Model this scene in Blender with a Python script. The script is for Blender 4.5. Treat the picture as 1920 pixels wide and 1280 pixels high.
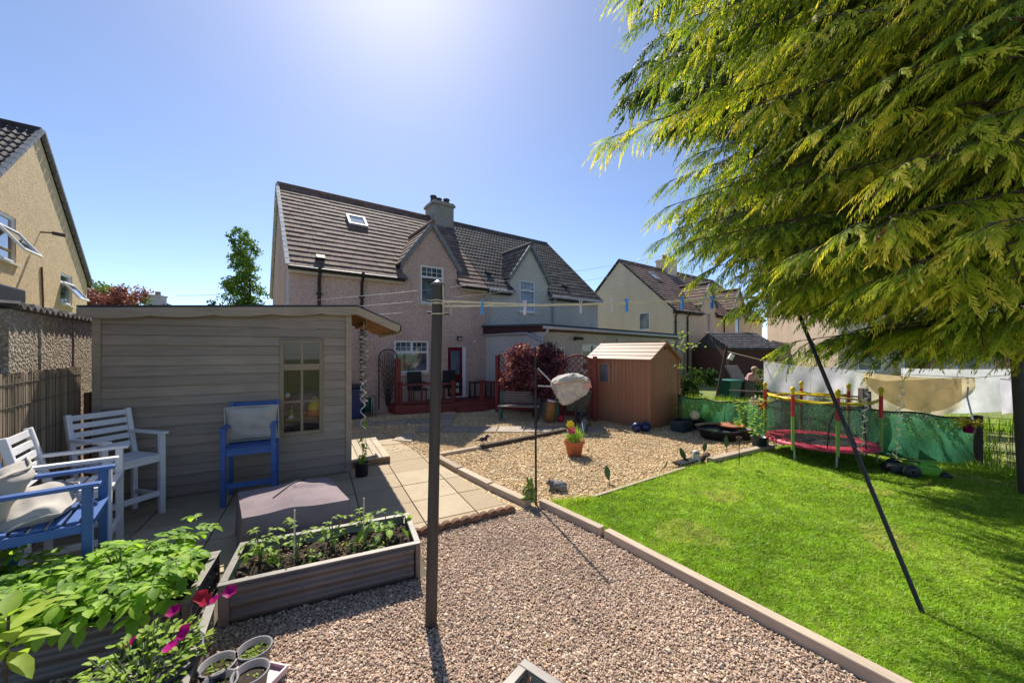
import bpy, math, random
import numpy as np
from mathutils import Vector, Matrix
R = math.radians
random.seed(7)
for o in list(bpy.data.objects): bpy.data.objects.remove(o)
SC = bpy.context.scene
COL = SC.collection
# ------------------------------------------------------------------ camera, sky, sun, exposure
F, H, CX, CY = 690.0, 1.9, 960.0, 655.0          # focal length in photo pixels, eye height, principal point
cam = bpy.data.cameras.new('camera'); co = bpy.data.objects.new('camera', cam); COL.objects.link(co)
co.location = (0, 0, H); co.rotation_euler = (R(90), 0, 0)
cam.sensor_width = 36; cam.lens = 36*F/1920; cam.shift_y = 15/1920
cam.clip_start = 0.05; cam.clip_end = 2000
SC.camera = co
SUN_EL, SUN_AZ = 50.5, -18.5                     # azimuth from +Y, negative = to the left
w = bpy.data.worlds.new('World'); SC.world = w; w.use_nodes = True
nt = w.node_tree; bg = nt.nodes['Background']
sky = nt.nodes.new('ShaderNodeTexSky'); sky.sky_type = 'NISHITA'; sky.sun_disc = False
sky.sun_elevation = R(SUN_EL); sky.sun_rotation = R(SUN_AZ)
sky.altitude = 0; sky.air_density = 0.6; sky.dust_density = 0.3; sky.ozone_density = 5.5
wb = nt.nodes.new('ShaderNodeMix'); wb.data_type = 'RGBA'; wb.blend_type = 'MULTIPLY'; wb.inputs[0].default_value = 1   # the photograph's warm white balance
wb.inputs[7].default_value = (1.1, 0.99, 0.9, 1); nt.links.new(sky.outputs[0], wb.inputs[6]); nt.links.new(wb.outputs[2], bg.inputs[0]); bg.inputs[1].default_value = 0.092
sl = bpy.data.lights.new('sun', 'SUN'); so = bpy.data.objects.new('sun', sl); COL.objects.link(so)
sl.energy = 2.8; sl.angle = R(0.53); sl.color = (1.0, 0.93, 0.82)
_d = Vector((math.sin(R(SUN_AZ))*math.cos(R(SUN_EL)), math.cos(R(SUN_AZ))*math.cos(R(SUN_EL)), math.sin(R(SUN_EL))))
so.rotation_euler = _d.to_track_quat('Z', 'Y').to_euler(); so.location = _d*60
SC.view_settings.view_transform = 'Standard'; SC.view_settings.look = 'None'
SC.view_settings.exposure = 1.36; SC.view_settings.gamma = 1
SC.cycles.max_bounces = 8; SC.cycles.diffuse_bounces = 4; SC.cycles.transparent_max_bounces = 12
SC.cycles.use_denoising = True
# ------------------------------------------------------------------ helpers
def P(px, py, d): return Vector(((px-CX)/F*d, d, H+(CY-py)/F*d))
def G(px, py, z=0.0):
    d = F*(H-z)/(py-CY); return Vector(((px-CX)/F*d, d, z))
class Fr:
    def __init__(s, o, ang):
        a = R(ang); s.ang = a; s.o = Vector((o[0], o[1])); s.u = Vector((math.cos(a), math.sin(a))); s.v = Vector((-math.sin(a), math.cos(a)))
    def w(s, x, y, z=0.0):
        p = s.o+s.u*x+s.v*y; return Vector((p.x, p.y, z))
    def onY(s, px, py, y=0.0):
        k = (px-CX)/F; o = s.o+s.v*y; t = (k*o.y-o.x)/(s.u.x-k*s.u.y); Y = o.y+s.u.y*t
        return t, H+(CY-py)/F*Y
HF = Fr((-1.83, 12.6), 36)                       # the row of houses: x along the back wall, y away from the garden

class MB:
    """collects faces of one mesh object"""
    def __init__(s): s.V = []; s.F = []; s.Rn = []; s.M = []; s.S = []
    def add(s, vs, fs, r=None, m=0, sm=False):
        b = len(s.V); r = random.random() if r is None else r
        s.V.extend([tuple(v) for v in vs])
        for f in fs: s.F.append([b+i for i in f]); s.Rn.append(r); s.M.append(m); s.S.append(sm)
        return s
    def box(s, c, size, rot=None, **k):
        x, y, z = [q/2 for q in size]
        vs = [Vector((a*x, b*y, d*z)) for d in (-1, 1) for a, b in ((-1, -1), (1, -1), (1, 1), (-1, 1))]
        if rot is not None: vs = [rot @ v for v in vs]
        c = Vector(c)
        return s.add([v+c for v in vs], [(3, 2, 1, 0), (4, 5, 6, 7), (0, 1, 5, 4), (1, 2, 6, 5), (2, 3, 7, 6), (3, 0, 4, 7)], **k)
    def b2(s, lo, hi, **k):
        return s.box([(a+b)/2 for a, b in zip(lo, hi)], [b-a for a, b in zip(lo, hi)], **k)
    def bar(s, p, q, w, h, up=(0, 0, 1), **k):
        p, q = Vector(p), Vector(q); d = q-p; L = d.length; d.normalize(); up = Vector(up)
        sx = d.cross(up)
        if sx.length < 1e-4: sx = d.cross(Vector((0, 1, 0)))
        sx.normalize(); uz = sx.cross(d)
        m = Matrix((sx, d, uz)).transposed()
        return s.box((p+q)/2, (w, L, h), m, **k)
    def quad(s, a, b, c, d, **k): return s.add([a, b, c, d], [(0, 1, 2, 3)], **k)
    def tube(s, pts, rad, n=8, cap=True, **k):
        pts = [Vector(p) for p in pts]; N = len(pts); rs = rad if isinstance(rad, (list, tuple)) else [rad]*N
        vs = []; t0 = (pts[1]-pts[0]).normalized()
        nx = t0.cross(Vector((0, 0, 1)) if abs(t0.z) < .9 else Vector((1, 0, 0))).normalized()
        for i, p in enumerate(pts):
            t = (pts[min(i+1, N-1)]-pts[max(i-1, 0)]).normalized()
            nx = (nx-t*nx.dot(t)).normalized(); ny = t.cross(nx)
            for j in range(n):
                a = 2*math.pi*j/n; vs.append(p+(nx*math.cos(a)+ny*math.sin(a))*rs[i])
        fs = [(i*n+j, i*n+(j+1) % n, (i+1)*n+(j+1) % n, (i+1)*n+j) for i in range(N-1) for j in range(n)]
        rn = k.pop('r', None); rn = random.random() if rn is None else rn
        k['sm'] = True; s.add(vs, fs, r=rn, **k)
        if cap:
            k['sm'] = False
            s.add(vs[:n], [tuple(range(n))[::-1]], r=rn, **k); s.add(vs[-n:], [tuple(range(n))], r=rn, **k)
        return s
    def lathe(s, prof, c=(0, 0, 0), n=24, rot=None, **k):
        c = Vector(c); vs = []
        for r, z in prof:
            for j in range(n):
                a = 2*math.pi*j/n; v = Vector((r*math.cos(a), r*math.sin(a), z))
                vs.append((rot @ v if rot is not None else v)+c)
        fs = [(i*n+j, i*n+(j+1) % n, (i+1)*n+(j+1) % n, (i+1)*n+j) for i in range(len(prof)-1) for j in range(n)]
        k.setdefault('sm', True)
        return s.add(vs, fs, **k)
    def prism(s, poly, vec, **k):
        poly = [Vector(p) for p in poly]; vec = Vector(vec); n = len(poly)
        vs = poly+[p+vec for p in poly]
        return s.add(vs, [tuple(range(n))[::-1], tuple(range(n, 2*n))]+[(i, (i+1) % n, n+(i+1) % n, n+i) for i in range(n)], **k)
    def ball(s, c, rad, n=12, sc=(1, 1, 1), **k):
        m = max(4, n//2)
        prof = [(rad*math.sin(math.pi*i/m) or 1e-4, -rad*math.cos(math.pi*i/m)) for i in range(m+1)]
        c = Vector(c); vs = []
        for a, z in prof:
            for j in range(n):
                t = 2*math.pi*j/n; vs.append(c+Vector((a*math.cos(t)*sc[0], a*math.sin(t)*sc[1], z*sc[2])))
        k.setdefault('sm', True)
        return s.add(vs, [(i*n+j, i*n+(j+1) % n, (i+1)*n+(j+1) % n, (i+1)*n+j) for i in range(m) for j in range(n)], **k)
    def xf(s, M):
        s.V = [tuple(M @ Vector(v)) for v in s.V]; return s
    def build(s, name, mats, parent=None, bevel=0, loc=None):
        me = bpy.data.meshes.new(name); me.from_pydata(s.V, [], s.F); finish(me, s.Rn, s.M, s.S, mats)
        return link(name, me, parent, bevel, loc)
def finish(me, rn, mi, sm, mats):
    for m in (mats if isinstance(mats, (list, tuple)) else [mats]): me.materials.append(m)
    a = me.attributes.new('rnd', 'FLOAT', 'FACE'); a.data.foreach_set('value', np.asarray(rn, dtype=np.float32))
    if mi is not None: me.polygons.foreach_set('material_index', np.asarray(mi, dtype=np.int32))
    if sm is not None: me.polygons.foreach_set('use_smooth', np.asarray(sm, dtype=bool))
    me.update()
def link(name, me, parent=None, bevel=0, loc=None):
    o = bpy.data.objects.new(name, me); COL.objects.link(o)
    if parent is not None: o.parent = parent
    if loc is not None: o.location = loc
    if bevel:
        b = o.modifiers.new('bevel', 'BEVEL'); b.width = bevel; b.segments = 2; b.limit_method = 'ANGLE'; b.angle_limit = R(40)
    return o
def np_mesh(name, V, Fc, rn, mat, parent=None, k=3, sm=False):
    """large meshes of triangles or quads straight from arrays"""
    V = np.asarray(V, np.float32).reshape(-1, 3); Fc = np.asarray(Fc, np.int32).reshape(-1, k)
    me = bpy.data.meshes.new(name); me.vertices.add(len(V)); me.vertices.foreach_set('co', V.ravel())
    me.loops.add(Fc.size); me.loops.foreach_set('vertex_index', Fc.ravel())
    me.polygons.add(len(Fc)); me.polygons.foreach_set('loop_start', np.arange(0, Fc.size, k, dtype=np.int32))
    me.update(calc_edges=True); finish(me, rn, None, np.full(len(Fc), sm), mat)
    return link(name, me, parent)
def tag(o, label=None, cat=None, group=None, kind=None):
    if label: o['label'] = label
    if cat: o['category'] = cat
    if group: o['group'] = group
    if kind: o['kind'] = kind
    return o
def thing(name, label, cat, loc=(0, 0, 0), rz=0.0, group=None):
    o = bpy.data.objects.new(name, None); COL.objects.link(o); o.empty_display_size = .1
    o.location = loc; o.rotation_euler = (0, 0, rz)
    return tag(o, label, cat, group)
def dup(root, loc, rz=None, label=None, group=None, scale=None):
    r = root.copy(); COL.objects.link(r); r.location = loc
    if rz is not None: r.rotation_euler = (0, 0, rz)
    if scale: r.scale = (scale,)*3
    if label: r['label'] = label
    if group: r['group'] = group
    def kids(a, b):
        for ch in list(a.children):
            c = ch.copy(); COL.objects.link(c); c.parent = b; kids(ch, c)
    kids(root, r); return r
def rotz(a): return Matrix.Rotation(a, 3, 'Z')
# ------------------------------------------------------------------ materials
def NN(nt, t, **kw):
    n = nt.nodes.new(t)
    for k, v in kw.items(): setattr(n, k, v)
    return n
def basem(name, rough=.7, metal=0, spec=.4):
    m = bpy.data.materials.new(name); m.use_nodes = True; nt = m.node_tree; b = nt.nodes['Principled BSDF']
    b.inputs['Roughness'].default_value = rough; b.inputs['Metallic'].default_value = metal
    b.inputs['Specular IOR Level'].default_value = spec
    return m, nt, b
def ramp(nt, src, stops):
    r = NN(nt, 'ShaderNodeValToRGB'); e = r.color_ramp.elements
    while len(e) < len(stops): e.new(.5)
    for el, (p, c) in zip(e, stops): el.position = p; el.color = (*c, 1)
    nt.links.new(src, r.inputs[0]); return r.outputs[0]
def coords(nt, scale=(1, 1, 1), kind='Object', rot=(0, 0, 0)):
    tc = NN(nt, 'ShaderNodeTexCoord'); mp = NN(nt, 'ShaderNodeMapping')
    mp.inputs['Scale'].default_value = scale; mp.inputs['Rotation'].default_value = rot
    nt.links.new(tc.outputs[kind], mp.inputs[0]); return mp.outputs[0]
def noise(nt, vec, scale, detail=4, rough=.55):
    n = NN(nt, 'ShaderNodeTexNoise'); n.inputs['Scale'].default_value = scale; n.inputs['Detail'].default_value = detail
    n.inputs['Roughness'].default_value = rough; nt.links.new(vec, n.inputs['Vector']); return n.outputs['Fac']
def voron(nt, vec, scale, out='Distance', feature='F1'):
    n = NN(nt, 'ShaderNodeTexVoronoi', feature=feature); n.inputs['Scale'].default_value = scale
    nt.links.new(vec, n.inputs['Vector']); return n.outputs[out]
def mix(nt, fac, a, b, mode='MIX'):
    n = NN(nt, 'ShaderNodeMix', data_type='RGBA', blend_type=mode)
    for s, v in ((0, fac), (6, a), (7, b)):
        if hasattr(v, 'links'): nt.links.new(v, n.inputs[s])
        elif s == 0: n.inputs[0].default_value = v
        else: n.inputs[s].default_value = (*v, 1)
    return n.outputs[2]
def bump(nt, b, h, strength=.3, dist=.01):
    n = NN(nt, 'ShaderNodeBump'); n.inputs['Strength'].default_value = strength; n.inputs['Distance'].default_value = dist
    nt.links.new(h, n.inputs['Height']); nt.links.new(n.outputs[0], b.inputs['Normal'])
def rnd(nt):
    return NN(nt, 'ShaderNodeAttribute', attribute_name='rnd').outputs['Fac']
def dk(c, f): return tuple(q*f for q in c)
def plain(name, col, rough=.6, var=.25, scale=8, metal=0, spec=.4, bmp=0, bscale=60, rv=.15):
    """a base colour with soft blotches and a little difference from piece to piece"""
    m, nt, b = basem(name, rough, metal, spec); v = coords(nt)
    c = ramp(nt, noise(nt, v, scale, 6, .65), [(.3, dk(col, 1-var)), (.7, dk(col, 1+var*.6))])
    if rv: c = mix(nt, 1, c, ramp(nt, rnd(nt), [(0, (1-rv,)*3), (1, (1+rv,)*3)]), 'MULTIPLY')
    nt.links.new(c, b.inputs['Base Color'])
    if bmp: bump(nt, b, noise(nt, v, bscale, 4), bmp, .005)
    return m
def wood(name, col, axis='x', rough=.75, var=.35, rv=.2, fine=60, knots=True, spec=.25):
    m, nt, b = basem(name, rough, 0, spec)
    s = {'x': (1.2, 14, 14), 'y': (14, 1.2, 14), 'z': (14, 14, 1.2)}[axis]
    v = coords(nt, s); n = NN(nt, 'ShaderNodeVectorMath', operation='ADD')
    r = rnd(nt); cb = NN(nt, 'ShaderNodeCombineXYZ'); mu = NN(nt, 'ShaderNodeMath', operation='MULTIPLY'); mu.inputs[1].default_value = 40
    nt.links.new(r, mu.inputs[0]); nt.links.new(mu.outputs[0], cb.inputs[0]); nt.links.new(mu.outputs[0], cb.inputs[1])
    nt.links.new(v, n.inputs[0]); nt.links.new(cb.outputs[0], n.inputs[1]); v = n.outputs[0]
    g = noise(nt, v, 2.2, 8, .7)
    c = ramp(nt, g, [(.25, dk(col, 1-var)), (.5, col), (.75, dk(col, 1+var*.7))])
    c = mix(nt, 1, c, ramp(nt, r, [(0, (1-rv,)*3), (1, (1+rv,)*3)]), 'MULTIPLY')
    if knots:
        k = voron(nt, coords(nt, tuple(1 if q < 2 else .45 for q in s)), 2.6)
        c = mix(nt, ramp(nt, k, [(.03, (1, 1, 1)), (.09, (0, 0, 0))]), c, dk(col, .4))
    st = noise(nt, coords(nt), 1.3, 5)
    c = mix(nt, ramp(nt, st, [(.45, (0, 0, 0)), (.75, (.45,)*3)]), c, dk(col, .65))
    nt.links.new(c, b.inputs['Base Color']); bump(nt, b, g, .25, .006); return m
def dash(name, cols, scale=55, base=None, bmp=.6, stain=.25):
    """pebble-dash or harled render: small stones in a cement ground with weather streaks"""
    m, nt, b = basem(name, .9, 0, .2); v = coords(nt)
    vc = NN(nt, 'ShaderNodeTexVoronoi'); vc.inputs['Scale'].default_value = scale; nt.links.new(v, vc.inputs['Vector'])
    sp = NN(nt, 'ShaderNodeSeparateColor'); nt.links.new(vc.outputs['Color'], sp.inputs[0])
    n = len(cols); c = ramp(nt, sp.outputs[0], [(i/max(1, n-1), q) for i, q in enumerate(cols)])
    if base: c = mix(nt, ramp(nt, vc.outputs['Distance'], [(.35, (0, 0, 0)), (.6, (1, 1, 1))]), c, base)
    s2 = noise(nt, coords(nt, (1, 1, .25)), 1.1, 6, .65)
    c = mix(nt, ramp(nt, s2, [(.42, (0, 0, 0)), (.8, (stain,)*3)]), c, dk(cols[0], .45))
    s3 = noise(nt, v, 14, 3); c = mix(nt, 1, c, ramp(nt, s3, [(.3, (.82,)*3), (.7, (1.15,)*3)]), 'MULTIPLY')
    nt.links.new(c, b.inputs['Base Color'])
    bump(nt, b, vc.outputs['Distance'], bmp, .012); return m
def tilem(name, col, rough=.8, lich=(.3, .3, .26)):
    m, nt, b = basem(name, rough, 0, .3); v = coords(nt); r = rnd(nt)
    c = ramp(nt, r, [(0, dk(col, .7)), (.5, col), (1, dk(col, 1.35))])
    c = mix(nt, ramp(nt, noise(nt, v, 5, 8, .7), [(.45, (0, 0, 0)), (.8, (.5,)*3)]), c, lich)
    c = mix(nt, ramp(nt, noise(nt, v, 1.0, 4), [(.5, (0, 0, 0)), (.7, (.4,)*3)]), c, dk(col, .5))
    nt.links.new(c, b.inputs['Base Color']); bump(nt, b, noise(nt, v, 70, 3), .2, .004); return m
def leafm(name, stops, trans=.45, rough=.45, spec=.35, tcol=1.3):
    """leaf: colour from face to face, lets light through"""
    m, nt, b = basem(name, rough, 0, spec)
    c = ramp(nt, rnd(nt), stops)
    n = noise(nt, coords(nt), 9, 3); c = mix(nt, 1, c, ramp(nt, n, [(.3, (.75,)*3), (.7, (1.2,)*3)]), 'MULTIPLY')
    nt.links.new(c, b.inputs['Base Color'])
    t = NN(nt, 'ShaderNodeBsdfTranslucent'); ms = NN(nt, 'ShaderNodeMixShader'); ms.inputs[0].default_value = trans
    c2 = mix(nt, 1, c, (tcol, tcol*1.02, tcol*.55), 'MULTIPLY'); nt.links.new(c2, t.inputs[0])
    out = nt.nodes['Material Output']
    nt.links.new(b.outputs[0], ms.inputs[1]); nt.links.new(t.outputs[0], ms.inputs[2]); nt.links.new(ms.outputs[0], out.inputs[0])
    return m
def clothm(name, col, trans=.3, weave=400, rough=.9):
    m, nt, b = basem(name, rough, 0, .15); v = coords(nt)
    c = ramp(nt, noise(nt, v, 6, 5), [(.3, dk(col, .86)), (.7, dk(col, 1.08))]); nt.links.new(c, b.inputs['Base Color'])
    bump(nt, b, noise(nt, v, 28, 4), .25, .01)
    if trans:
        t = NN(nt, 'ShaderNodeBsdfTranslucent'); ms = NN(nt, 'ShaderNodeMixShader'); ms.inputs[0].default_value = trans
        nt.links.new(c, t.inputs[0]); out = nt.nodes['Material Output']
        nt.links.new(b.outputs[0], ms.inputs[1]); nt.links.new(t.outputs[0], ms.inputs[2]); nt.links.new(ms.outputs[0], out.inputs[0])
    return m
def meshm(name, col, cover, scale, trans=.4):
    """fine netting: threads of the given cover with holes that let light and sight through"""
    m, nt, b = basem(name, .7, 0, .2); v = coords(nt)
    nt.links.new(ramp(nt, noise(nt, v, 4, 4), [(.3, dk(col, .7)), (.7, dk(col, 1.25))]), b.inputs['Base Color'])
    t = NN(nt, 'ShaderNodeBsdfTranslucent'); t.inputs[0].default_value = (*col, 1)
    ms = NN(nt, 'ShaderNodeMixShader'); ms.inputs[0].default_value = trans
    nt.links.new(b.outputs[0], ms.inputs[1]); nt.links.new(t.outputs[0], ms.inputs[2])
    tr = NN(nt, 'ShaderNodeBsdfTransparent'); m2 = NN(nt, 'ShaderNodeMixShader')
    h = voron(nt, v, scale); nt.links.new(ramp(nt, h, [(cover-.08, (1, 1, 1)), (cover+.08, (0, 0, 0))]), m2.inputs[0])
    nt.links.new(tr.outputs[0], m2.inputs[1]); nt.links.new(ms.outputs[0], m2.inputs[2])
    nt.links.new(m2.outputs[0], nt.nodes['Material Output'].inputs[0]); return m
def glassm(name, col=(.09, .12, .16), rough=.04):
    m, nt, b = basem(name, rough, 0, .8)
    c = ramp(nt, noise(nt, coords(nt, (1, 1, .6)), 1.8, 3), [(.35, dk(col, .5)), (.65, dk(col, 1.6))]); nt.links.new(c, b.inputs['Base Color'])  # mottled blue-grey base colour stands in for sky reflected in the panes
    b.inputs['Coat Weight'].default_value = 1; b.inputs['Coat Roughness'].default_value = .02
    bump(nt, b, noise(nt, coords(nt), 2.0, 2), .04, .02); return m
M = {}
M['white'] = plain('white_upvc', (.78, .79, .8), .35, .06, 3)
M['cream_trim'] = plain('cream_trim', (.62, .58, .5), .5, .15, 4)
M['black'] = plain('black_metal', (.02, .02, .022), .45, .4, 10)
M['pipe'] = plain('black_pipe', (.018, .017, .018), .5, .4, 6)
M['grey_pipe'] = plain('grey_gutter', (.42, .44, .47), .5, .2, 5)
M['glass'] = glassm('window_glass')
M['brass'] = plain('lead_flashing', (.2, .21, .23), .6, .3, 8)
M['pot_clay'] = plain('chimney_clay', (.26, .16, .12), .8, .3, 12)
M['red_clay'] = plain('red_chimney_clay', (.33, .07, .05), .8, .3, 12)
M['dash_pink'] = dash('pebble_dash_pink', [(.36, .23, .2), (.68, .47, .41), (.76, .57, .5), (.5, .35, .32), (.82, .66, .58)], 42, (.55, .4, .34), stain=.4)
M['dash_grey'] = dash('harled_grey', [(.52, .5, .48), (.6, .57, .54), (.64, .6, .56)], 70, None, .3, .35)
M['dash_cream'] = dash('harled_cream', [(.64, .51, .38), (.74, .59, .46), (.7, .56, .43)], 60, None, .35, .3)
M['dash_yellow'] = dash('harled_yellow', [(.62, .47, .28), (.72, .55, .33), (.66, .5, .3)], 38, None, .6, .12)
M['dash_garage'] = dash('pebble_dash_garage', [(.25, .2, .16), (.6, .5, .38), (.66, .55, .42), (.36, .28, .22), (.7, .62, .52)], 34, (.35, .29, .22), .9, .15)
M['tile_brown'] = tilem('brown_roof_tile', (.17, .1, .08))
M['tile_grey'] = tilem('grey_roof_tile', (.1, .085, .08))
M['tile_dark'] = tilem('dark_roof_tile', (.045, .035, .04))
M['slate'] = tilem('slate_roof', (.035, .035, .05))
M['lead_edge'] = plain('pale_verge_mortar', (.5, .5, .5), .8, .2, 10)
M['maroon'] = plain('maroon_paint', (.07, .022, .03), .5, .3, 6)
M['red_door'] = plain('red_door_paint', (.17, .012, .03), .35, .15, 4)
M['red_wood'] = wood('red_stained_timber', (.21, .047, .04), 'x', .6, .3, .25)
M['dark_trellis'] = plain('dark_brown_trellis', (.05, .035, .03), .8, .3, 10)
M['slatwood'] = wood('weathered_bench_wood', (.2, .17, .16), 'x', .8)
M['shed_wood'] = wood('grey_painted_boards', (.38, .305, .235), 'x', .8, .28, .12)
M['shed_trim'] = wood('grey_brown_trim', (.4, .31, .225), 'x', .8, .3, .15, knots=False)
M['window_wood'] = wood('stained_window_wood', (.34, .26, .17), 'z', .7, .3, .1, knots=False)
M['orange_wood'] = wood('raw_orange_timber', (.34, .19, .1), 'y', .8, .3, .25)
M['pale_wood'] = wood('pale_decking_timber', (.48, .41, .3), 'y', .8, .25, .1)
M['sleeper'] = wood('new_sleeper_timber', (.46, .37, .28), 'y', .85, .3, .15)
M['dark_sleeper'] = wood('old_dark_timber', (.06, .045, .04), 'y', .85, .4, .2)
M['felt'] = plain('roof_felt', (.05, .055, .06), .9, .3, 20, bmp=.3)
M['brown_panel'] = plain('brown_plastic_wall', (.38, .18, .105), .55, .1, 3, rv=.06)
M['tan_roof'] = plain('tan_plastic_roof', (.4, .28, .2), .55, .12, 5, rv=.1)
M['post'] = wood('dark_post_paint', (.075, .06, .05), 'z', .6, .4, .1, knots=False)
M['rope'] = plain('cream_rope', (.62, .56, .38), .8, .2, 40)
M['chair_white'] = plain('white_chair_paint', (.8, .8, .82), .45, .1, 6, bmp=.1, rv=.08)
M['chair_blue'] = plain('blue_chair_paint', (.055, .13, .36), .45, .18, 6, bmp=.1, rv=.12)
M['cushion'] = clothm('grey_cushion_linen', (.5, .46, .41), 0)
M['cover'] = clothm('brown_cover_cloth', (.26, .205, .215), 0, rough=.75)
M['bed_metal'] = plain('brown_corrugated_steel', (.14, .11, .095), .42, .25, 3, spec=.5)
M['bed_in'] = plain('pale_green_steel', (.3, .33, .27), .5, .2, 4)
M['zinc'] = plain('galvanised_rim', (.2, .185, .17), .45, .25, 6, metal=.4)
M['grass_blade'] = leafm('grass_blade', [(0, (.19, .33, .025)), (.5, (.34, .52, .05)), (.85, (.46, .6, .08)), (1, (.58, .54, .22))], .5, .5, .3)
M['potato'] = leafm('potato_leaf', [(0, (.12, .26, .03)), (.5, (.27, .47, .045)), (1, (.42, .6, .07))], .5, .55, .3)
M['bright_leaf'] = leafm('young_leaf', [(0, (.17, .32, .03)), (1, (.4, .52, .07))], .45, .55, .3)
M['stem'] = plain('green_stem', (.16, .22, .07), .6, .2, 10)
M['bark'] = plain('bark', (.09, .06, .045), .9, .5, 12, bmp=.6, bscale=30)
M['magenta'] = leafm('petunia_petal', [(0, (.3, .0, .12)), (1, (.55, .01, .25))], .35, .5, .2, 1.1)
M['redpetal'] = leafm('red_petal', [(0, (.35, .01, .03)), (1, (.5, .03, .06))], .3, .5, .2, 1.1)
M['pot_grey'] = plain('grey_plastic_pot', (.2, .19, .2), .5, .15, 6)
M['pot_black'] = plain('black_plastic_pot', (.03, .03, .036), .45, .3, 6)
M['pot_blue'] = plain('blue_black_pot', (.03, .045, .07), .4, .3, 6)
M['pot_brown'] = plain('dark_brown_pot', (.06, .05, .048), .6, .3, 6)
M['terracotta'] = plain('terracotta', (.47, .15, .07), .8, .2, 9)
M['edging'] = plain('brown_concrete_edging', (.19, .1, .06), .9, .35, 14, bmp=.4, rv=.3)
M['dirtwhite'] = clothm('white_woven_bag', (.62, .58, .54), .1)
M['yellow'] = plain('yellow_plastic', (.72, .55, .02), .45, .1)
M['red'] = plain('red_plastic', (.6, .03, .04), .4, .15)
M['pinkred'] = plain('pink_red_pad', (.68, .05, .1), .5, .2, 12)
M['green_pl'] = plain('green_plastic', (.15, .4, .03), .4, .12)
M['blue_pl'] = plain('blue_plastic', (.03, .2, .55), .4, .15)
M['lblue_pl'] = plain('light_blue_plastic', (.05, .3, .68), .4, .15)
M['pink_pl'] = plain('pale_pink_plastic', (.68, .52, .55), .45, .15)
M['navy'] = plain('navy_plastic', (.015, .025, .12), .4, .3)
M['orange'] = plain('orange_plastic', (.62, .16, .02), .45, .15)
M['teal'] = plain('teal_bin_plastic', (.02, .13, .1), .5, .15)
M['skin'] = plain('skin', (.55, .32, .24), .6, .1)
M['pinktop'] = clothm('pink_top', (.66, .38, .36), 0)
M['hair'] = plain('blond_hair', (.55, .42, .24), .7, .2)
M['card'] = plain('beige_plastic_lid', (.42, .3, .24), .7, .15)
M['stone'] = plain('grey_stone', (.16, .16, .16), .85, .4, 14, bmp=.5)
M['silver'] = plain('silver_metal', (.7, .7, .7), .25, .1, metal=.8)
M['sheet_white'] = clothm('white_sheet', (.86, .86, .9), .55)
M['sheet_lilac'] = clothm('lilac_white_sheet', (.82, .77, .84), .55)
M['sheet_beige'] = clothm('beige_sheet', (.78, .64, .4), .55)
M['green_net'] = meshm('green_windbreak_net', (.08, .3, .17), .74, 90, .55)
M['black_net'] = meshm('black_safety_net', (.1, .1, .1), .36, 70, .3)
M['frog'] = plain('green_glazed_frog', (.2, .28, .05), .5, .4, 20)
M['leafstake'] = plain('green_metal_leaf', (.035, .1, .035), .5, .3, 12)
# ------------------------------------------------------------------ the ground
def sheet(name, pts, z, mat, sub=None):
    mb = MB(); mb.add([(p[0], p[1], z) for p in pts], [tuple(range(len(pts)))]); o = mb.build(name, mat)
    o['kind'] = 'structure'; return o
def groundmat():
    m, nt, b = basem('neighbour_grass', .9, 0, .2); v = coords(nt)
    c = ramp(nt, noise(nt, v, 2.5, 8, .7), [(.3, (.13, .16, .05)), (.55, (.2, .24, .08)), (.75, (.3, .27, .14))])
    nt.links.new(c, b.inputs['Base Color']); bump(nt, b, noise(nt, v, 25, 5), .8, .04); return m
sheet('ground', [(-400, -60), (400, -60), (400, 900), (-400, 900)], -.03, groundmat())
def gravelmat(name, cols, scale):
    m, nt, b = basem(name, .85, 0, .3); v = coords(nt)
    vc = NN(nt, 'ShaderNodeTexVoronoi'); vc.inputs['Scale'].default_value = scale; nt.links.new(v, vc.inputs['Vector'])
    sp = NN(nt, 'ShaderNodeSeparateColor'); nt.links.new(vc.outputs['Color'], sp.inputs[0])
    c = ramp(nt, sp.outputs[0], [(i/(len(cols)-1), q) for i, q in enumerate(cols)])
    c = mix(nt, ramp(nt, vc.outputs['Distance'], [(.4, (0, 0, 0)), (.75, (.8,)*3)]), c, dk(cols[0], .35))
    c = mix(nt, 1, c, ramp(nt, noise(nt, v, 1.5, 5), [(.3, (.8,)*3), (.7, (1.15,)*3)]), 'MULTIPLY')
    nt.links.new(c, b.inputs['Base Color']); bump(nt, b, vc.outputs['Distance'], 1, .015); return m
PINKS = [(0.208, 0.147, 0.112), (0.474, 0.323, 0.232), (0.623, 0.442, 0.317), (0.326, 0.25, 0.199), (0.771, 0.588, 0.438), (0.533, 0.352, 0.238), (0.807, 0.734, 0.571)]
TANS = [(0.333, 0.231, 0.128), (0.633, 0.444, 0.242), (0.833, 0.603, 0.346), (0.5, 0.349, 0.211), (0.85, 0.714, 0.451), (0.733, 0.508, 0.271), (0.85, 0.85, 0.603)]
M['gravel_pink'] = gravelmat('pink_gravel_bed', PINKS, 70)
M['gravel_tan'] = gravelmat('tan_gravel_bed', TANS, 45)
def stonem(name, cols):
    m, nt, b = basem(name, .8, 0, .35)
    c = ramp(nt, rnd(nt), [(i/(len(cols)-1), q) for i, q in enumerate(cols)])
    c = mix(nt, 1, c, ramp(nt, noise(nt, coords(nt), 1.2, 5), [(.3, (.82,)*3), (.7, (1.12,)*3)]), 'MULTIPLY')
    nt.links.new(c, b.inputs['Base Color']); return m
M['stone_pink'] = stonem('pink_chippings', PINKS); M['stone_tan'] = stonem('tan_chippings', TANS)
NEAR = [(-4.2, -5), (6.5, -5), (2.65, 1.25), (2.02, 2.12), (.9, 3.78), (.27, 4.5), (0, 4.36), (-1.0, 3.83), (-.72, 3.1), (-2.1, 2.5), (-4.2, 1.6)]
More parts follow.
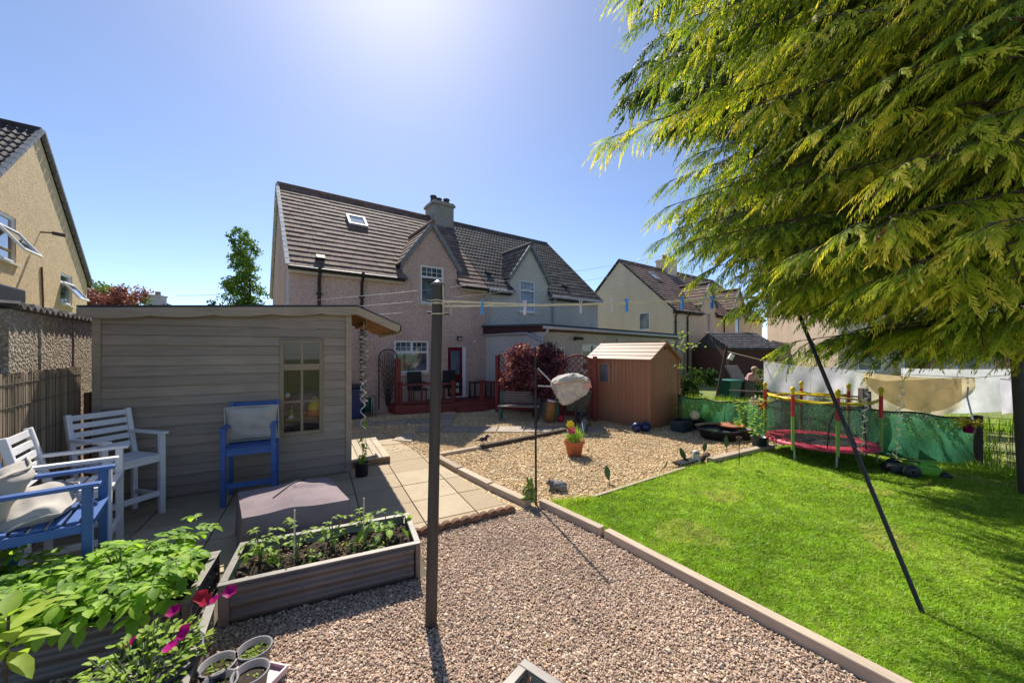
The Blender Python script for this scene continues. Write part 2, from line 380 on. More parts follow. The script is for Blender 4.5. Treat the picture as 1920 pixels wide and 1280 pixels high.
MID = [(-6.3, 6.6), (-1.28, 6.45), (.3, 4.5), (1.02, 4.66), (2.7, 5.81), (4.9, 6.95), (5.6, 7.5), (4.2, 9.3), (3.0, 11.5), (2.0, 13.2), (-2, 12.4), (-6.9, 9.0), (-7.5, 8)]
LAWN = [(2.67, 1.3), (10.5, -1.5), (11.5, 3.0), (7.55, 5.85), (6.45, 6.55), (5.7, 7.4), (4.85, 6.93), (2.7, 5.79), (1.05, 4.63), (.45, 4.5), (.98, 3.84), (2.1, 2.18)]
PATIO = [(-7.5, 2.6), (-4.2, 1.6), (-2.1, 2.5), (-.72, 3.1), (-1.0, 3.8), (.05, 4.38), (-1.42, 6.3), (-1.9, 6.75), (-3.4, 9.0), (-4.1, 9.2), (-7.0, 7.5)]
def inside(poly, x, y):
    n = len(poly); r = np.zeros(len(x), bool)
    for i in range(n):
        x0, y0 = poly[i]; x1, y1 = poly[(i+1) % n]
        c = ((y0 > y) != (y1 > y)) & (x < (x1-x0)*(y-y0)/(y1-y0+1e-12)+x0); r ^= c
    return r
def scatter(poly, n, rng, power=1.6, y0=1.0):
    """points thinning out with distance from the viewer's end of the garden"""
    xs = [p[0] for p in poly]; ys = [p[1] for p in poly]; out = []; c = 0
    while c < n:
        x = rng.uniform(min(xs), max(xs), n*3); y = rng.uniform(min(ys), max(ys), n*3)
        d = np.sqrt(x*x+y*y); ok = inside(poly, x, y) & (rng.random(n*3) < np.minimum(1, (2.0/np.maximum(d, .8))**power)) & (np.abs(x) < 1.45*y+.3) & (y > y0)
        out.append(np.stack([x[ok], y[ok]], 1)); c += ok.sum()
    return np.concatenate(out)[:n]
def stones(name, poly, n, size, mat, z, seed, power):
    rng = np.random.default_rng(seed); p = scatter(poly, n, rng, power)
    base = np.array([(1, 0, 0), (.3, .95, 0), (-.8, .6, 0), (-.85, -.5, 0), (.2, -1, 0), (.1, .05, .8), (-.1, 0, -.8)])
    fc = np.array([(i, (i+1) % 5, 5) for i in range(5)]+[((i+1) % 5, i, 6) for i in range(5)])
    N = len(p); V = np.repeat(base[None], N, 0)*(1+rng.uniform(-.3, .3, (N, 7, 1)))
    V *= rng.uniform(.65, 1.25, (N, 1, 3)); V *= (size*rng.lognormal(0, .36, (N, 1, 1))/2)
    a = rng.uniform(0, 6.28, (3, N)); ca, sa = np.cos(a), np.sin(a)
    def rot(V, i, j, c, s):
        W = V.copy(); W[..., i] = V[..., i]*c[:, None]-V[..., j]*s[:, None]; W[..., j] = V[..., i]*s[:, None]+V[..., j]*c[:, None]; return W
    V = rot(V, 0, 2, np.cos(a[0]*.12), np.sin(a[0]*.12)); V = rot(V, 1, 2, np.cos(a[1]*.12), np.sin(a[1]*.12)); V = rot(V, 0, 1, ca[2], sa[2])
    V[..., 0] += p[:, 0, None]; V[..., 1] += p[:, 1, None]; V[..., 2] += z+rng.uniform(-.1, .35, (N, 1))*size
    Fc = fc[None]+(np.arange(N)*7)[:, None, None]
    o = np_mesh(name, V, Fc, np.repeat(rng.random(N), 10), mat); o['kind'] = 'stuff'; return o
sheet('pink_gravel_base', NEAR, -.012, M['gravel_pink'])
sheet('tan_gravel_base', MID[:1]+[(-1.5, 6.3), (0, 4.3), (.32, 4.4)]+MID[3:], -.008, M['gravel_tan'])
g = stones('pink_gravel', [(-4.2, .9), (2.65, 1.25)]+NEAR[3:], 92000, .0132, M['stone_pink'], -.008, 1, 1.3); g['label'] = 'pinkish brown gravel around the raised beds'
g = stones('tan_gravel', MID, 95000, .0225, M['stone_tan'], -.004, 2, .6); g['label'] = 'tan gravel in front of the house'
sheet('lawn', LAWN, .0, plain('lawn_soil', (.05, .085, .015), .95, .4, 6))
def grass(name, poly, n, seed, hmul=1.0):
    rng = np.random.default_rng(seed); p = scatter(poly, n, rng, 1.5); N = len(p)
    d = np.sqrt((p**2).sum(1)); a = rng.uniform(0, 6.28, N)
    tuft = (np.sin(p[:, 0]*7.1+1.3*np.sin(p[:, 1]*5))+np.sin(p[:, 1]*8.3+1.7*np.sin(p[:, 0]*6.1)))*.25
    h = hmul*(.032+.02*rng.random(N)+.014*tuft)*(1+.08*np.maximum(0, d-2)); wd = (.0024+.0016*rng.random(N))*(1+.3*np.maximum(0, d-1.6))
    ln = rng.uniform(.2, .9, N)*h; b = rng.uniform(0, 6.28, N)
    V = np.zeros((N, 5, 3)); dx, dy = np.cos(a)*wd, np.sin(a)*wd; lx, ly = np.cos(b)*ln, np.sin(b)*ln
    for k, (s, t) in enumerate(((1, 0), (-1, 0), (.75, .5), (-.75, .5), (0, 1))):
        V[:, k, 0] = p[:, 0]+dx*s+lx*t*t; V[:, k, 1] = p[:, 1]+dy*s+ly*t*t; V[:, k, 2] = h*t*(1-.25*t)
    Fc = np.array([(0, 1, 3), (0, 3, 2), (2, 3, 4)])[None]+(np.arange(N)*5)[:, None, None]
    q1 = np.sin(p[:, 0]*1.9+.7+1.3*np.sin(p[:, 1]*1.1))*np.sin(p[:, 1]*2.3+.4+1.1*np.sin(p[:, 0]*1.7)); q2 = np.sin(p[:, 0]*6+p[:, 1]*4+2*np.sin(p[:, 1]*3))*np.sin(p[:, 1]*7-p[:, 0]*3)
    patch = .47+.2*q1+.13*q2; dry = (np.sin(p[:, 0]*3.3+2*np.sin(p[:, 1]*2.1))+np.sin(p[:, 1]*4.1+1.5*np.sin(p[:, 0]*2.7))) > 1.45
    r = np.clip(patch+rng.normal(0, .2, N), 0, .93); r = np.where(rng.random(N) < np.where(dry, .42, .04), 1, r); h = h*np.where(dry, .8, 1)
    o = np_mesh(name, V, Fc, np.repeat(r, 3), M['grass_blade']); return tag(o, 'short bright green lawn grass', kind='stuff')
grass('grass', LAWN, 230000, 3)
M['slab'] = None
def slabmat():
    m, nt, b = basem('sandstone_slab', .85, 0, .25); v = coords(nt)
    c = ramp(nt, rnd(nt), [(0, (.36, .285, .19)), (.5, (.43, .345, .23)), (1, (.48, .395, .275))])
    c = mix(nt, ramp(nt, noise(nt, v, 3, 9, .7), [(.4, (0, 0, 0)), (.75, (.7,)*3)]), c, (.36, .28, .185))
    c = mix(nt, ramp(nt, noise(nt, v, 11, 6), [(.58, (0, 0, 0)), (.72, (.35,)*3)]), c, (.2, .165, .12))
    nt.links.new(c, b.inputs['Base Color']); bump(nt, b, noise(nt, v, 9, 8), .25, .01); return m
M['slab'] = slabmat()
sheet('patio_bed', PATIO, -.006, plain('joint_sand', (.12, .1, .07), .95, .3, 20))
def clip(poly, px, py, nx, ny):
    out = []; n = len(poly)
    for i in range(n):
        a, b = poly[i], poly[(i+1) % n]; da = (a[0]-px)*nx+(a[1]-py)*ny; db = (b[0]-px)*nx+(b[1]-py)*ny
        if da >= 0: out.append(a)
        if da*db < 0: t = da/(da-db); out.append((a[0]+(b[0]-a[0])*t, a[1]+(b[1]-a[1])*t))
    return out
def slabs(name, fr, xs, ys, lim, z=.012, g=.006):
    mb = MB()
    for i in range(len(xs)-1):
        for j in range(len(ys)-1):
            q = [(xs[i]+g, ys[j]+g), (xs[i+1]-g, ys[j]+g), (xs[i+1]-g, ys[j+1]-g), (xs[i]+g, ys[j+1]-g)]
            q = [tuple(fr.w(*p)[:2]) for p in q]
            for (p, n) in lim: q = clip(q, p[0], p[1], n[0], n[1]) if len(q) > 2 else q
            if len(q) > 2:
                dz = random.uniform(-.0025, .0025)
                mb.prism([(a, b, -.02) for a, b in q], (0, 0, .02+z+dz))
    o = mb.build(name, M['slab'], bevel=.004); o['kind'] = 'structure'; return o
PFR = Fr((-2.52, 5.7), 28)
def lim2(a, b):                                  # keep the left side of a -> b
    d = Vector(b)-Vector(a); return (a, (-d.y, d.x))
slabs('patio', PFR, [-4.9, -4.2, -3.5, -2.8, -2.1, -1.4, -.7, 0, .6, 1.2, 1.8, 2.4, 3.0], [-4.2, -3.5, -2.8, -2.2, -1.6, -1.0, -.4, .2, .8, 1.4, 2.0, 2.6, 3.2, 3.8],
      [lim2((-4.2, 1.64), (-2.1, 2.54)), lim2((-2.1, 2.54), (-.66, 3.2)), lim2((-1.08, 3.83), (.1, 4.42)), lim2((.12, 4.42), (-1.36, 6.3)), lim2((-1.3, 6.2), (-3.3, 9.0)), lim2((-3.3, 9.0), (-7, 8.6))])
# stepping slabs across the tan gravel
def stepping(name, quads):
    mb = MB()
    for q in quads:
        p = [G(*c) for c in q]; mb.prism([(a.x, a.y, -.02) for a in p], (0, 0, .045))
    o = mb.build(name, M['slab2'], bevel=.006); o['kind'] = 'structure'; return o
M['slab2'] = plain('grey_paving_slab', (.36, .31, .25), .9, .3, 7, bmp=.3)
xs = [783, 832, 885, 936, 987, 1040, 1092, 1138]
stepping('stepping_path', [[(xs[i]+1-6, 811), (xs[i+1]-1-6, 811), (xs[i+1]-1, 800.5), (xs[i]+1, 800.5)] for i in range(7)]
         +[[(735, 826), (772, 829), (776, 813.5), (756, 814)], [(824, 798), (842, 798), (856, 779), (826, 779)],
           [(662, 800), (700, 798), (716, 790), (665, 791)], [(702, 798), (760, 795), (768, 787), (718, 790)], [(762, 795), (822, 794), (826, 785), (770, 787)]])
def beam(name, a, b, w, h, mat, label, cat, group=None, bevel=.008):
    a, b = Vector(a), Vector(b); L = (b-a).length; d = b-a
    mb = MB(); mb.box((0, L/2, h/2-.01), (w, L, h+.02))
    o = mb.build(name, mat, bevel=bevel, loc=(a.x, a.y, 0)); o.rotation_euler = (0, 0, math.atan2(-d.x, d.y)); return tag(o, label, cat, group)
GB = 'pale timber sleepers edging the gravel'
beam('timber_edging', (-1.33, 6.42), (-.82, 5.72), .11, .075, M['sleeper'], 'short pale sleeper at the far end of the patio edge', 'timber edging', GB)
beam('timber_edging', (-.79, 5.68), (-.3, 5.06), .11, .075, M['sleeper'], 'pale sleeper in the middle of the row beside the patio slabs', 'timber edging', GB)
beam('timber_edging', (-.275, 5.02), (.2, 4.48), .11, .075, M['sleeper'], 'pale sleeper whose near end meets the thin dark pole', 'timber edging', GB)
beam('timber_edging', (.36, 4.5), (.93, 3.79), .085, .075, M['sleeper'], 'pale sleeper from the frog ornament along the lawn corner', 'timber edging', GB)
beam('timber_edging', (.965, 3.75), (2.75, 1.16), .085, .075, M['sleeper'], 'long pale timber beam between pink gravel and lawn', 'timber edging', GB)
beam('timber_edging', (-1.3, 6.58), (-.58, 7.1), .1, .05, M['sleeper'], 'low pale board closing the far corner of the tan gravel', 'timber edging', GB)
beam('timber_edging', (-.6, 7.05), (1.22, 8.5), .1, .07, M['dark_sleeper'], 'dark old beam lying on the tan gravel behind the orange pot', 'timber edging')
beam('timber_edging', (1.03, 4.66), (2.72, 5.8), .05, .05, M['sleeper'], 'thin worn board between tan gravel and lawn', 'timber edging')
beam('timber_edging', (3.3, 6.12), (4.95, 7.02), .13, .1, M['sleeper'], 'thick pale sleeper beside the trampoline', 'timber edging')
mb = MB(); mb.tube([(1.75, 8.3, .04), (2.5, 7.55, .035), (3.3, 6.75, .03), (3.5, 6.5, .03)], .008, 5)
tag(mb.build('string', M['rope']), 'thin pale cord laid across the tan gravel', 'cord')
ea, eb = Vector((-1.03, 3.74)), Vector((.02, 4.36))
for i in range(11):
    c = ea.lerp(eb, (i+.5)/11); mb = MB(); n = 12; r = .068
    mb.prism([(r*math.cos(math.pi*k/n), -.035, r*.95*math.sin(math.pi*k/n)) for k in range(n+1)], (0, .07, 0))
    o = mb.build('edging_tile', M['edging'], bevel=.006, loc=(c.x, c.y, 0)); o.rotation_euler = (0, 0, R(30.5))
    tag(o, 'brown half-round edging block in the scalloped row below the patio', 'edging block', 'scalloped edging blocks')
# ------------------------------------------------------------------ houses
def wallgrid(mb, x0, x1, z0, z1, holes, put, skip=(), depth=.1, **k):
    """wall face split round its openings, with the reveals; put(x, z, inset) gives the point"""
    xs = sorted({x0, x1, *[q for h in list(holes)+list(skip) for q in (h[0], h[1]) if x0 < q < x1]})
    zs = sorted({z0, z1, *[q for h in list(holes)+list(skip) for q in (h[2], h[3]) if z0 < q < z1]})
    for i in range(len(xs)-1):
        for j in range(len(zs)-1):
            cx, cz = (xs[i]+xs[i+1])/2, (zs[j]+zs[j+1])/2
            if any(h[0] < cx < h[1] and h[2] < cz < h[3] for h in list(holes)+list(skip)): continue
            mb.quad(put(xs[i], zs[j], 0), put(xs[i+1], zs[j], 0), put(xs[i+1], zs[j+1], 0), put(xs[i], zs[j+1], 0), r=.5, **k)
    for a, b, c, d in holes:
        for p, q in (((a, c), (b, c)), ((b, c), (b, d)), ((b, d), (a, d)), ((a, d), (a, c))):
            mb.quad(put(*p, 0), put(*q, 0), put(*q, depth), put(*p, depth), r=.5, **k)
def tiles(mb, O, U, S, Nn, ulen, slen, course=.27, tw=.3, t=.032, wavy=False, skip=None, uoff=None):
    O, U, S, Nn = map(Vector, (O, U, S, Nn)); nc = max(1, round(slen/course)); ch = slen/nc
    for i in range(nc):
        s0, s1 = i*ch, (i+1)*ch+.02
        u0, u1 = (0, ulen) if uoff is None else uoff(s0+ch/2)
        if u1-u0 < .03: continue
        u = u0-(random.random()*tw if not wavy else 0)
        while u < u1-1e-4:
            a, b = max(u, u0), min(u+tw, u1); u += tw
            if b-a < .01 or (skip and skip((a+b)/2, s0)): continue
            lift = t+random.uniform(-.004, .004); rr = random.random(); gp = 0 if wavy else .003
            n = 6 if wavy else 1; vs = []
            for kx in range(n+1):
                q = a+gp+(b-a-2*gp)*kx/n
                hh = .038*max(0, math.sin((q/ (tw/2))*2*math.pi))**.7 if wavy else 0
                vs += [O+U*q+S*s0+Nn*(lift+hh), O+U*q+S*s1+Nn*(.006+hh*.9), O+U*q+S*s0+Nn*(-.03)]
            fs = []
            for kx in range(n):
                c = kx*3; fs += [(c, c+3, c+4, c+1), (c+2, c+5, c+3, c)]
            mb.add(vs, fs, r=rr)
def window(parent, put, x0, x1, z0, z1, style='plain', sill=True, fm=None, d=.07, lights=2, top=.3, name='window'):
    """frame with rails and sash bars as the part, its pane and sill as sub-parts; put(x, z, inset) gives points"""
    fm = fm or M['white']; t = .055; mb = MB()
    def rail(a, b, c, e, i0=.02, i1=.09):
        mb.add([put(a, c, i1), put(b, c, i1), put(b, e, i1), put(a, e, i1), put(a, c, i0), put(b, c, i0), put(b, e, i0), put(a, e, i0)],
               [(0, 1, 2, 3), (7, 6, 5, 4), (0, 4, 5, 1), (1, 5, 6, 2), (2, 6, 7, 3), (3, 7, 4, 0)], r=.5)
    rail(x0, x0+t, z0, z1); rail(x1-t, x1, z0, z1); rail(x0+t, x1-t, z1-t, z1); rail(x0+t, x1-t, z0, z0+t)
    zt = z1-(z1-z0)*top; g = []
    if style in ('top', 'toplead', 'leadone'):
        rail(x0+t, x1-t, zt-.03, zt+.03, .018, .088)
        if style != 'leadone' and lights > 1: xm = (x0+x1)/2; rail(xm-.035, xm+.035, zt+.03, z1-t, .022, .085)
        if style in ('toplead', 'leadone'):
            nx = 4 if style == 'leadone' else 6
            for i in range(1, nx):
                x = x0+t+(x1-x0-2*t)*i/nx; rail(x-.006, x+.006, zt+.03, z1-t, .05, .065)
            zm = (zt+z1-t)/2+.01; rail(x0+t, x1-t, zm-.006, zm+.006, .048, .063)
    if style == 'two': xm = (x0+x1)/2; rail(xm-.03, xm+.03, z0+t, z1-t, .018, .088)
    f = mb.build(name, fm, parent)
    mb = MB(); mb.quad(put(x0+.02, z0+.02, .06), put(x1-.02, z0+.02, .06), put(x1-.02, z1-.02, .06), put(x0+.02, z1-.02, .06)); mb.build('pane', M['glass'], f)
    if sill:
        mb = MB(); a, b = x0-.07, x1+.07; z = z0
        mb.add([put(a, z-.06, .08), put(b, z-.06, .08), put(b, z-.005, .08), put(a, z-.005, .08), put(a, z-.07, -.06), put(b, z-.07, -.06), put(b, z-.025, -.06), put(a, z-.025, -.06)],
               [(0, 1, 2, 3), (7, 6, 5, 4), (0, 4, 5, 1), (1, 5, 6, 2), (2, 6, 7, 3), (3, 7, 4, 0)]); mb.build('sill', M['cream_trim'] if sill is True else sill, f)
    return f
HW, HD, EV, RZ = 6.03, 7.2, 4.15, 7.45           # width of one house of a pair, depth, eaves, ridge
KS = (RZ-EV)/(HD/2)
def house(label, x0, mats, mir=False, wins=(), door=None, gable=None, gwins=(), wavy=False, pipes=(), skylights=(), chimney=None, vents=(), dwin=None, group=None, gut='pipe', dorm=True, fascia='cream_trim'):
    p = HF.w(x0, 0); root = thing('house', label, 'house', p, R(36), group); W, T = mats['wall'], mats['tile']
    X = (lambda x: HW-x) if mir else (lambda x: x)
    xd0, xd1 = sorted((X(3.05), X(4.905))); xd = (xd0+xd1)/2; ez, az = 4.68, 5.92
    rear = lambda x, z, i: Vector((x, i, z))
    mb = MB(); holes = list(wins_rect(wins))+([door[:4]] if door else [])
    if dwin: holes.append(dwin[:4])
    wallgrid(mb, 0, HW, 0, EV, [(a, b, c, min(d, EV)) if d > EV and c < EV else (a, b, c, d) for a, b, c, d in holes if c < EV], rear)
    if dorm:
        wallgrid(mb, xd0, xd1, EV, ez, [(a, b, EV-1e-3, d) for a, b, c, d in holes if d > EV], rear)
        mb.add([(xd0, 0, ez), (xd1, 0, ez), (xd, 0, az)], [(0, 1, 2)], r=.5)
        for x in (xd0, xd1): mb.add([(x, 0, EV), (x, (ez-EV)/KS, ez), (x, 0, ez)], [(0, 1, 2)], r=.5)
    for gx in (0, HW):                            # gables
        gl = lambda y, z, i, gx=gx: Vector((gx+(i if gx == 0 else -i), y, z))
        gh = [g[:4] for g in gwins if (g[4] == 'l') == (gx == 0)]
        wallgrid(mb, 0, HD, 0, EV, [(a, b, c, min(d, EV)) for a, b, c, d in gh if c < EV], gl)
        wallgrid(mb, .9, HD-.9, EV, EV+.82, [(a, b, max(c, EV-1e-3), d) for a, b, c, d in gh if d > EV], gl)
        mb.add([(gx, 0, EV), (gx, .9, EV), (gx, .9, EV+.82)], [(0, 1, 2)], r=.5); mb.add([(gx, HD, EV), (gx, HD-.9, EV), (gx, HD-.9, EV+.82)], [(0, 1, 2)], r=.5)
        mb.add([(gx, .9, EV+.82), (gx, HD-.9, EV+.82), (gx, HD/2, RZ)], [(0, 1, 2)], r=.5)
    mb.quad((0, HD, 0), (HW, HD, 0), (HW, HD, EV), (0, HD, EV), r=.5)
    mb.build('wall', W, root)
    # roof
    mb = MB(); ov = .2; n = Vector((0, -KS, 1)).normalized(); S = Vector((0, 1, KS)).normalized(); sl_ = math.hypot(HD/2+ov, KS*(HD/2+ov))
    vo = .06 if gable in ('l', 'r', 'lr') else 0; ua, ub = (-vo if gable and 'l' in gable else 0), (HW+vo if gable and 'r' in gable else HW)
    z00 = EV-ov*KS+.09
    def sk(u, s):
        x = ua+u; y = -ov+s*S.y
        return dorm and xd0-.02 < x < xd1+.02 and y < .25
    tiles(mb, (ua, -ov, z00), (1, 0, 0), S, n, ub-ua, sl_-.02, wavy=wavy, skip=sk)
    mb.prism([(ua, -ov+.02, z00-.03), (ua, HD/2, RZ+.06), (ua, HD+ov, z00-.03), (ua, HD+ov, z00-.07), (ua, HD/2, RZ), (ua, -ov+.02, z00-.07)], (.001, 0, 0)) if 0 else None
    # underside and front slope
    S2 = Vector((0, -1, KS)).normalized(); n2 = Vector((0, KS, 1)).normalized()
    tiles(mb, (ub, HD+ov, z00), (-1, 0, 0), S2, n2, ub-ua, sl_-.02, wavy=wavy, course=.4, tw=.6)
    nx = 14
    for i in range(nx):                           # ridge tiles
        a = ua+(ub-ua)*i/nx; b = ua+(ub-ua)*(i+1)/nx-.012
        mb.tube([(a, HD/2, RZ+.1), (b, HD/2, RZ+.1)], .095, 8)
    rf = mb.build('roof', T, root)
    mb = MB()
    for gx, on in ((ua, 'l'), (ub, 'r')):
        if gable and on in gable:
            sgn = -1 if on == 'l' else 1; k = 18
            for side in (0, 1):
                for i in range(k):
                    y0 = -ov+(HD/2+ov)*i/k; y1 = -ov+(HD/2+ov)*(i+1)/k-.02
                    za, zb = z00+(y0+ov)*KS, z00+(y1+ov)*KS
                    if side: y0, y1 = HD-y0, HD-y1
                    mb.bar((gx+sgn*.0, y0, za+.03), (gx+sgn*.0, y1, zb+.03), .1, .07)
    if mb.V: mb.build('verge', mats.get('verge', M['lead_edge']), root)
    segs = [(ua, xd0-.05), (xd1+.05, ub)] if dorm else [(ua, ub)]
    for a, b in segs:                             # fascia board and soffit, kept clear of the dormer
        mb = MB(); mb.b2((a, -ov+.03, z00-.14), (b, -ov+.06, z00-.0)); mb.b2((a, -ov+.06, z00-.135), (b, -.003, z00-.115)); mb.build('fascia', M[fascia], root)
        MB().tube([(a, -ov-.04, z00-.03), (b, -ov-.04, z00-.035)], .055, 8).build('gutter', M[gut], root)
    if dorm:
        dm = MB(); o2 = .12; ks = (az-ez)/((xd1-xd0)/2)
        for sg in (-1, 1):
            U = Vector((0, 1, 0)); Sd = Vector((-sg, 0, ks)).normalized(); nd = Vector((sg*ks, 0, 1)).normalized()
            ex = xd+sg*((xd1-xd0)/2+o2); zz = ez-o2*ks+.05; ln = math.hypot((xd1-xd0)/2+o2, ks*((xd1-xd0)/2+o2))
            def uo(s, zz=zz, Sd=Sd): return (-.12, (zz+s*Sd.z-EV)/KS+.12)
            if sg < 0: tiles(dm, (ex, 0, zz), U, Sd, nd, 3, ln, course=.24, wavy=wavy, uoff=uo)
            else: tiles(dm, (ex, 0, zz), U, Sd, nd, 3, ln, course=.24, wavy=wavy, uoff=uo)
        dm.tube([(xd, -.14, az+.1), (xd, (az-EV)/KS, az+.1)], .08, 8)
        d = dm.build('dormer_roof', T, root)
        mb = MB()
        for sg in (-1, 1):
            ex = xd+sg*((xd1-xd0)/2+o2)
            mb.bar((ex, -.1, ez-o2*ks+.04), (xd, -.1, az+.07), .06, .1)
            mb.bar((ex-sg*.02, -.06, ez-o2*ks-.03), (xd, -.06, az-.01), .1, .05)
        mb.build('bargeboard', M['brass'], d)
    for wn in wins:
        window(root, rear, *wn[:4], **(wn[4] if len(wn) > 4 else {}))
    if dwin: window(root, rear, *dwin[:4], **dwin[4])
    for g in gwins:
        gx = 0 if g[4] == 'l' else HW
        window(root, (lambda y, z, i, gx=gx: Vector((gx+(i if gx == 0 else -i), y, z))), *g[:4], **(g[5] if len(g) > 5 else {}))
    for px_ in pipes:
        x, zt = px_; mb = MB()
        mb.tube([(x, -ov-.03, zt), (x, -ov-.02, zt-.14), (x, -.06, zt-.32), (x, -.06, .05)], .042, 8)
        for z in (.8, 2.2, 3.4): mb.b2((x-.07, -.1, z), (x+.07, -.001, z+.05))
        mb.build('downpipe', M['pipe'], root)
    for (sx, sy, sw, sh) in skylights:            # roof windows lie in the slope
        mb = MB(); o = Vector((sx, sy, z00+(sy+ov)*KS)); U = Vector((1, 0, 0))
        def q(a, b, h): return o+U*a+S*b+n*h
        for a0, a1, b0, b1 in ((-sw/2, sw/2, 0, .07), (-sw/2, sw/2, sh-.07, sh), (-sw/2, -sw/2+.07, .07, sh-.07), (sw/2-.07, sw/2, .07, sh-.07)):
            mb.add([q(a0, b0, .0), q(a1, b0, .0), q(a1, b1, .0), q(a0, b1, .0), q(a0, b0, .1), q(a1, b0, .1), q(a1, b1, .1), q(a0, b1, .1)], [(0, 1, 5, 4), (1, 2, 6, 5), (2, 3, 7, 6), (3, 0, 4, 7), (4, 5, 6, 7)])
        f = mb.build('skylight', M['grey_pipe'], root)
        mb = MB(); mb.quad(q(-sw/2+.07, .07, .07), q(sw/2-.07, .07, .07), q(sw/2-.07, sh-.07, .07), q(-sw/2+.07, sh-.07, .07)); mb.build('pane', M['blind'], f)
    for (vx, vy) in vents:
        mb = MB(); o = Vector((vx, vy, z00+(vy+ov)*KS)); mb.bar(o+n*.07, o+n*.07+S*.16, .22, .09); mb.build('roof_vent', M['black'], root)
    if chimney:
        cx, cw, ztop, potm, np_ = chimney; mb = MB(); y = HD/2; d = .45
        mb.b2((cx-cw/2, y-d, RZ-1.1), (cx+cw/2, y+d, ztop-.16)); mb.b2((cx-cw/2-.06, y-d-.06, ztop-.16), (cx+cw/2+.06, y+d+.06, ztop-.07)); mb.b2((cx-cw/2-.02, y-d-.02, ztop-.07), (cx+cw/2+.02, y+d+.02, ztop))
        ch = mb.build('chimney', mats.get('chim', W), root)
        for i in range(np_):
            mb = MB(); xx = cx-cw/2+cw*(i+.5)/np_; r = .13
            mb.lathe([(r*1.05, 0), (r, .04), (r*.9, .22), (r*1.1, .24), (r*1.1, .3), (r*.75, .3), (r*.75, .1)], (xx, y+(.08 if i % 2 else -.05), ztop), 12); mb.build('chimney_pot', potm, ch)
        mb = MB(); mb.b2((cx-cw/2-.03, y-d-.04, RZ-.62), (cx+cw/2+.03, y-d+.01, RZ-.3)); mb.build('flashing', M['brass'], ch)
    return root
def wins_rect(w): return [q[:4] for q in w]
def blindm():
    m, nt, b = basem('skylight_glass', .08, 0, .6); nt.links.new(ramp(nt, noise(nt, coords(nt), 3), [(.3, (.5, .53, .55)), (.7, (.62, .64, .66))]), b.inputs['Base Color']); return m
M['blind'] = blindm()
XL = -4.97                                        # left gable of the pair in front of us
M['dash_chim'] = dash('chimney_render', [(.22, .2, .18), (.34, .3, .27), (.4, .36, .32)], 60, None, .4, .4)
NEARM = dict(wall=M['dash_pink'], tile=M['tile_brown'], chim=M['dash_chim'])
h1 = house('pink pebble-dashed house with red back door and brown tiled roof', XL, NEARM,
      wins=[(2.76, 3.89, 1.17, 2.18, dict(style='toplead', lights=2, top=.36))], door=(4.57, 5.26, .29, 2.0), dwin=(3.61, 4.42, 3.39, 4.62, dict(style='leadone', top=.3)),
      gable='l', gwins=[(.3, 1.2, 3.15, 4.14, 'l', dict(style='plain'))], pipes=[(.69, 4.12), (1.8, 4.12)], skylights=[(2.2, 2.02, .62, .68)], vents=[(.75, .12)],
      chimney=(5.93, .92, 8.2, M['pot_brown'], 3), gut='pipe')
# back door of the near house
dr = lambda x, z, i: Vector((x, i, z))
mb = MB(); mb.b2((4.59, .05, .3), (5.14, .09, 1.98)); door = mb.build('door', M['red_door'], h1, bevel=.004)
mb = MB(); mb.b2((4.7, .04, 1.05), (5.03, .052, 1.85)); mb.build('pane', M['glass'], door)
mb = MB(); mb.b2((4.68, .03, .42), (4.72, .06, .76)); mb.b2((4.96, .03, .42), (5.0, .06, .76)); mb.b2((4.72, .03, .42), (4.96, .06, .46)); mb.b2((4.72, .03, .72), (4.96, .06, .76)); mb.b2((4.72, .04, .46), (4.96, .052, .72), r=.2); mb.build('cat_flap', M['white'], door)
mb = MB(); mb.tube([(4.63, .02, 1.12), (4.73, .02, 1.12)], .012, 6); mb.b2((4.61, .03, 1.06), (4.65, .055, 1.24)); mb.build('handle', M['silver'], door)
mb = MB(); mb.b2((5.14, .02, .3), (5.26, .1, 2.0)); mb.b2((4.57, .03, 1.98), (5.14, .1, 2.02)); mb.b2((4.5, -.05, .25), (5.3, .1, .305)); mb.build('door_frame', M['white'], h1)
mb = MB(); mb.box((4.95, -.1, 2.27), (.17, .06, .13), Matrix.Rotation(.35, 3, 'X')); mb.b2((4.93, -.09, 2.24), (4.97, .0, 2.28)); lm = mb.build('wall_light', M['black'], h1)
mb = MB(); mb.box((4.95, -.137, 2.26), (.12, .01, .085), Matrix.Rotation(.35, 3, 'X')); mb.build('lamp_glass', M['grey_pipe'], lm)
mb = MB(); mb.tube([(5.03, -.02, 2.27), (5.5, -.02, 2.2), (5.94, -.02, 2.24)], .008, 5); mb.ball((5.58, -.07, 2.17), .06); mb.build('cable', M['lead_edge'], h1)
mb = MB(); mb.b2((5.5, -.025, 1.38), (5.98, -.0, 1.42)); mb.b2((5.55, -.012, 1.42), (5.93, -.0, 1.95)); mb.build('blocked_window', M['dash_pink'], h1)
# the attached house on the right
h2 = house('grey harled house with dark ribbed roof tiles joined to the pink house', XL+HW+.012, dict(wall=M['dash_grey'], tile=M['tile_grey'], verge=M['tile_grey']), mir=True,
      dwin=(1.56, 2.33, 3.36, 4.58, dict(style='leadone', top=.32)), gable='r', wavy=True, vents=[(.45, .5), (4.3, .35)], gut='grey_pipe', fascia='tile_dark')
for x in (.1, 3.25):
    mb = MB(); mb.tube([(x, -.2, 4.02), (x, -.06, 3.8), (x, -.06, 2.6)], .04, 8); mb.build('downpipe', M['grey_pipe'], h2)
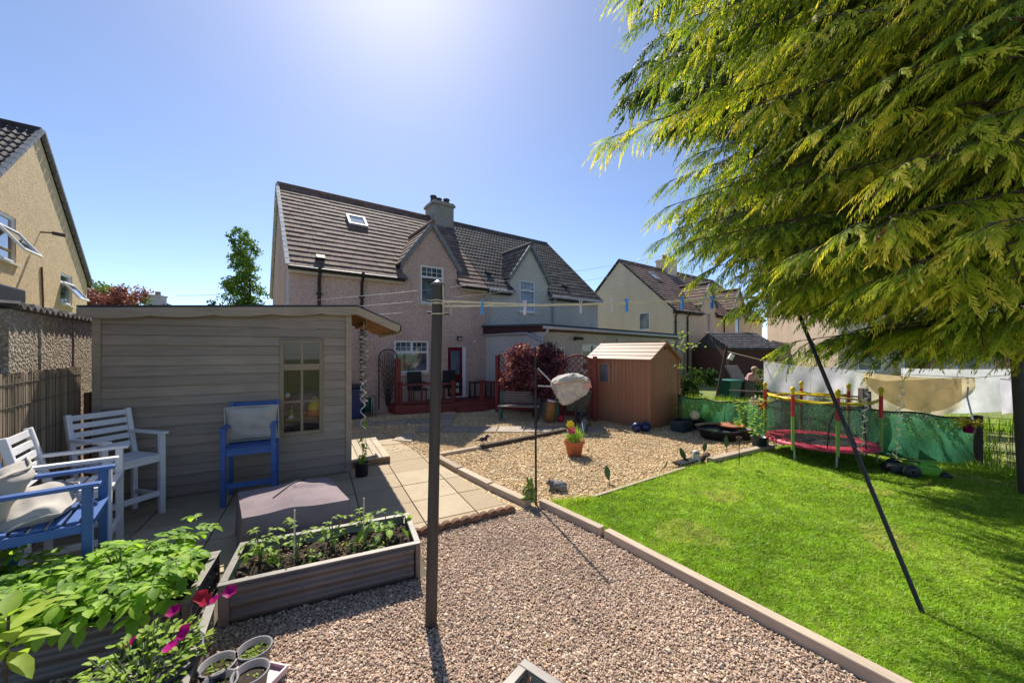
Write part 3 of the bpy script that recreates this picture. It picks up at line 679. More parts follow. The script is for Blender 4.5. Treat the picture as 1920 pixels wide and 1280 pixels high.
# flat roofed extension at its back
er = thing('extension', 'grey flat-roofed extension with maroon fascia behind the brown plastic shed', 'extension', HF.w(1.09, -3.16), R(36))
mb = MB(); EX, EY = 7.2, 3.15
ew = [(.5, .9, .3, 1.98), (1.6, 2.75, 1.2, 2.07)]
wallgrid(mb, 0, EX-.1, 0, 2.42, ew, lambda x, z, i: Vector((x, i, z)))
mb.quad((0, 0, 0), (0, 0, 2.42), (0, EY, 2.42), (0, EY, 0), r=.5); mb.quad((EX-.1, 0, 0), (EX-.1, EY, 0), (EX-.1, EY, 2.42), (EX-.1, 0, 2.42), r=.5)
mb.build('wall', M['dash_grey'], er)
f = window(er, lambda x, z, i: Vector((x, i, z)), *ew[0], style='plain', sill=False, name='glazed_door'); window(er, lambda x, z, i: Vector((x, i, z)), *ew[1], style='two')
mb = MB(); mb.prism([(-.18, -.2, 2.56), (EX+.1, -.2, 2.43), (EX+.1, EY, 2.56), (-.18, EY, 2.69)], (0, 0, .07)); mb.build('roof', M['felt'], er)
mb = MB(); mb.prism([(-.12, -.14, 2.44), (EX, -.14, 2.31), (EX, -.14, 2.425), (-.12, -.14, 2.555)], (0, .05, 0)); mb.prism([(-.12, -.09, 2.44), (-.12, EY, 2.44), (-.12, EY, 2.68), (-.12, -.09, 2.555)], (.05, 0, 0)); mb.build('fascia', M['maroon'], er)
mb = MB(); mb.tube([(-.18, -.22, 2.53), (EX+.05, -.22, 2.4)], .045, 8); mb.build('gutter', M['grey_pipe'], er)
for pts_, r_ in (([(-.06, EY, 2.42), (-.06, .7, 2.4), (-.05, .1, 2.2), (-.05, -.05, 2.15)], .05), ([(-.02, -.22, 2.5), (-.02, -.2, 2.42), (-.05, -.06, 2.3), (-.05, -.05, .05)], .04), ([(EX-.2, -.22, 2.38), (EX-.2, -.06, 2.2), (EX-.2, -.05, .05)], .045)): MB().tube(pts_, r_, 8).build('downpipe', M['grey_pipe'], er)
mb = MB(); mb.tube([(1.25, .0, 2.2), (1.25, -.12, 2.22)], .03, 6); mb.box((1.3, -.16, 2.24), (.3, .12, .07), Matrix.Rotation(.3, 3, 'X')); mb.build('wall_light', M['black'], er)
mb = MB(); mb.ball((3.35, -.05, 2.2), .07); mb.build('sensor', M['white'], er)
mb = MB(); mb.quad((1.66, .055, 1.22), (2.15, .055, 1.22), (2.15, .055, 1.45), (1.66, .055, 1.45)); mb.build('curtain', M['maroon'], er)
# the next pair to the right
h3 = house('cream house with brown tiled roof standing behind the brown plastic shed', 13.3, dict(wall=M['dash_cream'], tile=M['tile_brown'], verge=M['tile_dark']),
      wins=[(.55, 1.0, .6, 1.6), (2.42, 3.7, .56, 1.61, dict(style='top', top=.38))], door=(4.55, 5.15, .0, 1.5), dwin=(3.62, 4.25, 2.95, 4.2, dict(style='plain')), gable='l',
      gwins=[(1.45, 2.2, 3.06, 4.1, 'l', dict(style='plain'))], pipes=[(.2, 4.1), (1.45, 4.1), (5.95, 4.1)], skylights=[(2.1, 2.3, .6, .75)], chimney=(5.3, 1.2, 8.3, M['red_clay'], 3), fascia='tile_dark')
mb = MB(); mb.b2((4.6, .05, .02), (5.1, .08, 1.48)); mb.build('door', M['grey_pipe'], h3)
h4 = house('cream house with dark roof mostly hidden behind the conifer', 13.3+HW+.012, dict(wall=M['dash_cream'], tile=M['tile_brown'], verge=M['tile_dark']), mir=True, dwin=(1.6, 2.3, 3.0, 4.3, dict(style='plain')), wins=[(3.5, 4.6, .9, 1.9)], gable='r', fascia='tile_dark')
# the pair to the left: only the gable end of the right-hand one is in view
mats0 = dict(wall=M['dash_yellow'], tile=M['tile_dark'], verge=M['brass'])
h0 = house('yellow harled house with open windows in its gable at the left edge', -10.23-HW, mats0, mir=True, wavy=True, gable='r', fascia='maroon', dwin=(1.6, 2.3, 3.3, 4.5, dict(style='plain')),
      gwins=[(1.45, 2.45, 3.9, 4.93, 'r', dict(style='top', top=.3, lights=1)), (5.0, 5.9, 3.25, 4.14, 'r', dict(style='top', top=.3, lights=1))])
for y0, y1, z0, z1 in ((1.5, 2.4, 3.95, 4.6), (5.05, 5.85, 3.28, 3.86)):      # top-hung sashes pushed open
    mb = MB(); a = Vector((HW+.0, 0, z1)); hgt = z1-z0; dx, dz = hgt*math.sin(.62), -hgt*math.cos(.62)
    def q(y, t, o): return Vector((HW+.01+dx*t+o*.8, y, z1+dz*t+o*.5))
    for (ya, yb, ta, tb) in ((y0, y1, 0, .08), (y0, y1, .92, 1), (y0, y0+.05, .08, .92), (y1-.05, y1, .08, .92)):
        mb.add([q(ya, ta, 0), q(yb, ta, 0), q(yb, tb, 0), q(ya, tb, 0), q(ya, ta, .05), q(yb, ta, .05), q(yb, tb, .05), q(ya, tb, .05)], [(0, 1, 2, 3), (7, 6, 5, 4), (0, 4, 5, 1), (1, 5, 6, 2), (2, 6, 7, 3), (3, 7, 4, 0)])
    f = mb.build('open_sash', M['white'], h0)
    mb = MB(); mb.quad(q(y0+.04, .06, .025), q(y1-.04, .06, .025), q(y1-.04, .94, .025), q(y0+.04, .94, .025)); mb.build('pane', M['glass'], f)
mb = MB(); mb.tube([(HW, 3.7, 4.95), (HW+.25, 3.7, 4.98)], .02, 6); mb.tube([(HW+.2, 3.7, 4.97), (HW+.42, 3.75, 4.95)], .05, 8); mb.build('floodlight', M['pot_brown'], h0)
mb = MB(); mb.tube([(HW+.02, 3.72, 4.05), (HW+.02, 3.8, 3.2), (HW+.02, 3.8, 1.5)], .02, 5); mb.build('cable', M['edging'], h0)
# pebble-dashed garage with a corrugated roof, along the left boundary
gr = thing('garage', 'pebble-dashed concrete garage with corrugated roof edge behind the reed screen', 'garage', (-6.2, 5.5, 0), R(36))
mb = MB(); mb.b2((-2.6, -2.55, 0), (0, 4.6, 2.28)); mb.build('wall', M['dash_garage'], gr)
mb = MB()
for y in (-1.9, -.95, 0, .95, 1.9): mb.b2((0, y-.012, .02), (.012, y+.012, 2.27))
mb.build('panel_joint', M['dash_garage'], gr)
mb = MB(); n = 180
vs = []; fs = []
for i in range(n+1):
    y = -2.55+7.2*i/n; zz = 2.33+.03*math.sin(i/n*7.2/.146*2*math.pi)
    vs += [(.06, y, zz), (-2.7, y, zz+.12), (.06, y, zz-.022), (-2.7, y, zz+.1)]
for i in range(n):
    c = 4*i; fs += [(c, c+4, c+5, c+1), (c+3, c+7, c+6, c+2), (c, c+2, c+6, c+4)]
mb.add(vs, fs, r=.5); mb.build('roof', plain('asbestos_sheet', (.2, .18, .17), .9, .35, 8, bmp=.4), gr)
# dark timber lean-to at the very left edge
lt = thing('lean_to', 'black boarded lean-to with thick fascia at the left edge', 'lean-to', (-5.23, 3.35, 0), R(36))
mb = MB(); mb.b2((-2, -2.2, 0), (.2, .36, 2.3)); mb.build('wall', M['dark_trellis'], lt)
mb = MB(); mb.b2((-2.2, -2.3, 2.301), (.36, .5, 2.54)); mb.build('fascia', M['black'], lt, bevel=.02)
# dark brown outbuilding with slate roof between the right-hand houses
ob = thing('outbuilding', 'dark red brown outbuilding with slate roof beside the cream house', 'outbuilding', P(1367, 655, 18.5).xy.to_3d(), R(8))
mb = MB(); mb.b2((0, 0, 0), (2.7, 3, 1.98)); mb.build('wall', plain('dark_brick', (.09, .04, .035), .9, .3, 10, bmp=.4, bscale=40), ob)
mb = MB(); n_ = Vector((0, -.5, 1)).normalized(); tiles(mb, (-.1, -.15, 1.98), (1, 0, 0), Vector((0, 1, .5)).normalized(), n_, 2.9, 1.9, course=.2); mb.b2((-.1, -.2, 1.9), (2.8, -.14, 2.0)); mb.add([(0, 0, 1.98), (0, 3, 1.98), (0, 1.6, 2.8)], [(0, 1, 2)]); mb.build('roof', M['slate'], ob)
# far house whose roof shows over the timber shed
fh = thing('house', 'far house with low brown roof and grey chimney seen over the shed roof', 'house', P(238, 640, 27).xy.to_3d(), R(6))
mb = MB(); mb.b2((0, 0, 0), (6.2, 6, 3.9)); mb.build('wall', M['dash_grey'], fh)
mb = MB(); S_ = Vector((0, 1, .48)).normalized(); tiles(mb, (.3, -.3, 3.85), (1, 0, 0), S_, Vector((0, -.48, 1)).normalized(), 6.0, 3.6, course=.3)
tiles(mb, (6.3, 6.3, 3.85), (-1, 0, 0), Vector((0, -1, .48)).normalized(), Vector((0, .48, 1)).normalized(), 6.0, 3.6, course=.6, tw=.6); rf = mb.build('roof', M['tile_brown'], fh)
mb = MB(); mb.b2((-.5, 2, 2), (.4, 3, 6.1)); mb.b2((-.55, 1.95, 6.1), (.45, 3.05, 6.22)); ch = mb.build('chimney', M['dash_grey'], fh)
mb = MB(); mb.lathe([(.16, 0), (.13, .25), (.16, .3), (.1, .3)], (.1, 2.5, 6.22), 10); mb.build('chimney_pot', M['pot_clay'], ch)
# more far houses to the right, behind the washing
h5 = house('far cream house at the right seen between the washing and the conifer', 30.5, dict(wall=M['dash_cream'], tile=M['tile_grey']), wins=[(.8, 1.8, .9, 1.9), (2.6, 3.8, .9, 1.9), (4.6, 5.5, .9, 1.9)], gable='lr', dwin=(3.62, 4.25, 3.1, 4.3, dict(style='plain')))
h5.location = (15.6, 17.6, 0); h5.rotation_euler = (0, 0, R(-12))
h6 = dup(h5, (23.2, 16.6, 0), R(-16), 'far cream house at the right edge behind the leaning clothes pole')
# ------------------------------------------------------------------ timber summerhouse
SF = Fr((-4.936, 4.372), 28.8)
sh = thing('summerhouse', 'grey boarded timber summerhouse with scalloped fascia and overhanging canopy', 'shed', SF.w(0, 0), R(28.8))
SW, SD = 2.757, 2.0
wn = (1.845, 2.395, .66, 2.04)
ztop = lambda x: 2.285+(2.45-2.285)*x/SW
mb = MB(); z = .03; k = 0; bh = .128
while z < 2.45:                                   # lapped boards, each with its own face
    zb = min(z+bh, 2.45)
    for a, b in ((0, wn[0]), (wn[0], wn[1]), (wn[1], SW)):
        za, zc = z, zb
        if a == wn[0]:
            if z >= wn[2]-.02 and zb <= wn[3]+.02: continue
            if z < wn[2] < zb: zc = wn[2]
            if z < wn[3] < zb: za = wn[3]
        ha, hb = min(zc, ztop(a)), min(zc, ztop(b))
        if max(ha, hb) <= za+.004: continue
        ha, hb = max(ha, za+.002), max(hb, za+.002)
        rr = (k*.377) % 1
        mb.add([(a, -.0165, za+.004), (b, -.0165, za+.004), (b, .002, hb-.002), (a, .002, ha-.002), (a, .011, za+.004), (b, .011, za+.004), (b, .0115, hb-.002), (a, .0115, ha-.002)],
               [(0, 1, 2, 3), (0, 4, 5, 1), (3, 2, 6, 7)], r=rr)
    z += bh; k += 1
mb.quad((0, .012, 0), (wn[0], .012, 0), (wn[0], .012, ztop(wn[0])), (0, .012, ztop(0)), r=.1); mb.quad((wn[1], .012, 0), (SW, .012, 0), (SW, .012, ztop(SW)), (wn[1], .012, ztop(wn[1])), r=.1)
mb.b2((wn[0]-.001, .0, 0), (wn[1]+.001, .012, wn[2]), r=.1)
mb.b2((0, .012, 0), (.03, SD, 2.27)); mb.b2((0, SD-.03, 0), (SW, SD, 2.28)); mb.b2((SW-.03, .012, 0), (SW, .35, 2.42)); mb.b2((SW-.03, .85, 0), (SW, SD, 2.42))
mb.b2((.03, .02, .02), (SW-.03, SD-.03, .06), r=.3)
mb.build('wall', M['shed_wood'], sh)
mb = MB(); mb.b2((-.03, -.03, 0), (.045, -.0165, ztop(0)-.005)); mb.b2((SW-.05, -.03, .0), (SW+.03, -.0165, ztop(SW)-.01)); mb.b2((SW+.001, -.0165, 0), (SW+.03, .06, 2.43)); mb.build('corner_trim', M['shed_trim'], sh)
mb = MB(); t = .05                                # window frame with glazing bars
for a, b, c, d in ((wn[0], wn[0]+t, wn[2], wn[3]), (wn[1]-t, wn[1], wn[2], wn[3]), (wn[0]+t, wn[1]-t, wn[2], wn[2]+t), (wn[0]+t, wn[1]-t, wn[3]-t, wn[3]), (wn[0]+t, wn[1]-t, 1.60, 1.69)):
    mb.b2((a, -.035, c), (b, .02, d))
xm = (wn[0]+wn[1])/2
for c, d in ((wn[2]+t, 1.13), (1.16, 1.60), (1.69, wn[3]-t)): mb.b2((xm-.016, -.022, c), (xm+.016, .012, d))
mb.b2((wn[0]+t, -.023, 1.13), (wn[1]-t, .012, 1.16))
fr = mb.build('window', M['window_wood'], sh, bevel=.003)
mb = MB(); mb.b2((wn[0]-.02, -.018, wn[2]-.02), (wn[1]+.02, -.0165, wn[3]+.02))
def clearglass():
    m, nt, b = basem('clear_glass', .0, 0, .5); out = nt.nodes['Material Output']
    tr = NN(nt, 'ShaderNodeBsdfTransparent'); gl = NN(nt, 'ShaderNodeBsdfGlossy'); gl.inputs['Roughness'].default_value = .02
    fz = NN(nt, 'ShaderNodeFresnel'); fz.inputs[0].default_value = 1.6; ms = NN(nt, 'ShaderNodeMixShader')
    nt.links.new(fz.outputs[0], ms.inputs[0]); nt.links.new(tr.outputs[0], ms.inputs[1]); nt.links.new(gl.outputs[0], ms.inputs[2]); nt.links.new(ms.outputs[0], out.inputs[0]); return m
M['clear'] = clearglass()
mb = MB(); mb.quad((wn[0]+.03, -.004, wn[2]+.03), (wn[1]-.03, -.004, wn[2]+.03), (wn[1]-.03, -.004, wn[3]-.03), (wn[0]+.03, -.004, wn[3]-.03)); mb.build('pane', M['clear'], fr)
XR, ZR = 2.86, 2.56                               # ridge close to the door side, then the canopy falls away
mb = MB(); yF, yB = -.12, SD+.1
mb.prism([(-.12, yF, 2.385), (XR, yF, ZR), (XR, yF, ZR+.022), (-.12, yF, 2.407)], (0, yB-yF, 0)); mb.prism([(XR, yF, ZR), (3.5, yF, 2.29), (3.5, yF, 2.31), (XR, yF, ZR+.022)], (0, yB-yF, 0)); mb.build('roof', M['felt'], sh)
mb = MB(); top = lambda x: 2.38+(2.555-2.38)*(x+.12)/(XR+.12); n = 60; pl = []
for i in range(n+1): x = -.12+(XR+.12)*i/n; pl.append((x, top(x)-.1-.028*abs(math.sin(math.pi*(x+.12)/.62))**.8))
for i in range(n):
    (a, za), (b, zb) = pl[i], pl[i+1]
    mb.add([(a, yF-.005, za), (b, yF-.005, zb), (b, yF-.005, top(b)), (a, yF-.005, top(a)), (a, yF+.018, za), (b, yF+.018, zb), (b, yF+.018, top(b)), (a, yF+.018, top(a))], [(0, 1, 2, 3), (7, 6, 5, 4), (0, 4, 5, 1), (3, 2, 6, 7)], r=.45)
mb.build('fascia', M['shed_trim'], sh)
mb = MB()
mb.prism([(XR, yF-.005, ZR-.005), (XR, yF-.005, ZR-.12), (3.46, yF-.005, 2.18), (3.5, yF-.005, 2.22), (3.5, yF-.005, 2.29)], (0, .025, 0)); mb.build('canopy_fascia', M['shed_trim'], sh)
mb = MB()
for i in range(8): mb.bar((2.79, .0+i*.27, 2.50), (3.44, .0+i*.27, 2.235), .045, .07)
mb.prism([(2.78, .02, 2.545), (3.48, .02, 2.275), (3.48, .02, 2.285), (2.78, .02, 2.555)], (0, SD-.1, 0)); mb.bar((3.05, .2, 2.36), (3.05, 1.9, 2.36), .05, .1); mb.build('rafter', M['orange_wood'], sh)
mb = MB(); n = 44; vs = []
for i in range(n):
    y0 = yF+(yB-yF)*i/n; y1 = yF+(yB-yF)*(i+1)/n; f_ = lambda y: 2.19-.045*abs(math.sin((y-yF)*math.pi/.24))
    mb.add([(3.5, y0, f_(y0)), (3.5, y1, f_(y1)), (3.5, y1, 2.295), (3.5, y0, 2.295), (3.52, y0, f_(y0)), (3.52, y1, f_(y1)), (3.52, y1, 2.295), (3.52, y0, 2.295)], [(0, 1, 2, 3), (7, 6, 5, 4), (0, 4, 5, 1), (3, 2, 6, 7)], r=.5)
mb.build('canopy_edge', M['shed_trim'], sh)
# toys and clutter seen through its window
def inthing(name, x, y, z, label, cat): return thing(name, label, cat, SF.w(x, y, z), R(28.8))
t = inthing('shelf', 2.1, .34, 0.06, 'low wooden play shelf behind the shed window', 'shelf')
mb = MB(); mb.b2((-.5, -.15, .78), (.5, .15, .81)); [mb.b2((sx, -.14, 0), (sx+.03, .14, .78)) for sx in (-.48, .45)]; mb.build('board', M['orange_wood'], t)
t = inthing('toy_pot', 2.29, .3, .87, 'orange and yellow stacked toy pots inside the shed window', 'toy')
mb = MB(); mb.lathe([(.06, 0), (.12, .02), (.12, .09), (.1, .1)], n=16); mb.build('pot', M['orange'], t)
mb = MB(); mb.lathe([(.1, .1), (.11, .12), (.08, .2), (.05, .26), (.02, .3)], n=16); mb.build('lid', M['yellow'], t)
t = inthing('toy_bottle', 1.98, .26, .87, 'green and white toy bottle inside the shed window', 'toy')
mb = MB(); mb.lathe([(.03, 0), (.035, .1), (.012, .13), (.012, .18)], n=12); mb.build('bottle', M['green_pl'], t)
mb = MB(); mb.ball((0, -.01, .0), .045); mb.build('cap', M['white'], t)
o = MB().ball((0, 0, 0), .22, 16, (1.2, .7, .8)).build('toy_bag', M['stone'], loc=SF.w(2.15, .55, 1.08)); tag(o, 'grey plush bag inside the shed window', 'toy')
t = inthing('hanging_toy', 1.93, .22, 1.25, 'pink string toy hanging inside the shed window', 'toy'); mb = MB(); mb.tube([(0, 0, 0), (0, 0, .5)], .008, 5); mb.build('string', M['magenta'], t); MB().ball((0, 0, -.03), .035).build('bead', M['white'], t)
# step platform at its door, pot plant, spiral, shell chain
pl_ = thing('door_step', 'weathered low decking step at the summerhouse door', 'step', SF.w(2.80, .16), R(28.8)); mb = MB()
for i in range(5): mb.b2((.0+i*.12, 0, .1), (.112+i*.12, 1.5, .125))
mb.build('boards', M['pale_wood'], pl_, bevel=.004)
mb = MB(); mb.b2((.0, .005, .012), (.6, .04, .1)); mb.b2((.56, .04, .012), (.6, 1.5, .1)); mb.build('bearer', M['orange_wood'], pl_)
def cross_leaf(mb, p, d, L, wd, up=(0, 0, 1), fold=.25, r=None, droop=.2):
    """one leaf: folded along its rib, curved down towards the tip"""
    p, d, up = Vector(p), Vector(d).normalized(), Vector(up); s = d.cross(up)
    if s.length < .05: s = d.cross(Vector((1, 0, 0)))
    s.normalize(); n = s.cross(d).normalized(); vs = []
    for t, ww in ((0, .12), (.3, .9), (.6, 1), (.85, .5), (1, .0)):
        c = p+d*(L*t)-n*(droop*L*t*t); e = wd/2*ww
        vs += [c+s*e+n*(fold*e), c, c-s*e+n*(fold*e)]
    fs = []
    for i in range(4): a = 3*i; fs += [(a, a+3, a+4, a+1), (a+1, a+4, a+5, a+2)]
    return mb.add(vs, fs, r=r, sm=True)
RG = random.Random(11)
def compound(mb, sb, p, d, L, n, leafL, rg, up=(0, 0, 1), droop=.5, term=1.2):
    """a pinnate leaf: stalk in sb, pairs of leaflets in mb"""
    p, d = Vector(p), Vector(d).normalized(); pts = [p+d*(L*t)-Vector((0, 0, droop*L*t*t)) for t in (0, .25, .5, .75, 1)]
    sb.tube(pts, [.004, .0035, .003, .0025, .0015], 4, cap=False, r=.5)
    s = d.cross(Vector(up)).normalized()
    for i in range(n):
        t = .3+.62*i/max(1, n-1); c = p+d*(L*t)-Vector((0, 0, droop*L*t*t))
        for sg in (-1, 1):
            dd = s*sg+d*rg.uniform(.2, .6)+Vector((0, 0, rg.uniform(-.3, .15)))
            cross_leaf(mb, c, dd, leafL*rg.uniform(.75, 1.1)*(.7+.4*t), leafL*.55, fold=.3, r=rg.random(), droop=rg.uniform(.1, .4))
    cross_leaf(mb, pts[-1], pts[-1]-pts[-2], leafL*term, leafL*.7, fold=.3, r=rg.random(), droop=.3)
def potplant(loc, label):
    t = thing('potted_plant', label, 'potted plant', loc)
    MB().lathe([(.0, 0), (.085, 0), (.1, .2), (.105, .2), (.105, .215), (.092, .215), (.088, .18), (0, .18)], n=20).build('pot', M['pot_black'], t)
    lb, sb = MB(), MB()
    sb.tube([(0, 0, .17), (.02, 0, .4), (-.01, .01, .65), (.02, 0, .9)], [.006, .005, .004, .003], 5); sb.tube([(.03, 0, .17), (.07, .01, .45), (.05, 0, .68), (.14, .02, .6)], [.006, .005, .004, .002], 5)
    for i in range(34):
        z = RG.uniform(.25, .85) if i < 22 else RG.uniform(.18, .33); a = RG.uniform(0, 6.28); x = .02 if i % 2 else .06
        cross_leaf(lb, (x*(z), 0, z), (math.cos(a), math.sin(a), RG.uniform(-.5, .4)), RG.uniform(.06, .11), .05, r=RG.random()*.6+(.4 if i > 22 else 0), droop=.5)
    lb.build('leaves', M['bright_leaf'], t); sb.build('stem', M['stem'], t); return t
potplant(G(678, 893), 'twining plant in a black pot at the corner of the summerhouse')
mb = MB(); a0 = G(682, 800); pts = []; zt = 2.18
bs = SF.w(2.95, -.02)
for i in range(60): q = i/59; pts.append((bs.x+.035*math.cos(q*26), bs.y+.035*math.sin(q*26), 1.42-1.0*q*.78))
tag(mb.tube(pts, .008, 6).build('spiral_spinner', M['silver'], None), 'twisted silver spiral hanging at the summerhouse corner', 'wind spinner')
st = thing('shell_chain', 'hanging chain of grey shells and stones under the summerhouse canopy', 'wind chime', SF.w(2.98, .1))
mb = MB(); mb.tube([(0, 0, 2.34), (0, 0, 1.0)], .006, 5); mb.build('cord', M['rope'], st)
mb = MB()
for i in range(46): z = 2.2-1.12*i/45; a = i*2.4; mb.ball((.035*math.cos(a), .035*math.sin(a), z), RG.uniform(.028, .045), 7, (1.2, .9, .6))
mb.build('shells', plain('grey_shells', (.36, .32, .28), .6, .5, 25, rv=.5), st)
# reed screen and slim dark post in front of the garage
rs = thing('reed_screen', 'weathered brushwood reed screen against the garage wall', 'screen', (-5.34, 4.52, 0), R(36)); mb = MB()
for i in range(210): y = -2.4+i*.0117; mb.b2((RG.uniform(-.012, .006), y, .02), (RG.uniform(.01, .022), y+.0115, 1.68+RG.uniform(-.05, .02)))
mb.build('reeds', wood('dry_reed', (.34, .27, .19), 'z', .9, .4, .5, knots=False), rs)
mb = MB(); [mb.tube([(.024, -2.4, z), (.024, .06, z)], .004, 4) for z in (.2, .5, .8, 1.1, 1.4, 1.6)]; mb.build('wire', M['black'], rs)
o = MB().b2((-.04, -.04, 0), (.04, .04, 1.35)).build('fence_post', M['dark_sleeper'], bevel=.01, loc=(-5.45, 4.75, 0)); tag(o, 'short dark post in the gap between screen and summerhouse', 'post')
# ------------------------------------------------------------------ tall garden armchairs
CW, CD, CS, CA, CB = .56, .5, .70, .95, 1.2
def chair(label, mat, loc, facing, group):
    t = thing('garden_chair', label, 'garden chair', loc, math.atan2(-facing[0], facing[1]), group); k = .026
    for sx in (-1, 1):
        x = sx*(CW/2-k)
        MB().b2((x-k, CD/2-2*k, 0), (x+k, CD/2, CA-.025)).build('leg', mat, t, bevel=.005)
        mb = MB(); mb.bar((x, -CD/2+k, 0), (x, -CD/2+k, CS), .046, .05, up=(0, 1, 0)); mb.bar((x, -CD/2+k, CS-.01), (x, -CD/2-.09, CB), .046, .05, up=(0, 1, 0)); mb.build('leg', mat, t, bevel=.005)
        MB().b2((x-.035, -CD/2-.03, CA-.025), (x+.035, CD/2+.04, CA+.003)).build('armrest', mat, t, bevel=.006)
        MB().b2((x-.012, -CD/2+2*k, .2), (x+.012, CD/2-2*k, .25)).build('side_stretcher', mat, t, bevel=.003); MB().b2((x-.014, -CD/2+2*k, CS-.085), (x+.014, CD/2-2*k, CS-.022)).build('side_rail', mat, t, bevel=.003)
    mb = MB(); mb.b2((-CW/2+2*k, CD/2-.04, .22), (CW/2-2*k, CD/2-.015, .28)); mb.build('stretcher', mat, t, bevel=.003)
    mb = MB(); mb.b2((-CW/2+2*k, CD/2-.035, CS-.085), (CW/2-2*k, CD/2-.012, CS-.022)); mb.build('front_rail', mat, t, bevel=.003)
    mb = MB()
    for i in range(6): y = -CD/2+.06+i*.078; mb.b2((-CW/2+.03, y, CS-.02), (CW/2-.03, y+.056, CS))
    mb.build('seat', mat, t, bevel=.003)
    mb = MB(); tilt = math.atan2(.116, CB-CS)
    for i in range(5):
        z = CS+.1+i*.09; y = -CD/2+k-(z-CS)/(CB-CS)*.116
        mb.box((0, y, z), (CW-4*k, .018, .06), Matrix.Rotation(tilt, 3, 'X'))
    mb.build('backrest', mat, t, bevel=.003); return t
def between(a, b, off): a, b = Vector(a[:2]), Vector(b[:2]); d = (b-a).normalized(); return d
u54 = (.81, .588)
def place(front_far, front_near):
    """chair centre and facing from where its two front legs stand"""
    a, b = Vector(front_far), Vector(front_near); c = (a+b)/2; d = (a-b).normalized(); f = Vector((d.y, -d.x)); c = c-f*(CD/2-.026); return (c.x, c.y, 0), (f.x, f.y)
lc, fc = place((-4.06, 4.27), (-4.19, 3.77)); chair('white slatted garden chair standing against the summerhouse wall', M['chair_white'], lc, fc, 'tall garden chairs')
lc, fc = place((-3.87, 3.63), (-3.55, 3.23)); chair('white slatted garden chair between the other white chair and the blue one', M['chair_white'], lc, fc, 'tall garden chairs')
lc, fc = place((-3.33, 3.0), (-3.0, 2.6)); cC = (lc, fc); chair('blue slatted garden chair with a crumpled cushion at the left edge', M['chair_blue'], lc, fc, 'tall garden chairs')
lc, fc = place((-2.99, 4.66), (-3.49, 4.40)); cD = (lc, fc); chair('blue garden chair with an upright cushion under the summerhouse wall', M['chair_blue'], lc, fc, 'tall garden chairs')
def cushion(label, w_, h_, t_, mat, seed, slump=0):
    rg = np.random.default_rng(seed); n = 18; vs = []; fs = []
    for side in (1, -1):
        for i in range(n+1):
            for j in range(n+1):
                u, v = i/n*2-1, j/n*2-1
                e = (1-u**4)*(1-v**4); pinch = 1-.07*(1-u*u)*abs(v)**3-.07*(1-v*v)*abs(u)**3
                wob = .008*math.sin(5*u+3*v+seed)+.006*math.sin(9*v-4*u)
                x = u*w_/2*(1-.06*(1-v*v) if abs(u) > .8 else 1); z = v*h_/2*(1-.05*(1-u*u) if abs(v) > .8 else 1)
                y = side*(t_/2*max(0, e)**.5+wob*e)
                if slump: y += slump*(v*v)*.5+slump*.3*math.sin(3*u+2*v); z -= abs(slump)*.5*(1-v)*.5*(u*u)
                vs.append((x, y, z))
    for s in (0, 1):
        b = s*(n+1)**2
        for i in range(n):
            for j in range(n):
                q = (b+i*(n+1)+j, b+(i+1)*(n+1)+j, b+(i+1)*(n+1)+j+1, b+i*(n+1)+j+1); fs.append(q if s else q[::-1])
    mb = MB(); mb.add(vs, fs, r=.5, sm=True); o = mb.build('cushion', mat); tag(o, label, 'cushion')
    pp = MB(); bd = [(-1, -1), (1, -1), (1, 1), (-1, 1), (-1, -1)]; pts = []
    for k in range(4):
        for q in range(8):
            u = bd[k][0]+(bd[k+1][0]-bd[k][0])*q/8; v = bd[k][1]+(bd[k+1][1]-bd[k][1])*q/8
            y = (slump*(v*v)*.5+slump*.3*math.sin(3*u+2*v)) if slump else 0; pts.append((u*w_/2*1.02, y, v*h_/2*1.02-(abs(slump)*.5*(1-v)*.5*u*u if slump else 0)))
    pp.tube(pts+[pts[0]], .009, 6); pp.build('piping', M['cushion'], o); return o
def onchair(o, ch, y, z, tilt, roll=0, x=0):
    (lx, ly, _), f = ch; f = Vector((f[0], f[1])); s = Vector((f.y, -f.x)); p = Vector((lx, ly))+f*y+s*x
    o.location = (p.x, p.y, z); o.rotation_euler = (tilt, roll, math.atan2(-f.x, f.y))
c = cushion('grey linen cushion standing upright on the blue chair by the summerhouse', .56, .45, .17, M['cushion'], 1); onchair(c, cD, -.06, CS+.245, -.2)
c = cushion('crumpled grey linen cushion leaning in the blue chair at the left edge', .42, .42, .16, M['cushion'], 4, .1); onchair(c, cC, -.24, CS+.19, -.34, .1)
c = cushion('grey linen cushion slumped flat on the seat of the blue chair at the left edge', .46, .36, .16, M['cushion'], 7, .09); onchair(c, cC, -.09, CS+.075, -1.3, .2, -.03)
# ------------------------------------------------------------------ fabric covered box
qa, qb, qc, qd = [Vector(v) for v in ((-2.34, 3.19, 0), (-1.586, 3.59, 0), (-2.11, 4.22, 0), (-2.81, 3.77, 0))]
mb = MB(); n = 24; hh = .45; vs = []; fs = []
def cov(u, v):
    p = qa.lerp(qb, u).lerp(qd.lerp(qc, u), v)
    r_ = math.exp(-((u-.55-.25*(v-.5))/.16)**2)*max(0, 1-abs(v-.55)*1.1); r2 = math.exp(-((v-.5-.5*(u-.6))/.06)**2)*(u > .5)*.02
    e = min(u, 1-u, v, 1-v); z = hh+.055*r_-.012*(1-min(1, e*9))+.03*math.sin(math.pi*u)*math.sin(math.pi*v)+r2
    return p, z
for i in range(n+1):
    for j in range(n+1): p, z = cov(i/n, j/n); vs.append((p.x, p.y, z))
for i in range(n):
    for j in range(n): a = i*(n+1)+j; fs.append((a, a+n+1, a+n+2, a+1))
mb.add(vs, fs, r=.5, sm=True)
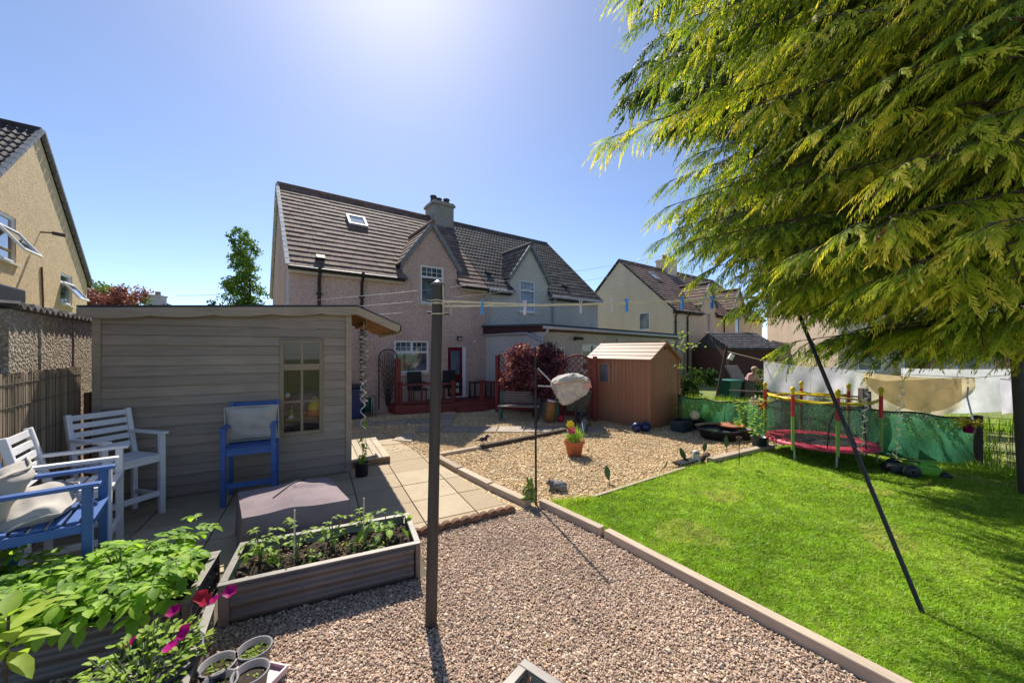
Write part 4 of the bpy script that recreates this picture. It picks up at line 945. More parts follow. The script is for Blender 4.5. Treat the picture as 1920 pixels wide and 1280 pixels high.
ring = [(i/n, 0) for i in range(n)]+[(1, j/n) for j in range(n)]+[(1-i/n, 1) for i in range(n)]+[(0, 1-j/n) for j in range(n)]
cc = (qa+qb+qc+qd)/4; vs = []; fs = []; K = len(ring)
for lv in range(7):
    for k, (u, v) in enumerate(ring):
        p, z = cov(u, v); f = lv/6; o = (p-cc); wv = 1+.03*f+.018*f*math.sin(k*.55)+.01*f*math.sin(k*1.3+2)
        q = cc+o*wv; vs.append((q.x, q.y, z*(1-f)+.015*f))
for lv in range(6):
    for k in range(K): a = lv*K+k; b = lv*K+(k+1) % K; fs.append((a, a+K, b+K, b))
mb.add(vs, fs, r=.5, sm=True); fcv = mb.build('covered_table', M['cover']); sb_ = fcv.modifiers.new('fine', 'SUBSURF'); sb_.subdivision_type = 'SIMPLE'; sb_.levels = sb_.render_levels = 2; tx = bpy.data.textures.new('cover_creases', 'CLOUDS'); tx.noise_scale = .3; dm = fcv.modifiers.new('creases', 'DISPLACE'); dm.texture = tx; dm.strength = .004; dm.texture_coords = 'LOCAL'; tag(fcv, 'garden box under a brown grey fabric cover with a raised fold', 'covered box')
mb = MB(); cp = [cov(.3+.4*q, .35+.45*q) for q in [i/8 for i in range(9)]]; mb.tube([(p.x, p.y, z+.008) for p, z in cp], .006, 5); mb.build('cord', M['black'], fcv)
# ------------------------------------------------------------------ raised beds of corrugated steel
M['soil'] = plain('potting_soil', (.045, .03, .02), .95, .6, 30, bmp=1.0, bscale=40)
M['chips'] = stonem('soil_crumbs', [(.03, .02, .015), (.12, .08, .05), (.3, .2, .12), (.06, .04, .03), (.4, .28, .18)])
def bed(label, p0, p1, depth, hgt, soil=True, crumbs=0, seed=0, only=None):
    """p0 -> p1 is the long front edge; depth goes to its left"""
    p0, p1 = Vector(p0), Vector(p1); d = p1-p0; L = d.length
    t = thing('raised_bed', label, 'raised bed', (p0.x, p0.y, 0), math.atan2(d.y, d.x)); W = depth
    def wall(a, b, nrm, parent):
        a, b, nrm = Vector(a), Vector(b), Vector(nrm); mb = MB(); n = 26; vs = []; fs = []
        for i in range(n+1):
            z = .0+(hgt-.006)*i/n; w_ = .012*math.tanh(2.2*math.sin(z/hgt*2*math.pi*3-1.2))
            for q in (a, b): vs.append((q.x+nrm.x*w_, q.y+nrm.y*w_, z)); vs.append((q.x+nrm.x*(w_-.006), q.y+nrm.y*(w_-.006), z))
        for i in range(n): c = 4*i; fs += [(c, c+2, c+6, c+4), (c+3, c+1, c+5, c+7)]
        b2 = len(fs)//2
        mb.add(vs, fs[0::2], r=.5, sm=True); mb.add(vs, fs[1::2], r=.5, m=1, sm=True); o = mb.build('side_panel', [M['bed_metal'], M['bed_in']], parent)
        bl = MB()
        for q in (.04, .36, .64, .96):
            for z in (.22, .5, .78): c = a.lerp(b, q)+nrm*.016; bl.ball((c.x, c.y, hgt*z), .007, 6)
        bl.build('bolts', M['zinc'], o)
    k = .03
    sides = [((k, 0, 0), (L-k, 0, 0), (0, -1, 0)), ((L, k, 0), (L, W-k, 0), (1, 0, 0)), ((L-k, W, 0), (k, W, 0), (0, 1, 0)), ((0, W-k, 0), (0, k, 0), (-1, 0, 0))]
    for i_ in (only or range(4)): wall(*sides[i_], t)
    for x, y in (((0, 0), (L, 0), (L, W), (0, W)) if not only else ((0, 0), (L, 0))): MB().b2((x-.02 if x else -.02, y-.02, 0), (x+.045 if not x else x+.02, y+.045 if not y else y+.02, hgt)).build('corner_post', M['bed_metal'], t, bevel=.008)
    mb = MB(); e = .025
    for a, b in (((-e, -e), (L+e, e)), ((-e, W-e), (L+e, W+e)), ((-e, e), (e, W-e)), ((L-e, e), (L+e, W-e)))[:1 if only else 4]: mb.b2((a[0], a[1], hgt), (b[0], b[1], hgt+.012))
    mb.build('rim', M['zinc'], t, bevel=.004)
    if soil:
        mb = MB(); n, m = 30, 14; rg = random.Random(seed); vs = [(.02+(L-.04)*i/n, .02+(W-.04)*j/m, hgt*.72+rg.uniform(-.018, .018)+.02*math.sin(i*.7+j)) for i in range(n+1) for j in range(m+1)]
        mb.add(vs, [(i*(m+1)+j, (i+1)*(m+1)+j, (i+1)*(m+1)+j+1, i*(m+1)+j+1) for i in range(n) for j in range(m)], r=.5, sm=True); so_ = mb.build('soil', M['soil'], t)
        mb = MB()
        for i in range(crumbs):
            x, y = rg.uniform(.05, L-.05), rg.uniform(.05, W-.05); s = rg.uniform(.006, .018); mb.ball((x, y, hgt*.72+.02+rg.uniform(-.01, .01)), s, 5, (1, rg.uniform(.5, 1), rg.uniform(.4, .9)), sm=False, r=rg.random())
        if crumbs: o = mb.build('bark_crumbs', M['chips'], so_); o['kind'] = 'stuff'
    return t, Fr((p0.x, p0.y), math.degrees(math.atan2(d.y, d.x))), L
b1, B1, L1 = bed('brown corrugated steel raised bed with young tomato plants beside the post', (-1.995, 2.53), (-.79, 3.08), .58, .28, True, 420, 3)
b2_, B2, L2 = bed('brown corrugated steel raised bed full of potato plants', (-4.05, 1.46), (-2.09, 2.36), .62, .28, True, 60, 5)
b3, B3, L3 = bed('loose corrugated steel bed panel standing beside the petunia pot', (-1.50, 1.62), (-1.89, 2.30), .1, .28, False, only=(0,))
b4, B4, L4 = bed('steel raised bed corner at the bottom edge of the gravel', (.07-.9, 1.89-.55), (.07, 1.89), .05, .27, False) if 0 else (None, None, None)
t, _, _ = bed('steel raised bed whose corner pokes in at the bottom of the gravel', (.79, 1.33), (.07, 1.9), .8, .27, False)
def stem_bunch(kind, seed, nst, hgt, spread, nl, leafL, pairs, mat, droop=.5):
    """one bushy plant: leaning stems with pinnate leaves"""
    rg = random.Random(seed); lb, sb = MB(), MB()
    for i in range(nst):
        a = 6.283*i/nst+rg.uniform(-.4, .4); s = spread*rg.uniform(.25, 1); h = hgt*rg.uniform(.65, 1)
        top = Vector((math.cos(a)*s, math.sin(a)*s, h)); pts = [Vector((0, 0, 0)), top*.4+Vector((0, 0, h*.15)), top]
        sb.tube(pts, [.008, .006, .004], 5, cap=False, r=.5)
        for j in range(nl):
            q = .35+.65*j/max(1, nl-1); c = pts[1].lerp(pts[2], max(0, (q-.4)/.6)) if q > .4 else pts[0].lerp(pts[1], q/.4)
            b = a+rg.uniform(-1.9, 1.9); compound(lb, sb, c, (math.cos(b), math.sin(b), rg.uniform(.1, .7)), leafL*rg.uniform(1.5, 2.3), pairs, leafL, rg, droop=droop*rg.uniform(.6, 1.4))
    return lb, sb, mat
def plant(name, label, cat, loc, spec, group=None):
    lb, sb, mat = spec; t = thing(name, label, cat, loc, 0, group); lb.build('leaves', mat, t); sb.build('stem', M['stem'], t); return t
pots = []
protos = [plant('potato_plant', '', 'potato plant', (0, 0, 0), stem_bunch('p', s, 7, .40, .26, 5, .082, 3, M['potato']), 'potato plants crowding the steel bed') for s in (1, 2, 3)]
spots = [(x, y) for x in (.1, .42, .74, 1.06, 1.38, 1.7, 1.9) for y in (.05, .24, .46)]
for i, (x, y) in enumerate(spots):
    p = B2.w(x+RG.uniform(-.05, .05), y+RG.uniform(-.05, .05), .2); lab = 'bushy potato plant in the crowded steel bed at the lower left'
    if i < 3: o = protos[i]; o.location = p; o.rotation_euler = (0, 0, RG.uniform(0, 6)); o['label'] = lab
    else: o = dup(protos[i % 3], p, RG.uniform(0, 6.28), lab, scale=RG.uniform(.8, 1.12))
def tomato(seed, h): return stem_bunch('t', seed, 2, h, .06, 4, .05, 2, M['bright_leaf'], .25)
plant('tomato_plant', 'leafy young plant at the left end of the bed with canes', 'vegetable plant', B1.w(.16, .36, .2), stem_bunch('t', 21, 4, .3, .1, 3, .055, 2, M['bright_leaf']))
plant('tomato_plant', 'tall tomato seedling tied to the left cane', 'vegetable plant', B1.w(.42, .28, .2), tomato(22, .33))
plant('tomato_plant', 'upright celery-like plant in the middle of the steel bed', 'vegetable plant', B1.w(.68, .34, .2), stem_bunch('t', 23, 5, .27, .07, 2, .042, 2, M['bright_leaf']))
plant('tomato_plant', 'thin tomato seedling tied to the right cane', 'vegetable plant', B1.w(.93, .3, .2), tomato(24, .34))
plant('tomato_plant', 'small pepper plant with broad leaves at the right end of the steel bed', 'vegetable plant', B1.w(1.1, .4, .2), stem_bunch('t', 25, 4, .2, .1, 2, .085, 1, M['potato']))
for i, (x, y) in enumerate(((.26, .3), (.55, .2), (.82, .25), (1.0, .16))): plant('seedling', ['small low seedling beside the left cane', 'little seedling in front of the celery-like plant', 'yellowing seedling in the middle of the bed', 'small leaf cluster near the right end of the bed'][i], 'seedling', B1.w(x, y, .2), stem_bunch('s', 40+i, 4, .09, .06, 2, .035, 1, M['bright_leaf']))
for i, (x, y, z) in enumerate(((.40, .27, .62), (.915, .29, .62))):
    p = B1.w(x, y); tag(MB().tube([(p.x, p.y, .15), (p.x+.006, p.y, z)], .0055, 6).build('bamboo_cane', M['rope']), ['pale bamboo cane standing in front of the covered box', 'pale bamboo cane near the right end of the steel bed'][i], 'cane')
# young tree with big leaves, low at the left edge
yt = thing('young_tree', 'young broad-leaved sapling with glossy leaves at the lower left edge', 'sapling', (-2.12, 1.50, 0)); lb, sb = MB(), MB()
sb.tube([(0, 0, 0), (.02, .02, .4), (.0, .05, .78)], [.009, .007, .005], 6)
for i in range(15): a = i*2.4; z = .78-.012*i; cross_leaf(lb, (0, .05, z), (math.cos(a), math.sin(a), .75-.08*i), .16, .062, r=.4+.6*RG.random(), droop=.25)
sb.tube([(.01, .02, .3), (-.1, -.06, .6)], [.006, .004], 5)
for i in range(8): a = i*2.4+1; cross_leaf(lb, (-.1, -.06, .6-.02*i), (math.cos(a), math.sin(a), .3), .15, .06, r=.3+.6*RG.random(), droop=.3)
lb.build('leaves', M['bright_leaf'], yt); sb.build('stem', M['bark'], yt)
# petunias in a big dark pot
pp = thing('flower_pot', 'large black pot of magenta petunias between two steel beds at the lower left', 'flower pot', (-1.84, 1.86, 0))
MB().lathe([(0, 0), (.16, 0), (.21, .3), (.225, .3), (.225, .325), (.2, .325), (.195, .28), (0, .28)], n=36).build('pot', M['pot_black'], pp)
lb, sb = MB(), MB()
for i in range(330):
    a = RG.uniform(0, 6.28); r = .23*math.sqrt(RG.random()); z = .3+RG.uniform(-.02, .14)*(1.2-r*3); cross_leaf(lb, (r*math.cos(a), r*math.sin(a), z), (math.cos(a)+RG.uniform(-.6, .6), math.sin(a)+RG.uniform(-.6, .6), RG.uniform(-.2, .8)), RG.uniform(.03, .055), .022, r=RG.random())
for i in range(30): a = RG.uniform(0, 6.28); r = .22*RG.random(); sb.tube([(r*.5*math.cos(a), r*.5*math.sin(a), .28), (r*math.cos(a), r*math.sin(a), .4+RG.uniform(0, .08))], .003, 4, cap=False)
lb.build('leaves', M['bright_leaf'], pp); sb.build('stem', M['stem'], pp)
for i, (x, y, z, ms) in enumerate(((.10, .2, .52, 'redpetal'), (.15, .17, .52, 'redpetal'), (.2, .16, .53, 'magenta'), (.26, .2, .55, 'magenta'), (.16, .02, .46, 'magenta'), (.14, -.03, .43, 'magenta'), (-.13, .03, .40, 'magenta'), (-.02, .16, .47, 'magenta'))):
    mb = MB(); tl = Matrix.Rotation(.5+RG.uniform(-.4, .4), 3, 'X') @ Matrix.Rotation(RG.uniform(-.5, .5), 3, 'Y'); vs = [Vector((0, 0, -.02))]; n = 20
    for k in range(n): a = 6.283*k/n; rr = .034*(1+.1*math.cos(5*a)); vs.append(Vector((rr*math.cos(a), rr*math.sin(a), .007*math.sin(10*a))))
    mb.add([tl @ v+Vector((x, y, z)) for v in vs], [(0, 1+k, 1+(k+1) % n) for k in range(n)], sm=True); mb.tube([(x, y, z-.02), (x*.7, y*.7, .3)], .003, 4, m=0, cap=False) if 0 else None; mb.build('flower', M[ms], pp)
# small pots in a white tray
tr = thing('seed_tray', 'white plastic tray under four grey seedling pots', 'tray', (-1.48, 2.03, 0), R(-12)); mb = MB(); mb.b2((-.2, -.16, .012), (.13, .17, .02)); [mb.b2(a, b) for a, b in (((-.2, -.16, .02), (-.19, .17, .045)), ((.12, -.16, .02), (.13, .17, .045)), ((-.19, -.16, .02), (.12, -.15, .045)), ((-.19, .16, .02), (.12, .17, .045)))]; mb.build('tray', M['pink_pl'], tr)
for i, (x, y, lb_) in enumerate(((-1.49, 2.13, 'grey seedling pot with moss in the tray, nearest the steel bed'), (-1.615, 2.02, 'grey seedling pot with a small green sprout in the tray'), (-1.40, 1.97, 'empty dark-bottomed grey pot at the right of the tray'), (-1.52, 1.90, 'grey pot at the front of the tray cut off by the lower edge'))):
    t = thing('seedling_pot', lb_, 'plant pot', (x, y, .021), 0, 'grey pots in the white tray')
    MB().lathe([(0, 0), (.062, 0), (.083, .145), (.09, .145), (.09, .158), (.08, .158), (.076, .12), (0, .12)], n=28).build('pot', M['pot_grey'], t)
    mb = MB(); mb.lathe([(.0005, .128), (.03, .126), (.06, .124), (.0765, .12)], n=20); mb.build('soil', M['soil'], t)
    lb = MB(); [cross_leaf(lb, (RG.uniform(-.05, .05), RG.uniform(-.05, .05), .126), (RG.uniform(-1, 1), RG.uniform(-1, 1), RG.uniform(.1, 1)), RG.uniform(.012, .03), .01, r=RG.random()) for _ in range([60, 30, 6, 20][i])]; lb.build('seedlings', M['bright_leaf'], t)
# ------------------------------------------------------------------ clothes pole, line, pegs, prop
pb, pt = Vector((-.563, 2.556, 0)), Vector((-.516, 2.556, 2.345))
cp_ = thing('clothes_pole', 'thick dark clothes pole with a pointed cap standing in the pink gravel', 'clothes pole', pb); d_ = pt-pb
mb = MB(); mb.tube([(0, 0, -.05), tuple(d_*.5), tuple(d_)], [.041, .038, .037], 16); mb.build('post', M['post'], cp_)
MB().lathe([(.045, 0), (.046, .008), (.03, .022), (.008, .036), (.0005, .037)], tuple(d_), 16).build('cap', M['silver'] if 0 else M['zinc'], cp_)
for dz, (a, b) in ((-.115, (-.075, .03)), (-.195, (-.07, .075))):
    c = d_+Vector((0, 0, dz)); MB().tube([(c.x+a, c.y-.02, c.z+.004), (c.x+b, c.y+.02, c.z-.002)], .0075, 6).build('hook', M['black'], cp_)
mb = MB()
for z0, z1 in ((-.105, -.135), (-.13, -.1), (-.2, -.19), (-.12, -.175)):
    pts = [(d_.x+.043*math.cos(a), d_.y+.043*math.sin(a), d_.z+z0+(z1-z0)*(.5+.5*math.sin(a))) for a in [i*.4 for i in range(17)]]; mb.tube(pts, .0045, 5)
mb.tube([(d_.x+.042, -.03, d_.z-.115), (d_.x+.09, -.03, d_.z-.13), (d_.x+.1, -.03, d_.z-.21)], .004, 5)
mb.tube([(d_.x+.042, -.03, d_.z+.0), (d_.x+.044, -.03, d_.z-.2)], .0035, 5); mb.build('rope_knot', M['rope'], cp_)
LA = pt+Vector((.04, 0, -.13)); LB = P(1483, 553, 3.57); LC = Vector((6.52, 4.77, 2.38))
ln = MB(); ln.tube([LA+Vector((0, 0, .02)), LA.lerp(LB, .22)+Vector((0, 0, -.028)), LA.lerp(LB, .5)+Vector((0, 0, -.03)), LB, LB.lerp(LC, .5)+Vector((0, 0, -.03)), LC], .0068, 6)
ln.tube([LA+Vector((0, 0, -.015)), LA.lerp(LB, .22)+Vector((0, 0, -.03)), LA.lerp(LB, .5)+Vector((0, 0, -.038)), LB+Vector((0, 0, -.012)), LC], .0058, 6)
tag(ln.build('clothes_line', M['rope']), 'cream double clothes line stretched from the dark pole to the right', 'clothes line')
def peg(px, mat, label):
    k = (px-CX)/F; a, b = LA.to_2d(), LB.to_2d(); d = b-a; q = (k*a.y-a.x)/(d.x-k*d.y); p = LA.lerp(LB, q)+Vector((0, 0, -.03*min(1, q/.22)))
    t = thing('clothes_peg', label, 'clothes peg', p, RG.uniform(-.4, .4), 'pegs along the clothes line')
    for s in (-1, 1):
        mb = MB(); mb.bar((s*.012, 0, .028), (s*.004, 0, -.01), .016, .008, up=(1, 0, 0)); mb.bar((s*.005, 0, -.01), (s*.006, 0, -.055), .018, .009, up=(1, 0, 0)); mb.build('jaw', mat, t)
    MB().tube([(-.011, 0, -.008), (.011, 0, -.008)], .006, 6).build('spring', M['silver'], t); t.scale = (.85, 1.1, 1.3)
for px, ms, lb_ in ((904, 'lblue_pl', 'light blue peg on the line nearest the dark pole'), (984, 'pink_pl', 'tilted pale pink peg in front of the grey house window'), (1089, 'pink_pl', 'pale pink peg in front of the right edge of the grey house'), (1148, 'pink_pl', 'pale pink peg next to a blue one before the cream gable'),
                    (1175, 'lblue_pl', 'blue peg just right of a pink one before the cream gable'), (1279, 'lblue_pl', 'blue peg in front of the cream house roof'), (1335, 'blue_pl', 'blue peg nearest the conifer')): peg(px, M[ms], lb_)
pr_ = thing('clothes_prop', 'long black clothes prop leaning from the lawn up to the line', 'clothes prop', (2.927, 2.596, 0)); tp = LB-Vector((2.927, 2.596, 0))
MB().tube([(0, 0, -.03), tuple(tp*.985)], .0155, 8).build('shaft', M['black'], pr_)
MB().tube([tuple(tp*.45), tuple(tp*.52)], .018, 8).build('sleeve', M['felt'], pr_)
mb = MB(); e = tp*.985; mb.tube([tuple(e), (e.x-.03, e.y, e.z+.05)], .006, 5); mb.tube([tuple(e), (e.x+.03, e.y, e.z+.05)], .006, 5); mb.build('fork', M['black'], pr_)
tag(MB().tube([(6.64, 4.76, -.05), (6.5, 4.77, 2.5)], .055, 12).build('clothes_pole', M['post']), 'leaning dark clothes pole at the right edge under the conifer', 'clothes pole')
tp_ = thing('shepherd_pole', 'thin dark metal rod standing at the corner of lawn and gravel', 'metal pole', (.295, 4.52, 0))
mb = MB(); mb.tube([(0, 0, -.02), (-.004, 0, .95), (-.012, 0, 1.93)], [.014, .013, .012], 8); mb.build('rod', M['black'], tp_); MB().lathe([(.02, .93), (.02, 1.0)], n=8).build('joint', M['black'], tp_)
# ------------------------------------------------------------------ red deck at the back door
dk_ = thing('deck', 'red stained timber deck with balustrade and step at the back door', 'deck', HF.w(-2.35, 0), R(36))
DL = [(0, -.62), (3.3, -1.55)]; dline = lambda x: -.62-.93*x/3.3
mb = MB(); n = 24
for i in range(n): x0, x1 = 3.38*i/n, 3.38*(i+1)/n-.012; mb.prism([(x0, dline(x0), .24), (x1, dline(x1), .24), (x1, -.02, .24), (x0, -.02, .24)], (0, 0, .025))
mb.build('boards', M['red_wood'], dk_)
mb = MB(); mb.bar((-.02, dline(0)-.03, .13), (3.4, dline(3.4)-.03, .13), .035, .27); mb.b2((-.05, dline(0)-.02, 0), (-.015, -.02, .26)); mb.build('fascia', M['red_wood'], dk_)
mb = MB(); ang = math.atan2(-.93, 3.3); mb.box((2.05, dline(2.05)-.2, .07), (.95, .3, .14), rotz(ang)); mb.build('step', M['red_wood'], dk_, bevel=.006)
def balus(x0, x1, nb, h0=.27, h1=.86):
    for x in (x0, x1):
        mb = MB(); y = dline(x)+.05; mb.b2((x-.05, y-.05, .0), (x+.05, y+.05, h1+.06)); mb.b2((x-.065, y-.065, h1+.06), (x+.065, y+.065, h1+.085)); mb.build('post', M['red_wood'], dk_, bevel=.006)
    mb = MB(); mb.bar((x0+.05, dline(x0)+.05, h1), (x1-.05, dline(x1)+.05, h1), .07, .045); mb.bar((x0+.05, dline(x0)+.05, h0+.06), (x1-.05, dline(x1)+.05, h0+.06), .05, .05); mb.build('handrail', M['red_wood'], dk_)
    for i in range(nb): x = x0+(x1-x0)*(i+1)/(nb+1); y = dline(x)+.05; MB().b2((x-.018, y-.018, h0+.08), (x+.018, y+.018, h1-.02)).build('baluster', M['red_wood'], dk_)
balus(.12, 1.62, 4); balus(2.5, 3.3, 3)
o = MB().b2((-.07, -.07, 0), (.07, .07, 1.62)).build('deck_post', M['red_wood'], loc=HF.w(-2.27, -.5)); o.rotation_euler[2] = R(36); tag(o, 'tall red timber post at the left end of the deck', 'post')
for nm, x, lb_ in (('metal_chair', .75, 'dark metal chair behind the left deck balustrade'), ('metal_chair', 1.95, 'dark wicker chair beside the red back door')):
    t = thing(nm, lb_, 'chair', HF.w(-2.35+x, -.35, .266), R(36+180)); k = .2
    for sx in (-1, 1):
        for sy in (-1, 1): MB().tube([(sx*k, sy*k, 0), (sx*k, sy*k, .4)], .015, 6).build('leg', M['black'], t)
    MB().b2((-.24, -.24, .38), (.24, .24, .43)).build('seat', M['black'], t, bevel=.01); MB().box((0, -.25, .68), (.46, .04, .52), Matrix.Rotation(.12, 3, 'X')).build('backrest', M['black'], t, bevel=.01)
    mb = MB(); [mb.b2((sx*.24-.02, -.24, .58), (sx*.24+.02, .2, .62)) for sx in (-1, 1)]; mb.build('armrest', M['black'], t)
tt = thing('garden_table', 'dark table standing on the deck under the blocked window', 'table', HF.w(.62, -.42, .266), R(36)); MB().b2((-.36, -.2, .5), (.36, .2, .54)).build('table_top', M['black'], tt)
for a, b in ((-.32, -.17), (.32, -.17), (.32, .17), (-.32, .17)): MB().b2((a-.02, b-.02, 0), (a+.02, b+.02, .5)).build('leg', M['black'], tt)
o = MB().ball((0, 0, 0), .13, 14, (1.2, 1, .8)).build('topiary_ball', M['green_pl'], loc=HF.w(.92, -1.25, .98)); tag(o, 'small green ball ornament on the right end of the deck rail', 'ornament')
# fan trellis on the house wall
ft = thing('fan_trellis', 'dark arched fan trellis leaning on the pink house wall', 'trellis', HF.w(-2.44, -.14), R(36)); mb = MB(); wv = .27; hz = 1.9
arch = [(-wv, 0, .12), (-wv, 0, hz-.25)]+[(wv*math.cos(a), 0, hz-.25+.25*math.sin(a)) for a in [math.pi*(1-i/10) for i in range(11)]]+[(wv, 0, .12)]
mb.tube(arch, .018, 6); mb.build('frame', M['dark_trellis'], ft); mb = MB()
for i in range(9):
    q = -1+2*i/8; mb.bar((q*.05, .0, .2), (q*.24, .0, hz-.05-.2*q*q), .02, .012)
for sg in (-1, 1):
    for i in range(9): z = .3+i*.17; mb.bar((0, .012, z), (sg*wv, .012, z+.32), .018, .012) if z+.32 < hz-.1 else None
mb.build('lattice', M['dark_trellis'], ft)
# hose reel, dark water butt and clutter at the house foot
hr = thing('hose_reel', 'green hose wound on a reel at the foot of the pink house wall', 'hose reel', P(688, 655, 10.6).xy.to_3d(), R(20)); hr.location.z = 0
mb = MB(); rx = Matrix.Rotation(R(90), 3, 'Y'); mb.lathe([(.1, -.1), (.2, -.11), (.2, .11), (.1, .1)], (0, 0, .3), 18, rx); mb.build('hose', M['teal'], hr)
for s in (-.12, .12): MB().lathe([(.02, s), (.24, s), (.24, s+.012), (.02, s+.012)], (0, 0, .3), 18, rx).build('drum_side', M['green_pl'] if 0 else M['grey_pipe'], hr)
mb = MB(); [mb.bar((s, y, 0), (s, 0, .3), .02, .02) for s in (-.15, .15) for y in (-.18, .18)]; mb.build('stand', M['black'], hr)
wb = thing('water_butt', 'dark blue bin at the corner of the pink house', 'bin', P(655, 655, 10.2).xy.to_3d(), R(36)); wb.location.z = 0; MB().b2((-.3, -.3, 0), (.3, .3, .85)).build('body', M['navy'], wb, bevel=.05); MB().b2((-.33, -.33, .85), (.33, .33, .92)).build('lid', M['pot_black'], wb, bevel=.02)
gf = thing('border_fence', 'low black hooped border fence by the water bin', 'fence', P(671, 655, 10.3).xy.to_3d(), R(10)); gf.location.z = 0; mb = MB()
for i in range(3): x = i*.16; mb.tube([(x, 0, 0), (x, 0, .5), (x+.03, 0, .58), (x+.08, 0, .61), (x+.13, 0, .58), (x+.16, 0, .5), (x+.16, 0, 0)], .009, 5)
mb.build('hoops', M['black'], gf)
# red trellis fence between deck and plastic shed
tf = [Vector((-.44, 11.2, 0)), Vector((.72, 10.55, 0)), Vector((1.36, 10.12, 0)), Vector((2.2, 9.75, 0))]
for i, (a, b) in enumerate(((tf[0], tf[1]), (tf[2], tf[3]))):
    d = b-a; L = d.length; t = thing('trellis_panel', ['arched red trellis panel at the right end of the deck', 'arched red trellis panel beside the brown plastic shed'][i], 'trellis', a, math.atan2(d.y, d.x))
    for x in (0, L):
        if i == 0 or x == 0 or True: MB().b2((x-.05, -.05, 0), (x+.05, .05, 1.72 if i == 0 or x else 1.8)).build('post', M['red_wood'], t)
    mb = MB(); top = lambda x: 1.7+.22*math.sin(min(1, x/L)*math.pi*.5)**1 if i == 0 else 1.55+.2*math.sin(x/L*math.pi)
    mb.tube([(L*k/12, 0, top(L*k/12)) for k in range(13)], .03, 6); mb.bar((0, 0, 1.18), (L, 0, 1.18), .04, .05); mb.bar((0, 0, .12), (L, 0, .12), .04, .05); mb.build('rail', M['red_wood'], t)
    mb = MB(); k = int(L/.1)
    for q in range(k): mb.b2((L*q/k, -.01, .14), (L*(q+1)/k-.008, .012, 1.16))
    mb.build('boards', M['red_wood'], t); mb = MB(); st_ = .16
    for sg in (-1, 1):
        for q in range(-6, int(L/st_)+7):
            x0 = q*st_; pts = []
            for s in range(13):
                x = x0+sg*s*.06; z = 1.2+s*.06
                if 0 <= x <= L and z <= top(x): pts.append((x, .012*sg, z))
            if len(pts) > 1: mb.bar(pts[0], pts[-1], .022, .01, up=(0, 1, 0))
    mb.build('lattice', M['red_wood'], t)
# bench
bn = thing('garden_bench', 'weathered slatted bench in front of the purple bush', 'bench', (.2, 9.95, 0), R(-7)); mb = MB()
for i in range(5): mb.b2((-.56, .16+i*.022, .44+i*.062), (.56, .18+i*.022, .49+i*.062))
mb.build('backrest', M['slatwood'], bn); mb = MB(); [mb.b2((-.56, -.26+i*.085, .38), (.56, -.19+i*.085, .405)) for i in range(5)]; mb.build('seat', M['slatwood'], bn)
for s in (-.5, .5): mb = MB(); mb.b2((s-.025, -.24, 0), (s+.025, -.18, .38)); mb.b2((s-.025, .1, 0), (s+.025, .16, .4)); mb.bar((s, .13, .38), (s, .27, .76), .05, .04); mb.b2((s-.025, -.24, .34), (s+.025, .15, .38)); mb.build('leg', M['teal'] if s < 0 else M['pot_black'], bn)
# tipped wheelbarrow under a white bulk bag
wbr = thing('wheelbarrow', 'tipped up wheelbarrow with pale handles behind the white bag', 'wheelbarrow', (1.52, 9.35, 0)); mb = MB()
mb.tube([(-.86, .1, 1.42), (-.45, .05, 1.0), (-.1, .0, .62), (.2, .05, .3)], .02, 7); mb.tube([(-.86, -.05, .98), (-.5, -.05, .96), (-.1, -.1, .62), (.25, -.05, .28)], .02, 7); mb.build('handles', M['grey_pipe'], wbr)
mb = MB(); mb.prism([(-.15, -.2, .35), (.35, -.2, .3), (.5, -.2, .85), (-.25, -.2, .9)], (0, .45, 0)); mb.build('tray', M['pot_black'], wbr, bevel=.04)
MB().lathe([(.05, -.05), (.17, -.05), (.19, 0), (.17, .05), (.05, .05)], (.28, .0, .19), 18, Matrix.Rotation(R(80), 3, 'X')).build('wheel', M['pot_black'], wbr)
mb = MB(); mb.tube([(.1, -.22, .5), (.0, -.3, .0)], .018, 6); mb.tube([(.35, -.22, .5), (.4, -.3, .0)], .018, 6); mb.build('leg', M['black'], wbr)
